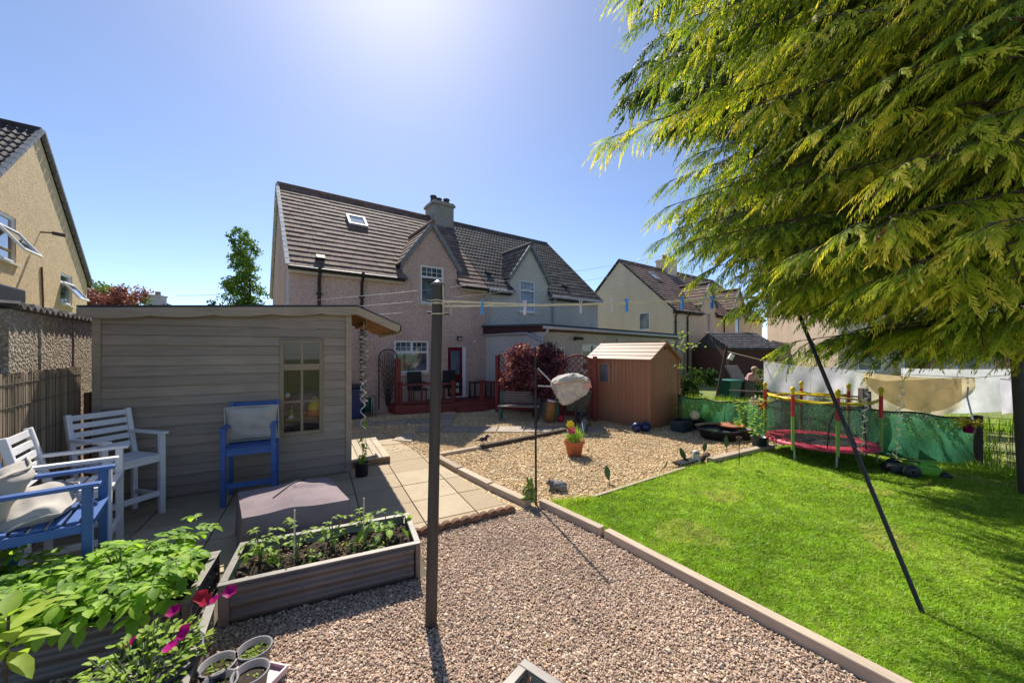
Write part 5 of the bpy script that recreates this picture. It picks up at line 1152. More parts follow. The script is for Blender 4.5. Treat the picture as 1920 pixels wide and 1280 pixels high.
def bag():
    prof = [(-.52, 1.08), (-.44, 1.2), (-.2, 1.3), (.1, 1.32), (.33, 1.26), (.42, 1.1), (.36, .86), (.12, .74), (-.12, .62), (-.26, .56), (-.32, .62), (-.44, .86)]
    mb = MB(); n = len(prof); R_ = random.Random(5); lay = []; 
    for k, (y, s) in enumerate(((-.36, .72), (-.34, .92), (-.22, 1.02), (0, 1.04), (.2, 1.0), (.28, .8))):
        lay.append([(-.05+(x+.05)*s+R_.uniform(-.02, .02), y+R_.uniform(-.015, .015), .95+(z-.95)*s+R_.uniform(-.02, .02)) for x, z in prof])
    vs = [v for l in lay for v in l]; fs = [(k*n+i, k*n+(i+1) % n, (k+1)*n+(i+1) % n, (k+1)*n+i) for k in range(5) for i in range(n)]+[tuple(range(n))[::-1], tuple(range(5*n, 6*n))]
    mb.add(vs, fs, r=.5, sm=True); o = mb.build('bulk_bag', M['dirtwhite'], loc=(1.5, 9.2, -.02)); s = o.modifiers.new('sub', 'SUBSURF'); s.levels = s.render_levels = 4; tx = bpy.data.textures.new('creases', 'CLOUDS'); tx.noise_scale = .22; dm = o.modifiers.new('creases', 'DISPLACE'); dm.texture = tx; dm.strength = .13; tx2 = bpy.data.textures.new('wrinkles', 'STUCCI'); tx2.noise_scale = .07; dm2 = o.modifiers.new('wrinkles', 'DISPLACE'); dm2.texture = tx2; dm2.strength = .025
    mb = MB(); mb.tube([(-.5, -.36, 1.08), (-.3, -.4, 1.12), (0, -.41, 1.16), (.2, -.4, 1.2), (.36, -.36, 1.1)], .022, 6); mb.build('strap', plain('tan_strap', (.5, .36, .24), .8), o)
    mb = MB(); mb.box((.3, -.37, 1.05), (.2, .012, .14), Matrix.Rotation(-.3, 3, 'Y')); mb.build('patch', M['pinktop'], o); return o
tag(bag(), 'dirty white bulk bag draped over the tipped wheelbarrow', 'bag')
lg = thing('log_box', 'orange brown wooden barrel-shaped box tilted beside the wheelbarrow', 'wooden box', (.97, 9.6, .01), 0); rr_ = Matrix.Rotation(.14, 3, 'Y'); mb = MB(); mb.lathe([(.0005, 0), (.125, 0), (.135, .2), (.135, .36), (.125, .55), (.0005, .55)], (0, 0, 0), 12, rr_); mb.build('barrel', wood('varnished_bark', (.36, .16, .05), 'z', .6, .5, .1), lg)
MB().lathe([(.128, .545), (.128, .575), (.0005, .575)], (0, 0, 0), 12, rr_).build('rim', M['white'], lg)
tag(MB().b2((-.09, -.06, 0), (.09, .06, .5)).build('green_crate', M['teal'], loc=(1.14, 9.68, 0), bevel=.02), 'dark green plastic box behind the orange barrel', 'box')
tag(MB().ball((0, 0, .1), .1, 16).build('ball', M['red'], loc=(1.27, 9.6, 0)), 'small red ball beside the orange barrel', 'ball')
# brown plastic shed
bs = thing('plastic_shed', 'brown plastic garden shed with tan ridged roof and tiny window', 'shed', (3.27, 8.74, 0), R(38)); w1, d1, ze, zr = 1.35, 1.85, 1.68, 2.06
mb = MB(); n = 18
def ribs(a, b, k, nrm):
    a, b, nrm = Vector(a), Vector(b), Vector(nrm)
    for i in range(k):
        p, q = a.lerp(b, i/k), a.lerp(b, (i+1)/k-.012); m = (p+q)/2; zz = ze
        mb.add([p, q, q+Vector((0, 0, zz)), p+Vector((0, 0, zz)), p-nrm*.008, q-nrm*.008, q-nrm*.008+Vector((0, 0, zz)), p-nrm*.008+Vector((0, 0, zz)),], [(0, 1, 2, 3), (0, 3, 7, 4), (1, 5, 6, 2)])
    mb.quad(a-nrm*.008, b-nrm*.008, b-nrm*.008+Vector((0, 0, ze)), a-nrm*.008+Vector((0, 0, ze)))
ribs((0, 0, 0), (w1, 0, 0), 12, (0, -1, 0)); ribs((0, d1, 0), (0, 0, 0), 17, (-1, 0, 0)); ribs((w1, 0, 0), (w1, d1, 0), 17, (1, 0, 0)); ribs((w1, d1, 0), (0, d1, 0), 12, (0, 1, 0))
for y in (-.004, d1+.004): mb.add([(0, y, ze), (w1, y, ze), (w1/2, y, zr)], [(0, 1, 2)])
for x, y in ((0, 0), (w1, 0), (w1, d1), (0, d1)): mb.b2((x-.028, y-.028, 0), (x+.028, y+.028, ze))
mb.build('wall', M['brown_panel'], bs)
mb = MB(); sl2 = math.hypot(w1/2+.08, zr-ze+.04)
for sg in (-1, 1):
    ex = w1/2+sg*(w1/2+.06); zz = ze-.03; U = Vector((0, 1, 0)); S_ = (Vector((w1/2, 0, zr+.035))-Vector((ex, 0, zz))); Ls = S_.length; S_.normalize(); N_ = Vector((sg*(zr-ze), 0, w1/2)).normalized()
    for k in range(5):
        o_ = Vector((ex, -.07, zz))+S_*(Ls*k/5); a = o_+N_*.02; b = o_+S_*(Ls/5+.01)+N_*.008; L_ = d1+.14
        mb.add([a, a+U*L_, b+U*L_, b, a-N_*.03, a-N_*.03+U*L_, b-N_*.03, b-N_*.03+U*L_], [(0, 1, 2, 3), (4, 5, 1, 0), (4, 0, 3, 6), (5, 7, 2, 1)])
mb.bar((w1/2, -.075, zr+.05), (w1/2, d1+.075, zr+.05), .09, .03); mb.build('roof', M['tan_roof'], bs)
mb = MB(); [mb.bar((w1/2+sg*(w1/2+.06), -.06, ze-.05), (w1/2, -.06, zr+.01), .035, .05) for sg in (-1, 1)]; mb.build('gable_trim', M['brown_panel'], bs)
mb = MB(); y0, y1, z0, z1 = 1.12, 1.52, 1.0, 1.56
for a, b, c, d in ((y0, y1, z0, z0+.05), (y0, y1, z1-.05, z1), (y0, y0+.05, z0+.05, z1-.05), (y1-.05, y1, z0+.05, z1-.05)): mb.b2((-.03, a, c), (.001, b, d))
f = mb.build('window', M['brown_panel'], bs); MB().quad((-.012, y1-.04, z0+.04), (-.012, y0+.04, z0+.04), (-.012, y0+.04, z1-.04), (-.012, y1-.04, z1-.04)).build('pane', M['glass'], f)
MB().lathe([(.035, 0), (.035, .01), (.0005, .012)], (w1/2, -.008, zr-.13), 12, Matrix.Rotation(R(90), 3, 'X')).build('vent', M['pot_brown'], bs)
cr = thing('cool_bag', 'navy blue sack on the gravel at the corner of the brown plastic shed', 'sack', (2.98, 8.5, .01)); mb = MB(); mb.ball((-.1, 0, .1), .13, 14, (.9, .8, .85)); mb.ball((.12, .04, .1), .13, 14, (1, .8, .9)); mb.build('body', M['navy'], cr)
# orange pot with grasses and a paper windmill
op = thing('flower_pot', 'terracotta orange pot with grasses and toy windmills on the tan gravel', 'flower pot', (1.12, 6.62, 0))
MB().lathe([(0, 0), (.12, 0), (.165, .22), (.185, .22), (.19, .275), (.165, .275), (.155, .22), (0, .22)], n=28).build('pot', M['terracotta'], op)
lb = MB()
for i in range(150):
    a = RG.uniform(0, 6.28); L = RG.uniform(.15, .34); sp = RG.uniform(.05, .2)*(1.3 if L < .25 else .7); b0 = Vector((RG.uniform(-.1, .1), RG.uniform(-.1, .1), .22)); e = b0+Vector((math.cos(a)*sp, math.sin(a)*sp, L)); s = Vector((-math.sin(a), math.cos(a), 0))*.004; m_ = b0.lerp(e, .55)+Vector((0, 0, .04)); lb.add([b0+s, b0-s, m_-s, m_+s, e], [(0, 1, 2, 3), (3, 2, 4)], r=RG.random()*.7)
for i in range(46): a = RG.uniform(0, 6.28); r = RG.uniform(.05, .24); cross_leaf(lb, (r*math.cos(a)*.8, r*math.sin(a)*.8, .27+RG.uniform(0, .12)), (math.cos(a), math.sin(a), .2), .06, .035, r=RG.random())
lb.build('leaves', M['bright_leaf'], op)
for i, (x, z, ms) in enumerate(((-.085, .57, 'yellow'), (-.06, .46, 'magenta'), (-.11, .48, 'orange'))):
    mb = MB(); mb.tube([(x*.4, -.02, .2), (x, -.04, z)], .004, 4); w_ = mb.build('windmill_stick', M['green_pl'], op)
    mb = MB()
    for k in range(6 if i < 2 else 4):
        a = k*6.283/6; b = a+.9; r = .085 if i < 2 else .04; c = Vector((x, -.05, z)); mb.add([c, c+Vector((r*math.cos(a), -.01, r*math.sin(a))), c+Vector((r*.8*math.cos(b), -.035, r*.8*math.sin(b)))], [(0, 1, 2)])
    mb.build('windmill_sail', M[ms], w_)
ln_ = thing('lantern', 'small dark glass lantern on the stepping slabs behind the orange pot', 'lantern', (1.64, 8.3, .02)); MB().lathe([(.0005, 0), (.05, 0), (.06, .02), (.05, .03)], n=8).build('base', M['black'], ln_); mb = MB()
for k in range(6): a = k*1.047; mb.tube([(.045*math.cos(a), .045*math.sin(a), .03), (.09*math.cos(a), .09*math.sin(a), .24)], .006, 4)
mb.build('frame', M['black'], ln_); MB().lathe([(.11, .24), (.07, .29), (.02, .31), (.02, .34), (.0005, .345)], n=12).build('cap', M['zinc'], ln_); MB().lathe([(.04, .03), (.08, .235)], n=6, sm=False).build('pane', M['clear'], ln_)
mb = MB(); mb.tube([(1.5, 8.7, 0), (1.5, 8.7, .45), (1.53, 8.7, .6), (1.62, 8.7, .66), (1.7, 8.7, .6), (1.72, 8.7, .5)], .012, 6); tag(mb.build('plant_hook', M['black']), 'curled black plant hook behind the lantern', 'hook')
# magpie figure, hedgehog and frogs
mg = thing('bird_figure', 'small black and white bird figure on the end of the dark beam', 'bird figure', (-.545, 7.08, .07), R(-20)); mb = MB(); mb.ball((0, 0, .1), .06, 12, (1.3, .9, 1)); mb.ball((.075, 0, .17), .038, 10); mb.tube([(-.05, 0, .1), (-.2, 0, .05)], [.025, .008], 6); mb.tube([(.1, 0, .17), (.14, 0, .165)], [.012, .002], 5); mb.build('body', M['pot_black'], mg); MB().ball((.015, 0, .08), .05, 10, (1.1, 1.05, .9)).build('breast', M['white'], mg)
mb = MB(); [mb.tube([(0, s, .0), (0, s, .06)], .005, 4) for s in (-.02, .02)]; mb.build('legs', M['black'], mg)
hg = thing('toad_figure', 'grey stone toad ornament squatting on the tan gravel', 'garden ornament', G(1044, 918), R(-8)); mb = MB(); mb.ball((.02, 0, .065), .085, 14, (1.3, 1, .72)); mb.ball((-.085, 0, .095), .055, 12, (1.15, 1.1, .75)); mb.tube([(-.06, -.05, .06), (-.09, -.07, .0)], [.022, .018], 6); mb.tube([(-.06, .05, .06), (-.09, .07, .0)], [.022, .018], 6); mb.ball((.08, -.07, .05), .045, 8, (1.4, .7, 1)); mb.ball((.08, .07, .05), .045, 8, (1.4, .7, 1)); mb.build('body', M['stone'], hg)
mb = MB(); [mb.ball((-.1, s, .132), .013, 8) for s in (-.03, .03)]; mb.build('eyes', M['pot_black'], hg)
fg = thing('frog_figure', 'green stacked frog ornament at the foot of the thin dark rod', 'garden ornament', (.225, 4.5, .07), R(-30)); mb = MB(); mb.ball((0, 0, .07), .07, 12, (1.05, 1, .95)); mb.ball((0, -.01, .17), .05, 12, (1, .95, .9)); mb.ball((.0, -.02, .235), .04, 12, (1.15, 1, .8)); [mb.ball((s, -.03, .265), .015, 8) for s in (-.025, .025)]; [mb.tube([(s, -.02, .15), (s*1.5, -.05, .1), (s*1.1, -.07, .06)], [.018, .014, .012], 6) for s in (-.05, .05)]; [mb.ball((s, -.06, .02), .035, 8, (1, 1.5, .6)) for s in (-.06, .06)]; mb.build('body', M['frog'], fg)
for px, py, z0, hh, lab, tilt in ((1143, 905, .0, .22, 'green metal leaf stake on the tan gravel nearest the lawn corner', .15), (1291, 868, 0, .25, 'green metal leaf stake tilted left of the white owl', .45), (1318, 862, .1, .16, 'rounded green metal leaf beside the white owl', -.2), (1363, 850, .06, .24, 'dark green metal leaf stake beside the right timber edge', .05), (1238, 885, 0, .16, 'thin green leaf stake behind the lawn edging', -.5)):
    p = G(px, py); t = thing('leaf_stake', lab, 'garden ornament', (p.x, p.y, 0), 0); mb = MB(); mb.tube([(0, 0, 0), (-tilt*.1, 0, z0+.08)], .005, 5); mb.build('stake', M['black'], t)
    mb = MB(); cross_leaf(mb, (-tilt*.1, 0, z0+.04), (-tilt, -.05, 1), hh, .085 if 'thin' not in lab else .025, up=(0, 1, .1), fold=.2, droop=-.05); mb.build('leaf', M['leafstake'], t)
ow = thing('owl_figure', 'small white and tan owl figure on the gravel beside the lawn', 'garden ornament', G(1305, 868)); MB().lathe([(0, 0), (.055, 0), (.065, .06), (.05, .14), (.055, .18), (.04, .215), (0, .22)], n=14).build('body', M['cream_trim'], ow); mb = MB(); [mb.ball((s, -.05, .18), .016, 8) for s in (-.022, .022)]; mb.build('eyes', M['pot_black'], ow)
gt = thing('grate', 'black slatted grate lying at the lawn edge below the owl', 'grate', (2.72, 5.92, 0), R(31)); mb = MB(); [mb.b2((-.05, -.04+i*.045, .05), (.62, -.015+i*.045, .075)) for i in range(4)]; [mb.b2((x, -.04, .02), (x+.03, .12, .05)) for x in (0, .55)]; mb.build('slats', M['felt'], gt)
mb = MB(); [mb.ball((.5+i*.09, .02+RG.uniform(-.05, .05), .1), .06, 7, (1, .7, .5), sm=False) for i in range(4)]; mb.build('bark_pieces', M['bark'], gt)
sk = thing('solar_stake', 'thin dark stake with a small reddish flower head at the lawn edge', 'stake', G(1386, 876)); MB().tube([(0, 0, 0), (0, 0, .46)], .006, 5).build('stem', M['black'], sk); mb = MB(); [mb.ball((.03*math.cos(a), .03*math.sin(a), .46+.02*(i % 2)), .022, 6) for i, a in enumerate([k*1.05 for k in range(6)])]; mb.build('flower_head', M['bark'], sk)
# planters along the green netting
def planter(loc, label, body, dims, rz=0):
    t = thing('planter', label, 'planter', loc, rz); a, b, h = dims; mb = MB()
    mb.prism([(-a*.45, -b*.45, 0), (a*.45, -b*.45, 0), (a*.45, b*.45, 0), (-a*.45, b*.45, 0)], (0, 0, .01))
    for s0, s1 in (((-1, -1), (1, -1)), ((1, -1), (1, 1)), ((1, 1), (-1, 1)), ((-1, 1), (-1, -1))):
        p = [Vector((s0[0]*a*.45, s0[1]*b*.45, 0)), Vector((s1[0]*a*.45, s1[1]*b*.45, 0)), Vector((s1[0]*a*.5, s1[1]*b*.5, h)), Vector((s0[0]*a*.5, s0[1]*b*.5, h))]; mb.quad(*p, r=.5); mb.bar(p[3], p[2], .03, .025, r=.5)
    mb.quad((-a*.47, -b*.47, h*.85), (a*.47, -b*.47, h*.85), (a*.47, b*.47, h*.85), (-a*.47, b*.47, h*.85)); mb.build('trough', body, t); return t
t = planter((3.98, 8.62, 0), 'dark grey rectangular trough with a tall thin sapling', M['pot_blue'], (.5, .32, .24), R(38)); lb, sb = MB(), MB()
sb.tube([(0, 0, .2), (-.05, 0, .7), (.0, .02, 1.1), (.12, .0, 1.6), (.16, 0, 2.0)], [.016, .014, .012, .009, .005], 6); sb.tube([(-.03, 0, .95), (.16, .05, 1.3), (.2, 0, 1.42)], [.009, .007, .004], 5)
for c, k, sp in (((.2, 0, 2.0), 34, .2), ((.1, 0, 2.25), 12, .1), ((-.1, 0, 1.5), 14, .1), ((.02, 0, 1.25), 10, .08), ((.22, 0, 1.2), 8, .06), ((.05, 0, .55), 10, .1)):
    for _ in range(k): p = Vector(c)+Vector((RG.gauss(0, sp), RG.gauss(0, sp*.6), RG.gauss(0, sp*.35))); cross_leaf(lb, p, (RG.uniform(-1, 1), RG.uniform(-1, 1), RG.uniform(-.4, .5)), RG.uniform(.06, .1), .05, r=.55+.45*RG.random())
sb.tube([(.16, 0, 2.0), (.1, 0, 2.3)], [.005, .003], 4); sb.tube([(-.05, 0, .9), (-.1, 0, 1.5)], [.006, .003], 4); sb.build('stem', M['bark'], t); lb.build('leaves', M['bright_leaf'], t)
for px, py, r, h, lab, ms, hh, sd in ((1312, 806, .17, .22, 'dark round pot with a small plant and a pale ball behind it', 'pot_blue', .75, 51), (1401, 826, .19, .2, 'wide shallow brown bowl with a leafy green shrub', 'pot_brown', .62, 52), (1434, 848, .14, .24, 'blue black pot with a leafy climber beside the trampoline', 'pot_blue', .72, 53)):
    p = G(px, py); t = thing('flower_pot', lab, 'flower pot', (p.x, p.y+.15, 0)); MB().lathe([(0, 0), (r*.7, 0), (r, h), (r*1.07, h), (r*1.07, h+.025), (r*.95, h+.025), (r*.9, h-.03), (0, h-.03)], n=22).build('pot', M[ms], t); lb, sb = MB(), MB(); rg = random.Random(sd)
    for k in range(3): sb.tube([(0, 0, h-.03), (rg.uniform(-.08, .08), rg.uniform(-.05, .05), h+hh*.6), (rg.uniform(-.12, .12), rg.uniform(-.06, .06), h+hh*.95)], [.007, .005, .003], 4)
    for k in range(130 if sd > 51 else 45): z = h+hh*rg.random(); a = rg.uniform(0, 6.28); q = .13*rg.random()+.02; cross_leaf(lb, (q*math.cos(a), q*math.sin(a), z), (math.cos(a), math.sin(a), rg.uniform(-.3, .6)), rg.uniform(.06, .1), .045, r=.35+.65*rg.random())
    lb.build('leaves', M['bright_leaf'], t); sb.build('stem', M['stem'], t)
p = G(1301, 800); tag(MB().ball((0, 0, .0), .115, 18).build('ball', plain('pale_ball', (.62, .6, .36), .5), loc=(4.3, 8.66, .36)), 'pale cream ball resting on the pot by the green netting', 'ball')
pd = thing('pond_tub', 'dark round pond tub with a stone rim in front of the green netting', 'tub', (4.45, 7.92, 0)); pd.scale = (.74, .74, .8); MB().lathe([(0, .0), (.46, .0), (.54, .22), (.6, .24), (.6, .265), (.53, .265), (.5, .2), (0, .19)], n=36).build('tub', M['pot_black'], pd); mb = MB()
for k in range(13): a = .1+k*.2; mb.ball((.55*math.cos(a), .55*math.sin(a), .285), .085, 8, (1.2, .8, .35), sm=False)
mb.build('rim_stones', plain('sandstone_rim', (.4, .26, .18), .9, .3, 9, rv=.3), pd); MB().lathe([(0, .215), (.5, .215)], n=30).build('water', M['glass'], pd)
tag(MB().lathe([(0, 0), (.2, 0), (.26, .05), (.27, .05), (.25, .02), (0, .02)], (0, 0, 0), 20).build('plant_saucer', M['terracotta'], loc=(4.75, 8.0, .22)), 'terracotta saucer on the rim of the pond tub', 'saucer')
# ------------------------------------------------------------------ boundary netting and fences
def netting(label, pts, hs, posts, seed):
    a = pts[0]; t = thing('windbreak', label, 'windbreak', (a[0], a[1], 0)); mb = MB(); vs = []; fs = []; seg = 14; rows = 10; tot = 0; rg = random.Random(seed)
    for s in range(len(pts)-1):
        p, q = Vector(pts[s]), Vector(pts[s+1]); d = (q-p).normalized(); nrm = Vector((d.y, -d.x))
        for i in range(seg+(s == len(pts)-2)):
            f = i/seg; c = p.lerp(q, f)-Vector(a); h = hs[s]+(hs[s+1]-hs[s])*f-.03*math.sin(math.pi*f*2)**2
            for j in range(rows+1): v = j/rows; wv = .03*math.sin(5*(s+f)+4*v)*math.sin(math.pi*v)+.02*math.sin(13*(s+f)-3*v); vs.append((c.x+nrm.x*wv, c.y+nrm.y*wv, .01+(h-.01)*v))
            tot += 1
    for i in range(tot-1):
        for j in range(rows): k = i*(rows+1)+j; fs.append((k, k+rows+1, k+rows+2, k+1))
    mb.add(vs, fs, r=.5, sm=True); mb.build('netting', M['green_net'], t)
    mb = MB(); mb.tube([vs[i*(rows+1)+rows] for i in range(tot)], .014, 6); mb.build('top_edge', M['black'], t)
    for (x, y, h) in posts: MB().b2((x-a[0]-.035, y-a[1]-.035, 0), (x-a[0]+.035, y-a[1]+.035, h)).build('post', M['slatwood'] if h > .9 else M['dark_sleeper'], t)
netting('green windbreak netting behind the planters and pond tub', [(4.25, 9.35), (4.95, 8.3), (5.6, 7.65)], [.72, .72, .85], [(4.3, 9.4, .75), (5.05, 8.3, .75)], 1)
netting('green windbreak netting behind and right of the trampoline', [(5.62, 7.65), (6.5, 6.85), (7.45, 5.93)], [.86, .82, .8], [(5.65, 7.75, 1.0), (6.62, 6.85, 1.12), (7.5, 5.92, .84)], 2)
mf = thing('wire_fence', 'rusty wire mesh fence with dry stems at the right edge', 'fence', (7.5, 5.9, 0)); e = Vector((9.6, 4.1, 0))-Vector((7.5, 5.9, 0)); mb = MB()
for i in range(29): q = e*(i/28); mb.tube([(q.x, q.y, 0), (q.x, q.y, .82)], .004, 4, cap=False)
for j in range(9): mb.tube([(0, 0, .05+j*.096), (e.x, e.y, .05+j*.096)], .004, 4, cap=False)
mb.build('mesh', M['pot_brown'], mf); mb = MB()
for i in range(46): q = e*RG.random(); mb.tube([(q.x, q.y-.03, 0), (q.x+RG.uniform(-.1, .1), q.y, .4), (q.x+RG.uniform(-.2, .2), q.y, RG.uniform(.5, .95))], .004, 4, cap=False)
mb.build('dry_stems', M['edging'], mf); MB().b2((e.x*.5-.03, e.y*.5, 0), (e.x*.5+.03, e.y*.5+.06, .85)).build('post', M['dark_sleeper'], mf)
rail = thing('wire_rail', 'old post and rail fence behind the green netting', 'fence', (5.9, 7.7, 0)); MB().tube([(-1.0, .6, .98), (.9, -.55, .98)], .018, 6).build('rail', M['slatwood'], rail); mb = MB(); mb.b2((.85, -.62, 0), (.96, -.52, 1.15)); mb.build('post', M['slatwood'], rail)
# ------------------------------------------------------------------ trampoline
tc = Vector((5.42, 6.5)); TR = .75; zb = .3
tm = thing('trampoline', "child's trampoline with red pad, black net and red and green padded poles", 'trampoline', (tc.x, tc.y, 0)); N_ = 48
ring = lambda r, z, n=N_: [(r*math.cos(6.2832*i/n), r*math.sin(6.2832*i/n), z) for i in range(n+1)]
MB().tube(ring(TR, zb), .02, 6).build('frame', M['grey_pipe'], tm)
MB().lathe([(TR*.66, zb+.012), (TR*.7, zb+.02), (TR*.9, zb+.026), (TR+.03, zb+.018), (TR+.035, zb-.02)], n=48).build('pad', M['pinkred'], tm)
MB().lathe([(.0005, zb), (TR*.68, zb)], n=48).build('jumping_mat', M['black'], tm)
angs = [R(a) for a in (205, 247, 325, 18, 70, 140)]
for a in angs:
    x, y = TR*math.cos(a), TR*math.sin(a); x2, y2 = x*1.05, y*1.05
    MB().tube([(x*.98, y*.98, 0), (x, y, zb)], .014, 6).build('leg', M['grey_pipe'], tm)
    p = MB().tube([(x2, y2, zb-.08), (x2, y2, .78)], .026, 10).build('pole', plain('lime_foam', (.22, .4, .08), .6, .1), tm) if a == angs[0] else MB().tube([(x2, y2, zb-.08), (x2, y2, .78)], .026, 10).build('pole', bpy.data.materials['lime_foam'], tm)
    MB().tube([(x2, y2, .78), (x2, y2, 1.14)], .027, 10).build('sleeve', M['red'], p); mb = MB(); mb.lathe([(.024, 1.14), (.024, 1.2), (.036, 1.215), (.036, 1.25), (.02, 1.275), (.0005, 1.28)], (x2, y2, 0), 12); mb.build('cap', M['yellow'], p)
mb = MB(); vs = []; fs = []
aa = []
for i in range(6):
    a0, a1 = angs[i], angs[(i+1) % 6]+(6.2832 if i == 5 else 0)
    for k in range(8): aa.append((a0+(a1-a0)*k/8, 1-.13*math.sin(math.pi*k/8), .05*math.sin(math.pi*k/8)))
for a, s, dz in aa:
    for j in range(5): vs.append((TR*s*1.02*math.cos(a), TR*s*1.02*math.sin(a), zb+.03+(1.07-dz-zb-.03)*j/4))
n = len(aa)
for i in range(n):
    for j in range(4): k = i*5+j; q = ((i+1) % n)*5+j; fs.append((k, q, q+1, k+1))
mb.add(vs, fs, r=.5, sm=True); nt_ = mb.build('safety_net', M['black_net'], tm)
MB().tube([vs[i*5+4] for i in range(n)]+[vs[4]], .017, 6).build('top_band', M['yellow'], nt_)
c = R(262); pts = []
for k in range(17):
    f = k/16; a = c+(-.42+.84*f); z = zb+.05+.6*min(1, 5*min(f, 1-f)*1.0)**.5 if 0 < k < 16 else zb-.1; pts.append((TR*.93*math.cos(a), TR*.93*math.sin(a), z))
MB().tube(pts, .011, 6).build('doorway_edge', M['black'], nt_)
# toy mower by the trampoline
lm = thing('lawn_mower', 'bright green and black hand mower lying on the lawn by the trampoline', 'mower', (6.05, 5.55, 0), R(-12)); MB().box((.1, 0, .12), (.34, .3, .16), Matrix.Rotation(.15, 3, 'Y')).build('body', M['green_pl'], lm, bevel=.05); MB().box((.1, -.05, .21), (.2, .16, .06)).build('motor_cover', M['green_pl'], lm, bevel=.02)
for x, y in ((-.14, -.17), (-.14, .17), (.28, -.16), (.28, .16)): MB().lathe([(.02, -.03), (.1 if x < 0 else .06, -.03), (.1 if x < 0 else .06, .03), (.02, .03)], (x, y, .1 if x < 0 else .06), 16, Matrix.Rotation(R(90), 3, 'X')).build('wheel', M['pot_black'], lm)
MB().box((-.22, 0, .1), (.28, .26, .12)).build('grass_box', M['pot_black'], lm, bevel=.05)
MB().tube([(.2, -.1, .2), (-.35, -.12, .28), (-.4, .12, .28), (.2, .1, .2)], .01, 6).build('handle', M['black'], lm)
tag(MB().ball((0, 0, .02), .03, 8, (1.4, 1, .6)).build('toy_piece', M['pinkred'], loc=G(1768, 898)), 'tiny pink toy piece on the lawn under the netting', 'toy')
# hanging bucket with yellow flowers on the corner post, pink flowers by the trampoline
hb = thing('hanging_bucket', 'pink bucket of yellow flowers hung on the corner of the green netting', 'flower pot', P(1815, 800, 5.85)); MB().lathe([(0, -.09), (.05, -.09), (.075, .05), (.08, .05), (.07, .03), (0, .03)], n=16).build('pot', M['magenta'], hb); lb = MB()
for i in range(90): a = RG.uniform(0, 6.28); r = .16*math.sqrt(RG.random()); p = Vector((r*math.cos(a)*1.2, r*math.sin(a), .09+RG.uniform(-.03, .08)-r*.3)); lb.ball(p, RG.uniform(.012, .024), 6, (1.2, 1.2, .5))
lb.build('blossoms', M['yellow'], hb); lb = MB(); [cross_leaf(lb, (RG.uniform(-.1, .1), RG.uniform(-.08, .08), .04), (RG.uniform(-1, 1), RG.uniform(-1, 1), RG.uniform(-.3, .6)), .08, .03, r=RG.random()) for _ in range(30)]; lb.build('leaves', M['bright_leaf'], hb)
MB().tube([(0, 0, .05), (.1, .02, .12), (.42, .35, .42), (.62, .5, .58)], .012, 5).build('hanging_rod', M['white'], hb)
for i, (px, py, d, ms, lab) in enumerate(((1413, 752, 7.5, 'pink_pl', 'pale pink flower head on the netting beside the trampoline'), (1428, 760, 7.4, 'red', 'red flower head on the netting beside the trampoline'))):
    t = thing('flower_ornament', lab, 'flower ornament', P(px, py, d)); mb = MB(); [mb.ball((.06*math.cos(k*1.05), -.02, .06*math.sin(k*1.05)), .04, 8, (1, .5, 1)) for k in range(6)]; mb.ball((0, -.04, 0), .045, 8); mb.build('petals', M[ms], t); MB().tube([(0, 0, 0), (.02, .03, -.7)], .008, 5).build('stem', M['green_pl'], t)
# spiral wind spinners hung from the conifer
for i, (px, y0, y1, d) in enumerate(((1519, 775, 830, 6.9), (1626, 722, 850, 5.6), (1692, 712, 862, 5.2))):
    a, b = P(px, y0, d), P(px-12, y1, d); t = thing('spiral_spinner', ['short silver spiral hanging inside the trampoline net', 'silver spiral hanging in front of the right side of the trampoline', 'silver spiral hanging in front of the green netting'][i], 'wind spinner', a); L = (b-a).length; mb = MB(); n = 90; dx = (b-a).x; vs = []; fs = []
    for k in range(n+1):
        f = k/n; an = f*6.2832*(4 if i == 0 else 6); r = .045*min(1, 4*f+.3); c = Vector((dx*f, 0, -L*f)); q = c+Vector((r*math.cos(an), r*math.sin(an), 0)); vs += [q, q*1+Vector((0, 0, -.02))]
    mb.add(vs, [(2*k, 2*k+2, 2*k+3, 2*k+1) for k in range(n)], r=.5, sm=True); mb.build('ribbon', M['silver'], t); MB().tube([(.02, 0, 1.5 if i else .9), (0, 0, 0), (dx, 0, -L)], .003, 4).build('string', M['rope'], t)
# ------------------------------------------------------------------ the neighbour's washing
LP0, LP1 = P(1362, 655, 11), P(1338, 745, 11); LP1.z = 0
nl = thing('leaning_post', 'leaning rough wooden clothes post in the neighbouring garden', 'clothes pole', LP1.xy.to_3d() if 0 else (LP1.x, LP1.y, 0)); d = LP0-Vector((LP1.x, LP1.y, 0)); MB().tube([(0, 0, 0), tuple(d)], .045, 8).build('post', M['dark_sleeper'], nl); MB().tube([tuple(d), (d.x, d.y, d.z+.12)], .03, 8).build('top', M['bark'], nl)
MB().box((d.x+.14, d.y, d.z-.22), (.12, .08, .18), Matrix.Rotation(.5, 3, 'Y')).build('peg_bag', M['white'], nl)
wl = [LP0+Vector((0, 0, -.05)), P(1432, 676, 9.4), P(1582, 691, 8.4), P(1620, 698, 8.2), P(1828, 708, 7.5), P(2050, 690, 7.2)]
mb = MB(); mb.tube(wl, .007, 5); mb.tube([P(1560, 676, 10.4), P(1720, 692, 9.6), P(1930, 690, 9.2), P(2100, 685, 9)], .007, 5); tag(mb.build('washing_line', M['rope']), "neighbour's washing line strung from the leaning post", 'clothes line')
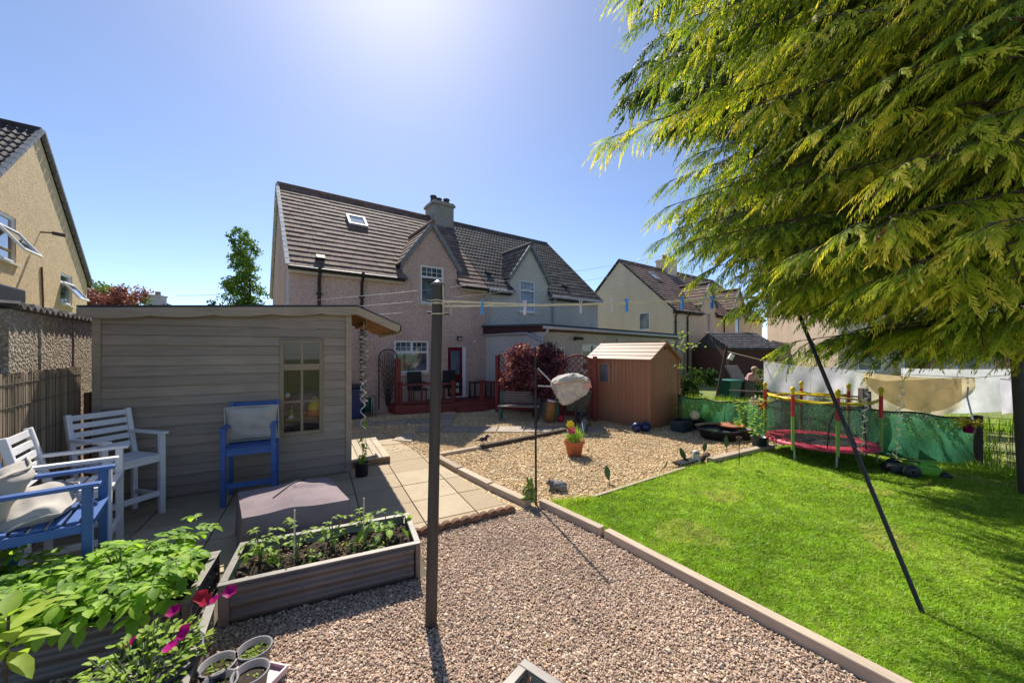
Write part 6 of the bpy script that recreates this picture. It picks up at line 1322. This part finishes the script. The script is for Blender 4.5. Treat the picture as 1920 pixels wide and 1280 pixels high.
def hung(label, a, b, prof, mat, seed, thick=0, tails=1.0):
    """cloth pegged along a-b; prof(u) is the drop, with folds and a slack belly"""
    a, b = Vector(a), Vector(b); d = (b-a); nrm = Vector((d.y, -d.x, 0)).normalized(); mb = MB(); n, m = 40, 16; vs = []; fs = []
    for i in range(n+1):
        u = i/n
        for j in range(m+1):
            v = j/m; dr = prof(u)*v; p = a.lerp(b, u)+Vector((0, 0, -dr-.04*math.sin(math.pi*u))); p += nrm*(.12*math.sin(math.pi*u)*v+.03*v*math.sin(u*21+seed+v*3)+.02*v*math.sin(u*9-v*5)); vs.append(p)
    for i in range(n):
        for j in range(m): k = i*(m+1)+j; fs.append((k, k+1, k+m+2, k+m+1))
    mb.add(vs, fs, r=.5, sm=True); return tag(mb.build('bed_sheet', mat), label, 'bed sheet')
hung('lilac white sheet drooping from the washing line beside the leaning prop', wl[1], wl[2], lambda u: .66+.28*math.sin(math.pi*min(1, u*1.1))-.1*u, M['sheet_lilac'], 1)
hung('white sheet hanging between the lilac and beige sheets', P(1560, 686, 9.2), P(1640, 694, 8.8), lambda u: .9-.25*u, M['sheet_white'], 2)
hung('beige folded sheet sagging from the washing line above the green netting', wl[3], wl[4], lambda u: .2+.52*math.sin(math.pi*u)**.7, M['sheet_beige'], 3)
hung('longer pale under-sheet showing below the beige one', wl[3]+Vector((.02, .06, -.02)), wl[4]+Vector((-.2, .06, -.02)), lambda u: .52+.42*math.sin(math.pi*(.15+.8*u)), clothm('pale_beige_sheet', (.78, .68, .52), .55), 4)
hung('long white sheet at the back of the washing at the right edge', P(1690, 690, 8.9), P(2010, 688, 8.2), lambda u: .92+.1*math.sin(5*u), M['sheet_white'], 5)
hung('pale lilac sheet at the far right behind the leaning clothes pole', P(1875, 706, 7.4), P(2080, 700, 7.0), lambda u: .75-.4*u, M['sheet_lilac'], 6)
# bins and the person beyond the fence
def bin_(x, lab, mat, lid):
    t = thing('wheelie_bin', lab, 'bin', x, R(20)); mb = MB(); mb.prism([(-.2, -.22, .06), (.2, -.22, .06), (.2, .22, .06), (-.2, .22, .06)], (0, 0, .02)); a, b = .2, .25
    for s0, s1 in (((-1, -1), (1, -1)), ((1, -1), (1, 1)), ((1, 1), (-1, 1)), ((-1, 1), (-1, -1))): mb.quad((s0[0]*a, s0[1]*a, .06), (s1[0]*a, s1[1]*a, .06), (s1[0]*b, s1[1]*b, .86), (s0[0]*b, s0[1]*b, .86))
    mb.build('body', mat, t); mb = MB(); mb.box((0, -.01 if lid == 0 else .3, .89 if lid == 0 else 1.1), (.56, .58, .06), Matrix.Rotation(0 if lid == 0 else 1.0, 3, 'X')); mb.build('lid', M['lead_edge'] if lid == 0 and 0 else (mat if lid == 0 else M['card']), t, bevel=.015)
    for y in (-.16, .16): MB().lathe([(.0005, -.025), (.08, -.025), (.08, .025), (.0005, .025)], (.2, y, .08), 12, Matrix.Rotation(R(90), 3, 'X')).build('wheel', M['pot_black'], t)
bin_((P(1367, 655, 12).x, 12, 0), 'green wheelie bin with closed lid beyond the netting', M['teal'], 0); bin_((P(1394, 655, 12.2).x, 12.2, 0), 'dark wheelie bin with its beige lid open in front of the person', M['pot_brown'], 1)
def person(loc, rz):
    J = {'pel': (0, 0, .62), 'sp': (0, -.14, .82), 'ch': (0, -.26, .98), 'nk': (0, -.33, 1.08), 'hd': (0, -.38, 1.17), 'ht': (0, -.40, 1.27)}
    ch = [('pel', 'sp', .12), ('sp', 'ch', .125), ('ch', 'nk', .05), ('nk', 'hd', .075), ('hd', 'ht', .07)]
    for s, n in ((-1, 'l'), (1, 'r')):
        J.update({'hip'+n: (s*.09, .02, .58), 'kn'+n: (s*.1, -.05, .33), 'an'+n: (s*.1, .05, .05), 'to'+n: (s*.11, -.1, .03), 'sh'+n: (s*.16, -.27, .99), 'el'+n: (s*.22, -.32, .79), 'wr'+n: (s*.16, -.46, .74), 'ha'+n: (s*.14, -.53, .73)})
        ch += [('pel', 'hip'+n, .09), ('hip'+n, 'kn'+n, .06), ('kn'+n, 'an'+n, .04), ('an'+n, 'to'+n, .03), ('ch', 'sh'+n, .055), ('sh'+n, 'el'+n, .042), ('el'+n, 'wr'+n, .03), ('wr'+n, 'ha'+n, .024)]
    names = list(J); me = bpy.data.meshes.new('person'); me.from_pydata([J[k] for k in names], [(names.index(a), names.index(b)) for a, b, r in ch], []); 
    import bmesh; bm = bmesh.new(); bm.from_mesh(me); bm.verts.layers.skin.verify(); bm.to_mesh(me); bm.free()
    o = bpy.data.objects.new('person', me); COL.objects.link(o); rad = {'pel': .12}; rad.update({b: r for a, b, r in ch})
    sm = o.modifiers.new('skin', 'SKIN'); ss = o.modifiers.new('sub', 'SUBSURF'); ss.levels = ss.render_levels = 2
    for i, k in enumerate(names): v = me.skin_vertices[0].data[i]; v.radius = (rad[k], rad[k]); v.use_root = k == 'pel'
    me.materials.append(M['skin']); o.location = loc; o.rotation_euler = (0, 0, rz); tag(o, 'person in a pink top bending over the open bin beyond the netting', 'person')
    mb = MB(); mb.ball((0, -.375, 1.215), .1, 14, (1, 1.08, .98)); h = mb.build('hair', M['hair'], o); h.location = (0, .025, .012)
    mb = MB(); mb.tube([(0, .0, .6), (0, -.14, .82), (0, -.26, .98), (0, -.32, 1.06)], [.145, .145, .15, .07], 14); [mb.tube([(s*.12, -.26, .995), (s*.165, -.28, .98), (s*.215, -.32, .81)], [.075, .068, .055], 10) for s in (-1, 1)]; mb.build('top', M['pinktop'], o); mb = MB(); [mb.tube([(s*.07, .01, .64), (s*.1, -.05, .33), (s*.1, .04, .1)], [.1, .072, .055], 10) for s in (-1, 1)]; mb.build('trousers', M['navy'], o)
person((P(1398, 655, 13).x, 13, 0), R(15))
# overhead wires
for i, (a, b, s) in enumerate(((P(560, 565, 9), P(1420, 440, 17), .35), (P(600, 580, 9), P(1400, 463, 17), .35), (P(700, 590, 9.6), P(1390, 487, 17), .35), (P(330, 554, 40), P(470, 548, 40), .1))):
    pts = [a.lerp(b, k/16)-Vector((0, 0, s*4*(k/16)*(1-k/16)))+Vector((0, 0, 0)) for k in range(17)]
    tag(MB().tube(pts, .005 if i < 3 else .02, 5).build('overhead_wire', M['grey_pipe'] if i < 3 else M['black']), ['upper overhead wire crossing in front of the houses', 'middle overhead wire crossing in front of the houses', 'lower overhead wire crossing in front of the houses', 'short distant wire left of the birch'][i], 'wire')
# ------------------------------------------------------------------ conifers: flat drooping sprays of scale-leaved fingers
def rotv(v, ax, a):
    return Matrix.Rotation(a, 3, ax) @ v
class Spray:
    def __init__(s): s.V = []; s.R = []
    def finger(s, p, d, n, L, wd, r):
        e = d.cross(n); e.normalize(); e = e*(wd/2)
        m = p+d*(L*.55)-n*(L*.05); t = p+d*L-n*(L*.16)
        s.V.extend((p, m+e, t, m-e)); s.R.append(r)
    def frond(s, p, d, n, L, rg, step, fl, fw, tone, gold):
        """a shoot with fingers on both sides, shorter towards its tip"""
        d = d.normalized(); n = (n-d*n.dot(d)).normalized(); k = max(3, int(L/step)); side = d.cross(n)
        for i in range(k):
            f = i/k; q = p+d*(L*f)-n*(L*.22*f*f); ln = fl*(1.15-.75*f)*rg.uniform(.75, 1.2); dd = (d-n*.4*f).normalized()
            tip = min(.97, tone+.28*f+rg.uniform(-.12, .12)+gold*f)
            for sg in (-1, 1):
                if rg.random() < .14: continue
                v = dd*rg.uniform(.9, 1.2)+side*(sg*rg.uniform(.2, .62))-n*rg.uniform(.05, .5); s.finger(q, v.normalized(), n, ln, fw*rg.uniform(.8, 1.2), max(0, tip))
        if rg.random() < .012: s.R[-k:] = [1.0]*k
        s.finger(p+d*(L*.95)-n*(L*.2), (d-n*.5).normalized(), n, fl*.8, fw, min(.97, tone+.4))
    def build(s, name, mat, parent):
        V = np.array([tuple(v) for v in s.V], np.float32); N = len(s.R)
        Fc = np.array([(0, 1, 2), (0, 2, 3)])[None]+(np.arange(N)*4)[:, None, None]
        return np_mesh(name, V, Fc, np.repeat(np.array(s.R), 2), mat, parent)
def limb(sp, wd, a, b, arch, rg, nsec, seclen, fr_n, frL, step, fl, fw, tone, gold, start=.3, r0=.03):
    """a main branch from a to b with side shoots that carry the fronds"""
    a, b = Vector(a), Vector(b); d = b-a; L = d.length; Z = Vector((0, 0, 1))
    pt = lambda t: a+d*t+Z*(arch*4*t*(1-t)*L-.0*t)
    wd.tube([pt(i/8) for i in range(9)], [r0*(1-.85*i/8) for i in range(9)], 6, cap=False)
    h = Vector((d.x, d.y, 0)).normalized(); sd = h.cross(Z)
    for i in range(nsec):
        t = start+(1-start)*(i+rg.random()*.6)/nsec; q = pt(min(t, .995)); dr = (pt(min(1, t+.05))-pt(t-.05)).normalized()
        sg = 1 if i % 2 else -1; Ls = seclen*(1.1-.7*t)*rg.uniform(.7, 1.3); v = (dr*rg.uniform(.6, 1.2)+sd*sg*rg.uniform(.35, 1.0)+Z*rg.uniform(-.45, .12)).normalized()
        if i == nsec-1: v = dr; Ls *= .8
        p1 = lambda f: q+v*(Ls*f)-Z*(Ls*.28*f*f)
        wd.tube([q, p1(.5), p1(1)], [.006, .004, .002], 4, cap=False)
        vt = tone+rg.uniform(-.15, .15)
        for j in range(fr_n):
            f = .12+.88*j/max(1, fr_n-1); c = p1(f); dv = (v-Z*.5*f).normalized(); s2 = dv.cross(Z).normalized()
            n = (Z+s2*rg.uniform(-1, 1)+dv*rg.uniform(-.5, .5)).normalized(); g2 = 1 if j % 2 else -1
            u = dv if j == fr_n-1 else (dv*rg.uniform(.7, 1)+s2*g2*rg.uniform(.35, .8)-Z*rg.uniform(0, .45)).normalized()
            sp.frond(c, u, n, frL*rg.uniform(.7, 1.25)*(1.1-.4*f), rg, step, fl, fw, vt+.1*f, gold)
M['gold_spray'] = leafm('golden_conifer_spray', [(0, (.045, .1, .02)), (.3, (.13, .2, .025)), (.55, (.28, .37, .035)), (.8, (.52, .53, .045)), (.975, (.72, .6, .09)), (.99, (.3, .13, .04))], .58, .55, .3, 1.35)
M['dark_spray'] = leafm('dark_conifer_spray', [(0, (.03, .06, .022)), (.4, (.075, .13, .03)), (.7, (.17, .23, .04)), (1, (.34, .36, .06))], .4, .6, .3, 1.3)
rg = random.Random(101)
ct = thing('conifer', 'golden green conifer whose feathery sprays hang into the upper right foreground', 'tree', (5.6, 2.2, 0)); T0 = Vector((5.6, 2.2, 0))
sp, wd = Spray(), MB(); tr_ = MB().tube([(0, 0, -.1), (.03, .05, 1.5), (0, .1, 3.2), (.05, .05, 5.2)], [.2, .17, .13, .06], 12); tr_.build('trunk', M['bark'], ct)
ends = [(1165, -30, 3.6, .8), (1230, 120, 3.9, .55), (1300, 30, 3.3, .8), (1135, 262, 4.1, .75), (1300, 290, 3.9, .7), (1255, 340, 4.4, .3), (1410, 200, 3.1, .7), (1430, 90, 2.9, .8), (1240, 478, 4.5, .55), (1330, 420, 4.0, .45), (1470, 350, 3.0, .75), (1395, 540, 3.7, .6),
        (1440, 620, 3.4, .6), (1500, 500, 2.7, .7), (1540, 30, 2.4, .75), (1560, 230, 2.4, .75), (1600, 420, 2.2, .7), (1480, 590, 3.0, .65), (1560, 640, 2.9, .55), (1640, 600, 2.4, .7), (1690, 130, 2.1, .7), (1700, 300, 2.0, .65), (1720, 520, 2.1, .7), (1700, 690, 2.9, .45), (1790, 680, 2.5, .6), (1830, 40, 2.0, .65), (1840, 220, 1.9, .6), (1850, 420, 1.85, .65), (1880, 600, 2.0, .6), (1620, 690, 3.4, .3),
        (1245, 390, 3.9, .45), (1285, 455, 3.7, .4), (1340, 530, 3.5, .45), (1265, 430, 4.2, .3), (1380, 480, 3.4, .4), (1420, 430, 3.3, .3), (1330, 350, 3.8, .4), (1400, 300, 3.6, .3), (1440, 600, 3.3, .4), (1250, 200, 4.2, .35), (1290, 100, 4.0, .35), (1215, 40, 4.0, .4), (1330, 240, 3.7, .3), (1560, 712, 3.5, .15), (1490, 715, 3.6, .2), (1400, 640, 3.7, .3), (1370, -60, 3.0, .7), (1600, -80, 2.4, .7), (1760, -60, 2.1, .6), (1340, 160, 3.6, .6), (1500, 430, 3.3, .4), (1890, 650, 2.6, .5), (1660, 480, 2.9, .4)]
for px, py, d, tone in ends:
    py -= 75 if py > 560 else (30 if py > 470 else 0); e = P(px, py, d); zt = min(4.9, max(1.7, e.z+rg.uniform(-.3, .35)+.12*(5.6-e.x)*.4)); a = Vector((T0.x, T0.y+.05, zt)); L = (e-a).length
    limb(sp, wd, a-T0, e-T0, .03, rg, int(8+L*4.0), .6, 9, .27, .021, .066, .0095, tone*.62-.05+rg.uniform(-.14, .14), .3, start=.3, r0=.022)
sp.build('foliage', M['gold_spray'], ct); wd.build('branches', M['bark'], ct); print('near fingers', len(sp.R))
rg = random.Random(202); T1 = Vector((8.6, 5.7, 0))
dt = thing('conifer', 'tall dark green conifer rising behind the golden one over the trampoline', 'tree', T1); sp, wd = Spray(), MB(); MB().tube([(0, 0, -.1), (0, .1, 3), (.05, 0, 8), (0, 0, 13.5)], [.32, .26, .14, .03], 12).build('trunk', M['bark'], dt)
for i in range(190):
    z = 2.0+11.5*(i/190)**1.05; a = i*2.39996+rg.uniform(-.3, .3); Rr = (6.5 if z < 7.5 else 6.5*(14.5-z)/7)*rg.uniform(.55, 1.05)
    if z < 3.6: Rr *= .8
    ca, sa = math.cos(a), math.sin(a)
    if sa > .4: Rr *= .5
    elif sa > -.05 and ca < 0: Rr = min(Rr, (4.0 if z < 4.2 else (5.2 if z < 6 else 9))*rg.uniform(.8, 1))
    if sa < -.45: Rr *= .55
    e = Vector((ca*Rr, sa*Rr, z+.25-.12*Rr+rg.uniform(-.2, .2)))
    if e.z < 2.3: e.z = 2.3+rg.uniform(-.2, .3)
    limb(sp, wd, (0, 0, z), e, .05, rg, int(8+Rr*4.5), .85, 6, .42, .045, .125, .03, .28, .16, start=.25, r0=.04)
for i in range(150):                              # the side towards the garden is thick
    z = 2.9+8.5*(i/150); a = R(rg.uniform(138, 222)); Rr = (6.3 if z < 8 else 6.3*(14.5-z)/6.5)*rg.uniform(.7, 1.06)*(.84 if z < 3.8 else 1)
    if a < R(186): Rr = min(Rr, (4.0 if z < 4.2 else (5.2 if z < 6 else 9))*rg.uniform(.8, 1))
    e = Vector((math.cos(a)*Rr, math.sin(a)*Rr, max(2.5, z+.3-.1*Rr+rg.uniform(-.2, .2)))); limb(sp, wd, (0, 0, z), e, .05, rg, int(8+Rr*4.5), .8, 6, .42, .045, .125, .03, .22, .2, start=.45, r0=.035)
sp.build('foliage', M['dark_spray'], dt); wd.build('branches', M['bark'], dt); print('far fingers', len(sp.R))
# ------------------------------------------------------------------ broad-leaved trees and bushes
def crown(blobs, n, size, seed, lean=.35, shell=.55):
    """leaf faces gathered in ragged clumps through the given blobs (centre, radii)"""
    rg = np.random.default_rng(seed); vs = []; rs = []; vol = np.array([b[1][0]*b[1][1]*b[1][2] for b in blobs]); cnt = np.maximum(3, (n*vol**.8/(vol**.8).sum()).astype(int))
    for (c, r), k in zip(blobs, cnt):
        m = max(3, k//26); dirs = rg.normal(size=(m, 3)); dirs /= np.linalg.norm(dirs, axis=1)[:, None]; cl = np.array(c)+dirs*np.array(r)*(shell+(1-shell)*rg.random((m, 1)))*rg.uniform(.8, 1.12, (m, 1)); tone = rg.uniform(.1, .9, m)
        idx = rg.integers(0, m, k); p = cl[idx]+rg.normal(size=(k, 3))*np.array(r)*.17
        d = rg.normal(size=(k, 3))+np.array([0, 0, -lean]); d /= np.linalg.norm(d, axis=1)[:, None]; e = np.cross(d, rg.normal(size=(k, 3))); e /= np.linalg.norm(e, axis=1)[:, None]; s = size*rg.uniform(.6, 1.3, (k, 1))
        q = np.stack([p, p+d*s*.5+e*s*.3, p+d*s, p+d*s*.5-e*s*.3], 1); vs.append(q.reshape(-1, 3)); rs.append(np.clip(tone[idx]+rg.normal(0, .15, k), 0, 1))
    return np.concatenate(vs), np.concatenate(rs)
def crownmesh(name, blobs, n, size, seed, mat, parent, **k):
    V, r = crown(blobs, n, size, seed, **k); Fc = np.arange(len(V)).reshape(-1, 4); return np_mesh(name, V, Fc, r, mat, parent, k=4)
GREENS = leafm('tree_leaves', [(0, (.02, .05, .015)), (.5, (.055, .11, .02)), (1, (.12, .19, .03))], .4, .5, .3)
LIME = leafm('lime_leaves', [(0, (.05, .11, .015)), (.5, (.1, .19, .02)), (1, (.19, .28, .03))], .4, .5, .3)
PURPLE = leafm('purple_leaves', [(0, (.06, .015, .035)), (.5, (.17, .045, .08)), (.8, (.38, .14, .18)), (1, (.6, .3, .3))], .45, .4, .5, 1.2)
RED = leafm('red_leaves', [(0, (.09, .03, .03)), (.5, (.26, .08, .08)), (1, (.42, .19, .17))], .4, .5, .4, 1.2)
DARKG = leafm('fir_needles', [(0, (.012, .03, .02)), (.6, (.035, .065, .035)), (1, (.07, .11, .05))], .2, .6, .3)
def tree(label, loc, h, blobs, n, size, seed, mat, tr=.15, cat='tree', lean=.35, name='tree', shell=.55):
    t = thing(name, label, cat, loc); mb = MB(); mb.tube([(0, 0, -.1), (tr*.4, 0, h*.4), (0, 0, h*.85)], [tr, tr*.7, tr*.2], 9)
    for i, (c, r) in enumerate(blobs[:9]): z0 = min(c[2]*.6, h*.6); mb.tube([(0, 0, z0), (c[0]*.5, c[1]*.5, (z0+c[2])/2), tuple(c)], [tr*.4, tr*.25, tr*.08], 6, cap=False)
    mb.build('trunk', M['bark'], t); crownmesh('crown', blobs, n, size, seed, mat, t, lean=lean, shell=shell); return t
def gxy(px, d): return ((px-CX)/F*d, d, 0)
d = 26; k = F/d; zz = lambda py: H+(CY-py)/k
rgb = random.Random(9); bl = []
for i in range(26):
    f = i/25; z = 1.5+(zz(440)-1.5)*f; wdt = 1.55*(1-.5*f**2); bl.append(((rgb.uniform(-1, 1)*wdt*.6-.25*f*1.2, rgb.uniform(-.7, .7)*wdt, z), (.55*wdt+.1, .5*wdt+.1, .62)))
tree('slender birch with weeping green foliage left of the pink house', gxy(468, d), zz(436), bl, 15000, .17, 1, LIME, .14, lean=1.6, name='birch_tree')
d = 30; k = F/d
tree('layered dark cedar-like tree behind the far roof', gxy(300, d), zz(520), [((rgb.uniform(-1, 1)*(1.9-.38*i), rgb.uniform(-1, 1), 1.6+i*.95+rgb.uniform(-.2, .2)), (1.5-.26*i, 1.2, .38)) for i in range(5) for _ in range(4)], 5200, .22, 2, DARKG, .2, name='cedar_tree', lean=.1)
d = 24; k = F/d
tree('bright green tree beside the gable of the yellow house', gxy(178, d), zz(515), [((rgb.uniform(-1.7, 1.6), rgb.uniform(-1, 1), rgb.uniform(4.0, 6.0)), (.85, .8, .6)) for i in range(13)], 4600, .2, 3, LIME, .2)
d = 20; k = F/d
tree('copper red tree in front of the far chimney', gxy(190, d), zz(545), [((rgb.uniform(-1.5, 1.9), rgb.uniform(-.8, .8), rgb.uniform(2.8, 5.0)), (.75, .7, .6)) for i in range(19)], 8200, .15, 4, RED, .14, name='copper_tree')
tree('small dark tree tip above the shed roof left of the birch', gxy(405, 28), 5.4, [((0, 0, 5.2), (.3, .3, .4)), ((-.3, 0, 5.55), (.3, .2, .12)), ((.1, 0, 4.5), (.5, .4, .5)), ((0, 0, 3.4), (.9, .8, .8))], 900, .2, 5, DARKG, .1)
tree('green shrub between the birch and the pink gable', gxy(505, 22), 4.2, [((0, 0, 2.4), (.7, .7, 1.3)), ((.2, 0, 3.6), (.5, .5, .7))], 1500, .18, 6, LIME, .08, cat='shrub', name='shrub')
pbsh = thing('purple_bush', 'round purple-leaved bush behind the slatted bench', 'bush', (.62, 10.32, 0)); mb = MB()
for i in range(9): a = i*.7; mb.tube([(0, 0, 0), (.25*math.cos(a), .12*math.sin(a), .7), (.6*math.cos(a), .28*math.sin(a), 1.5)], [.03, .02, .008], 5, cap=False)
mb.build('stem', M['bark'], pbsh); rgb = random.Random(31)
crownmesh('foliage', [((rgb.uniform(-.62, .6), rgb.uniform(-.22, .2), rgb.uniform(.75, 1.72)), (.34, .25, .32)) for i in range(26)]+[((-.3, 0, 1.95), (.25, .2, .15)), ((.35, 0, 1.95), (.22, .2, .15))], 26000, .07, 7, PURPLE, pbsh, shell=.35)
# rough growth along the fences and beyond
def weeds(label, pts, n, hgt, seed, mat):
    rg = np.random.default_rng(seed); V = []; r = []
    for _ in range(n):
        i = rg.integers(0, len(pts)-1); f = rg.random(); p = np.array(pts[i])*(1-f)+np.array(pts[i+1])*f+rg.normal(0, .12 if hgt > .15 else .035, 2); a = rg.uniform(0, 6.28); h = hgt*rg.uniform(.35, 1); l = h*rg.uniform(.1, .6); w_ = (.006+.006*rg.random())*(1 if hgt > .15 else .4); b = rg.uniform(0, 6.28)
        V += [(p[0]+w_*math.cos(a), p[1]+w_*math.sin(a), 0), (p[0]-w_*math.cos(a), p[1]-w_*math.sin(a), 0), (p[0]+l*math.cos(b), p[1]+l*math.sin(b), h)]; r.append(rg.random())
    o = np_mesh('weeds', V, np.arange(len(V)).reshape(-1, 3), r, mat); tag(o, label, kind='stuff')
weeds('tall rough grass beyond the green netting', [(4.5, 9.6), (5.6, 8.4), (6.6, 7.4), (7.9, 6.2)], 5200, .85, 1, M['grass_blade'])
weeds('grass at the foot of the wire fence', [(7.2, 5.8), (8.3, 5.0), (9.6, 3.9)], 1500, .22, 2, M['grass_blade'])
weeds('rough grass in the neighbouring garden', [(6.0, 12), (8.5, 10.5), (12, 8)], 3500, .5, 3, M['grass_blade'])
weeds('tufts of longer grass along the lawn edges', [(2.7, 1.3), (2.14, 2.16), (1.01, 3.82), (.5, 4.5), (1.05, 4.62), (2.7, 5.75), (4.8, 6.85)], 5200, .1, 4, M['grass_blade'])
for i, (px, d, h_, lab) in enumerate(((1300, 13, 1.1, 'dark shrub at the foot of the cream house'), (1420, 13.5, 1.0, 'dark hedge shrub right of the wheelie bins'), (1470, 15, 1.3, 'shrub behind the lilac sheet'))):
    t = thing('shrub', lab, 'shrub', gxy(px, d)); MB().tube([(0, 0, 0), (0, 0, h_*.5)], [.03, .02], 6).build('stem', M['bark'], t); crownmesh('foliage', [((RG.uniform(-.6, .6), RG.uniform(-.3, .3), RG.uniform(.2, h_)), (.4, .3, .3)) for _ in range(7)], 1500, .12, 60+i, GREENS, t)
# a parked car glimpsed below the conifer
cr = thing('parked_car', 'dark red parked car glimpsed far behind the washing', 'car', (19.5, 17.5, 0), R(10)); mb = MB()
prof = [(-1.9, .35), (-1.95, .7), (-1.5, .85), (-.9, 1.35), (.6, 1.4), (1.2, .95), (1.9, .85), (2.0, .5), (1.95, .35)]; mb.prism([(x, -.8, z) for x, z in prof], (0, 1.6, 0)); mb.build('body', plain('dark_red_paint', (.2, .01, .02), .25, .05), cr, bevel=.06)
mb = MB(); mb.prism([(-.95, -.815, .9), (-.75, -.815, 1.28), (.5, -.815, 1.32), (.95, -.815, .95)], (0, 1.63, 0)); mb.build('window', M['glass'], cr)
for x in (-1.25, 1.25):
    for y in (-.78, .78): MB().lathe([(.0005, -.1), (.3, -.1), (.31, 0), (.3, .1), (.0005, .1)], (x, y, .31), 18, Matrix.Rotation(R(90), 3, 'X')).build('wheel', M['pot_black'], cr)

# leaf litter on the gravel
rl = np.random.default_rng(77); pl = scatter([(-1.9, 1.2), (2.6, 1.3), (.9, 3.75), (.2, 4.4), (-.7, 3.6)], 170, rl, .8); V = []; rr = []
for x, y in pl:
    a = rl.uniform(0, 6.28); s = rl.uniform(.008, .02); c, q = math.cos(a)*s, math.sin(a)*s; V += [(x-c, y-q, .012), (x+q*.4, y-c*.4, .02), (x+c, y+q, .014), (x-q*.4, y+c*.4, .017)]; rr.append(rl.random())
o = np_mesh('leaf_litter', V, np.arange(len(V)).reshape(-1, 4), rr, leafm('dry_leaf', [(0, (.16, .09, .04)), (.6, (.34, .24, .1)), (1, (.2, .26, .06))], .2, .7, .2), k=4); tag(o, 'dry leaves and bits scattered on the pink gravel', kind='stuff')
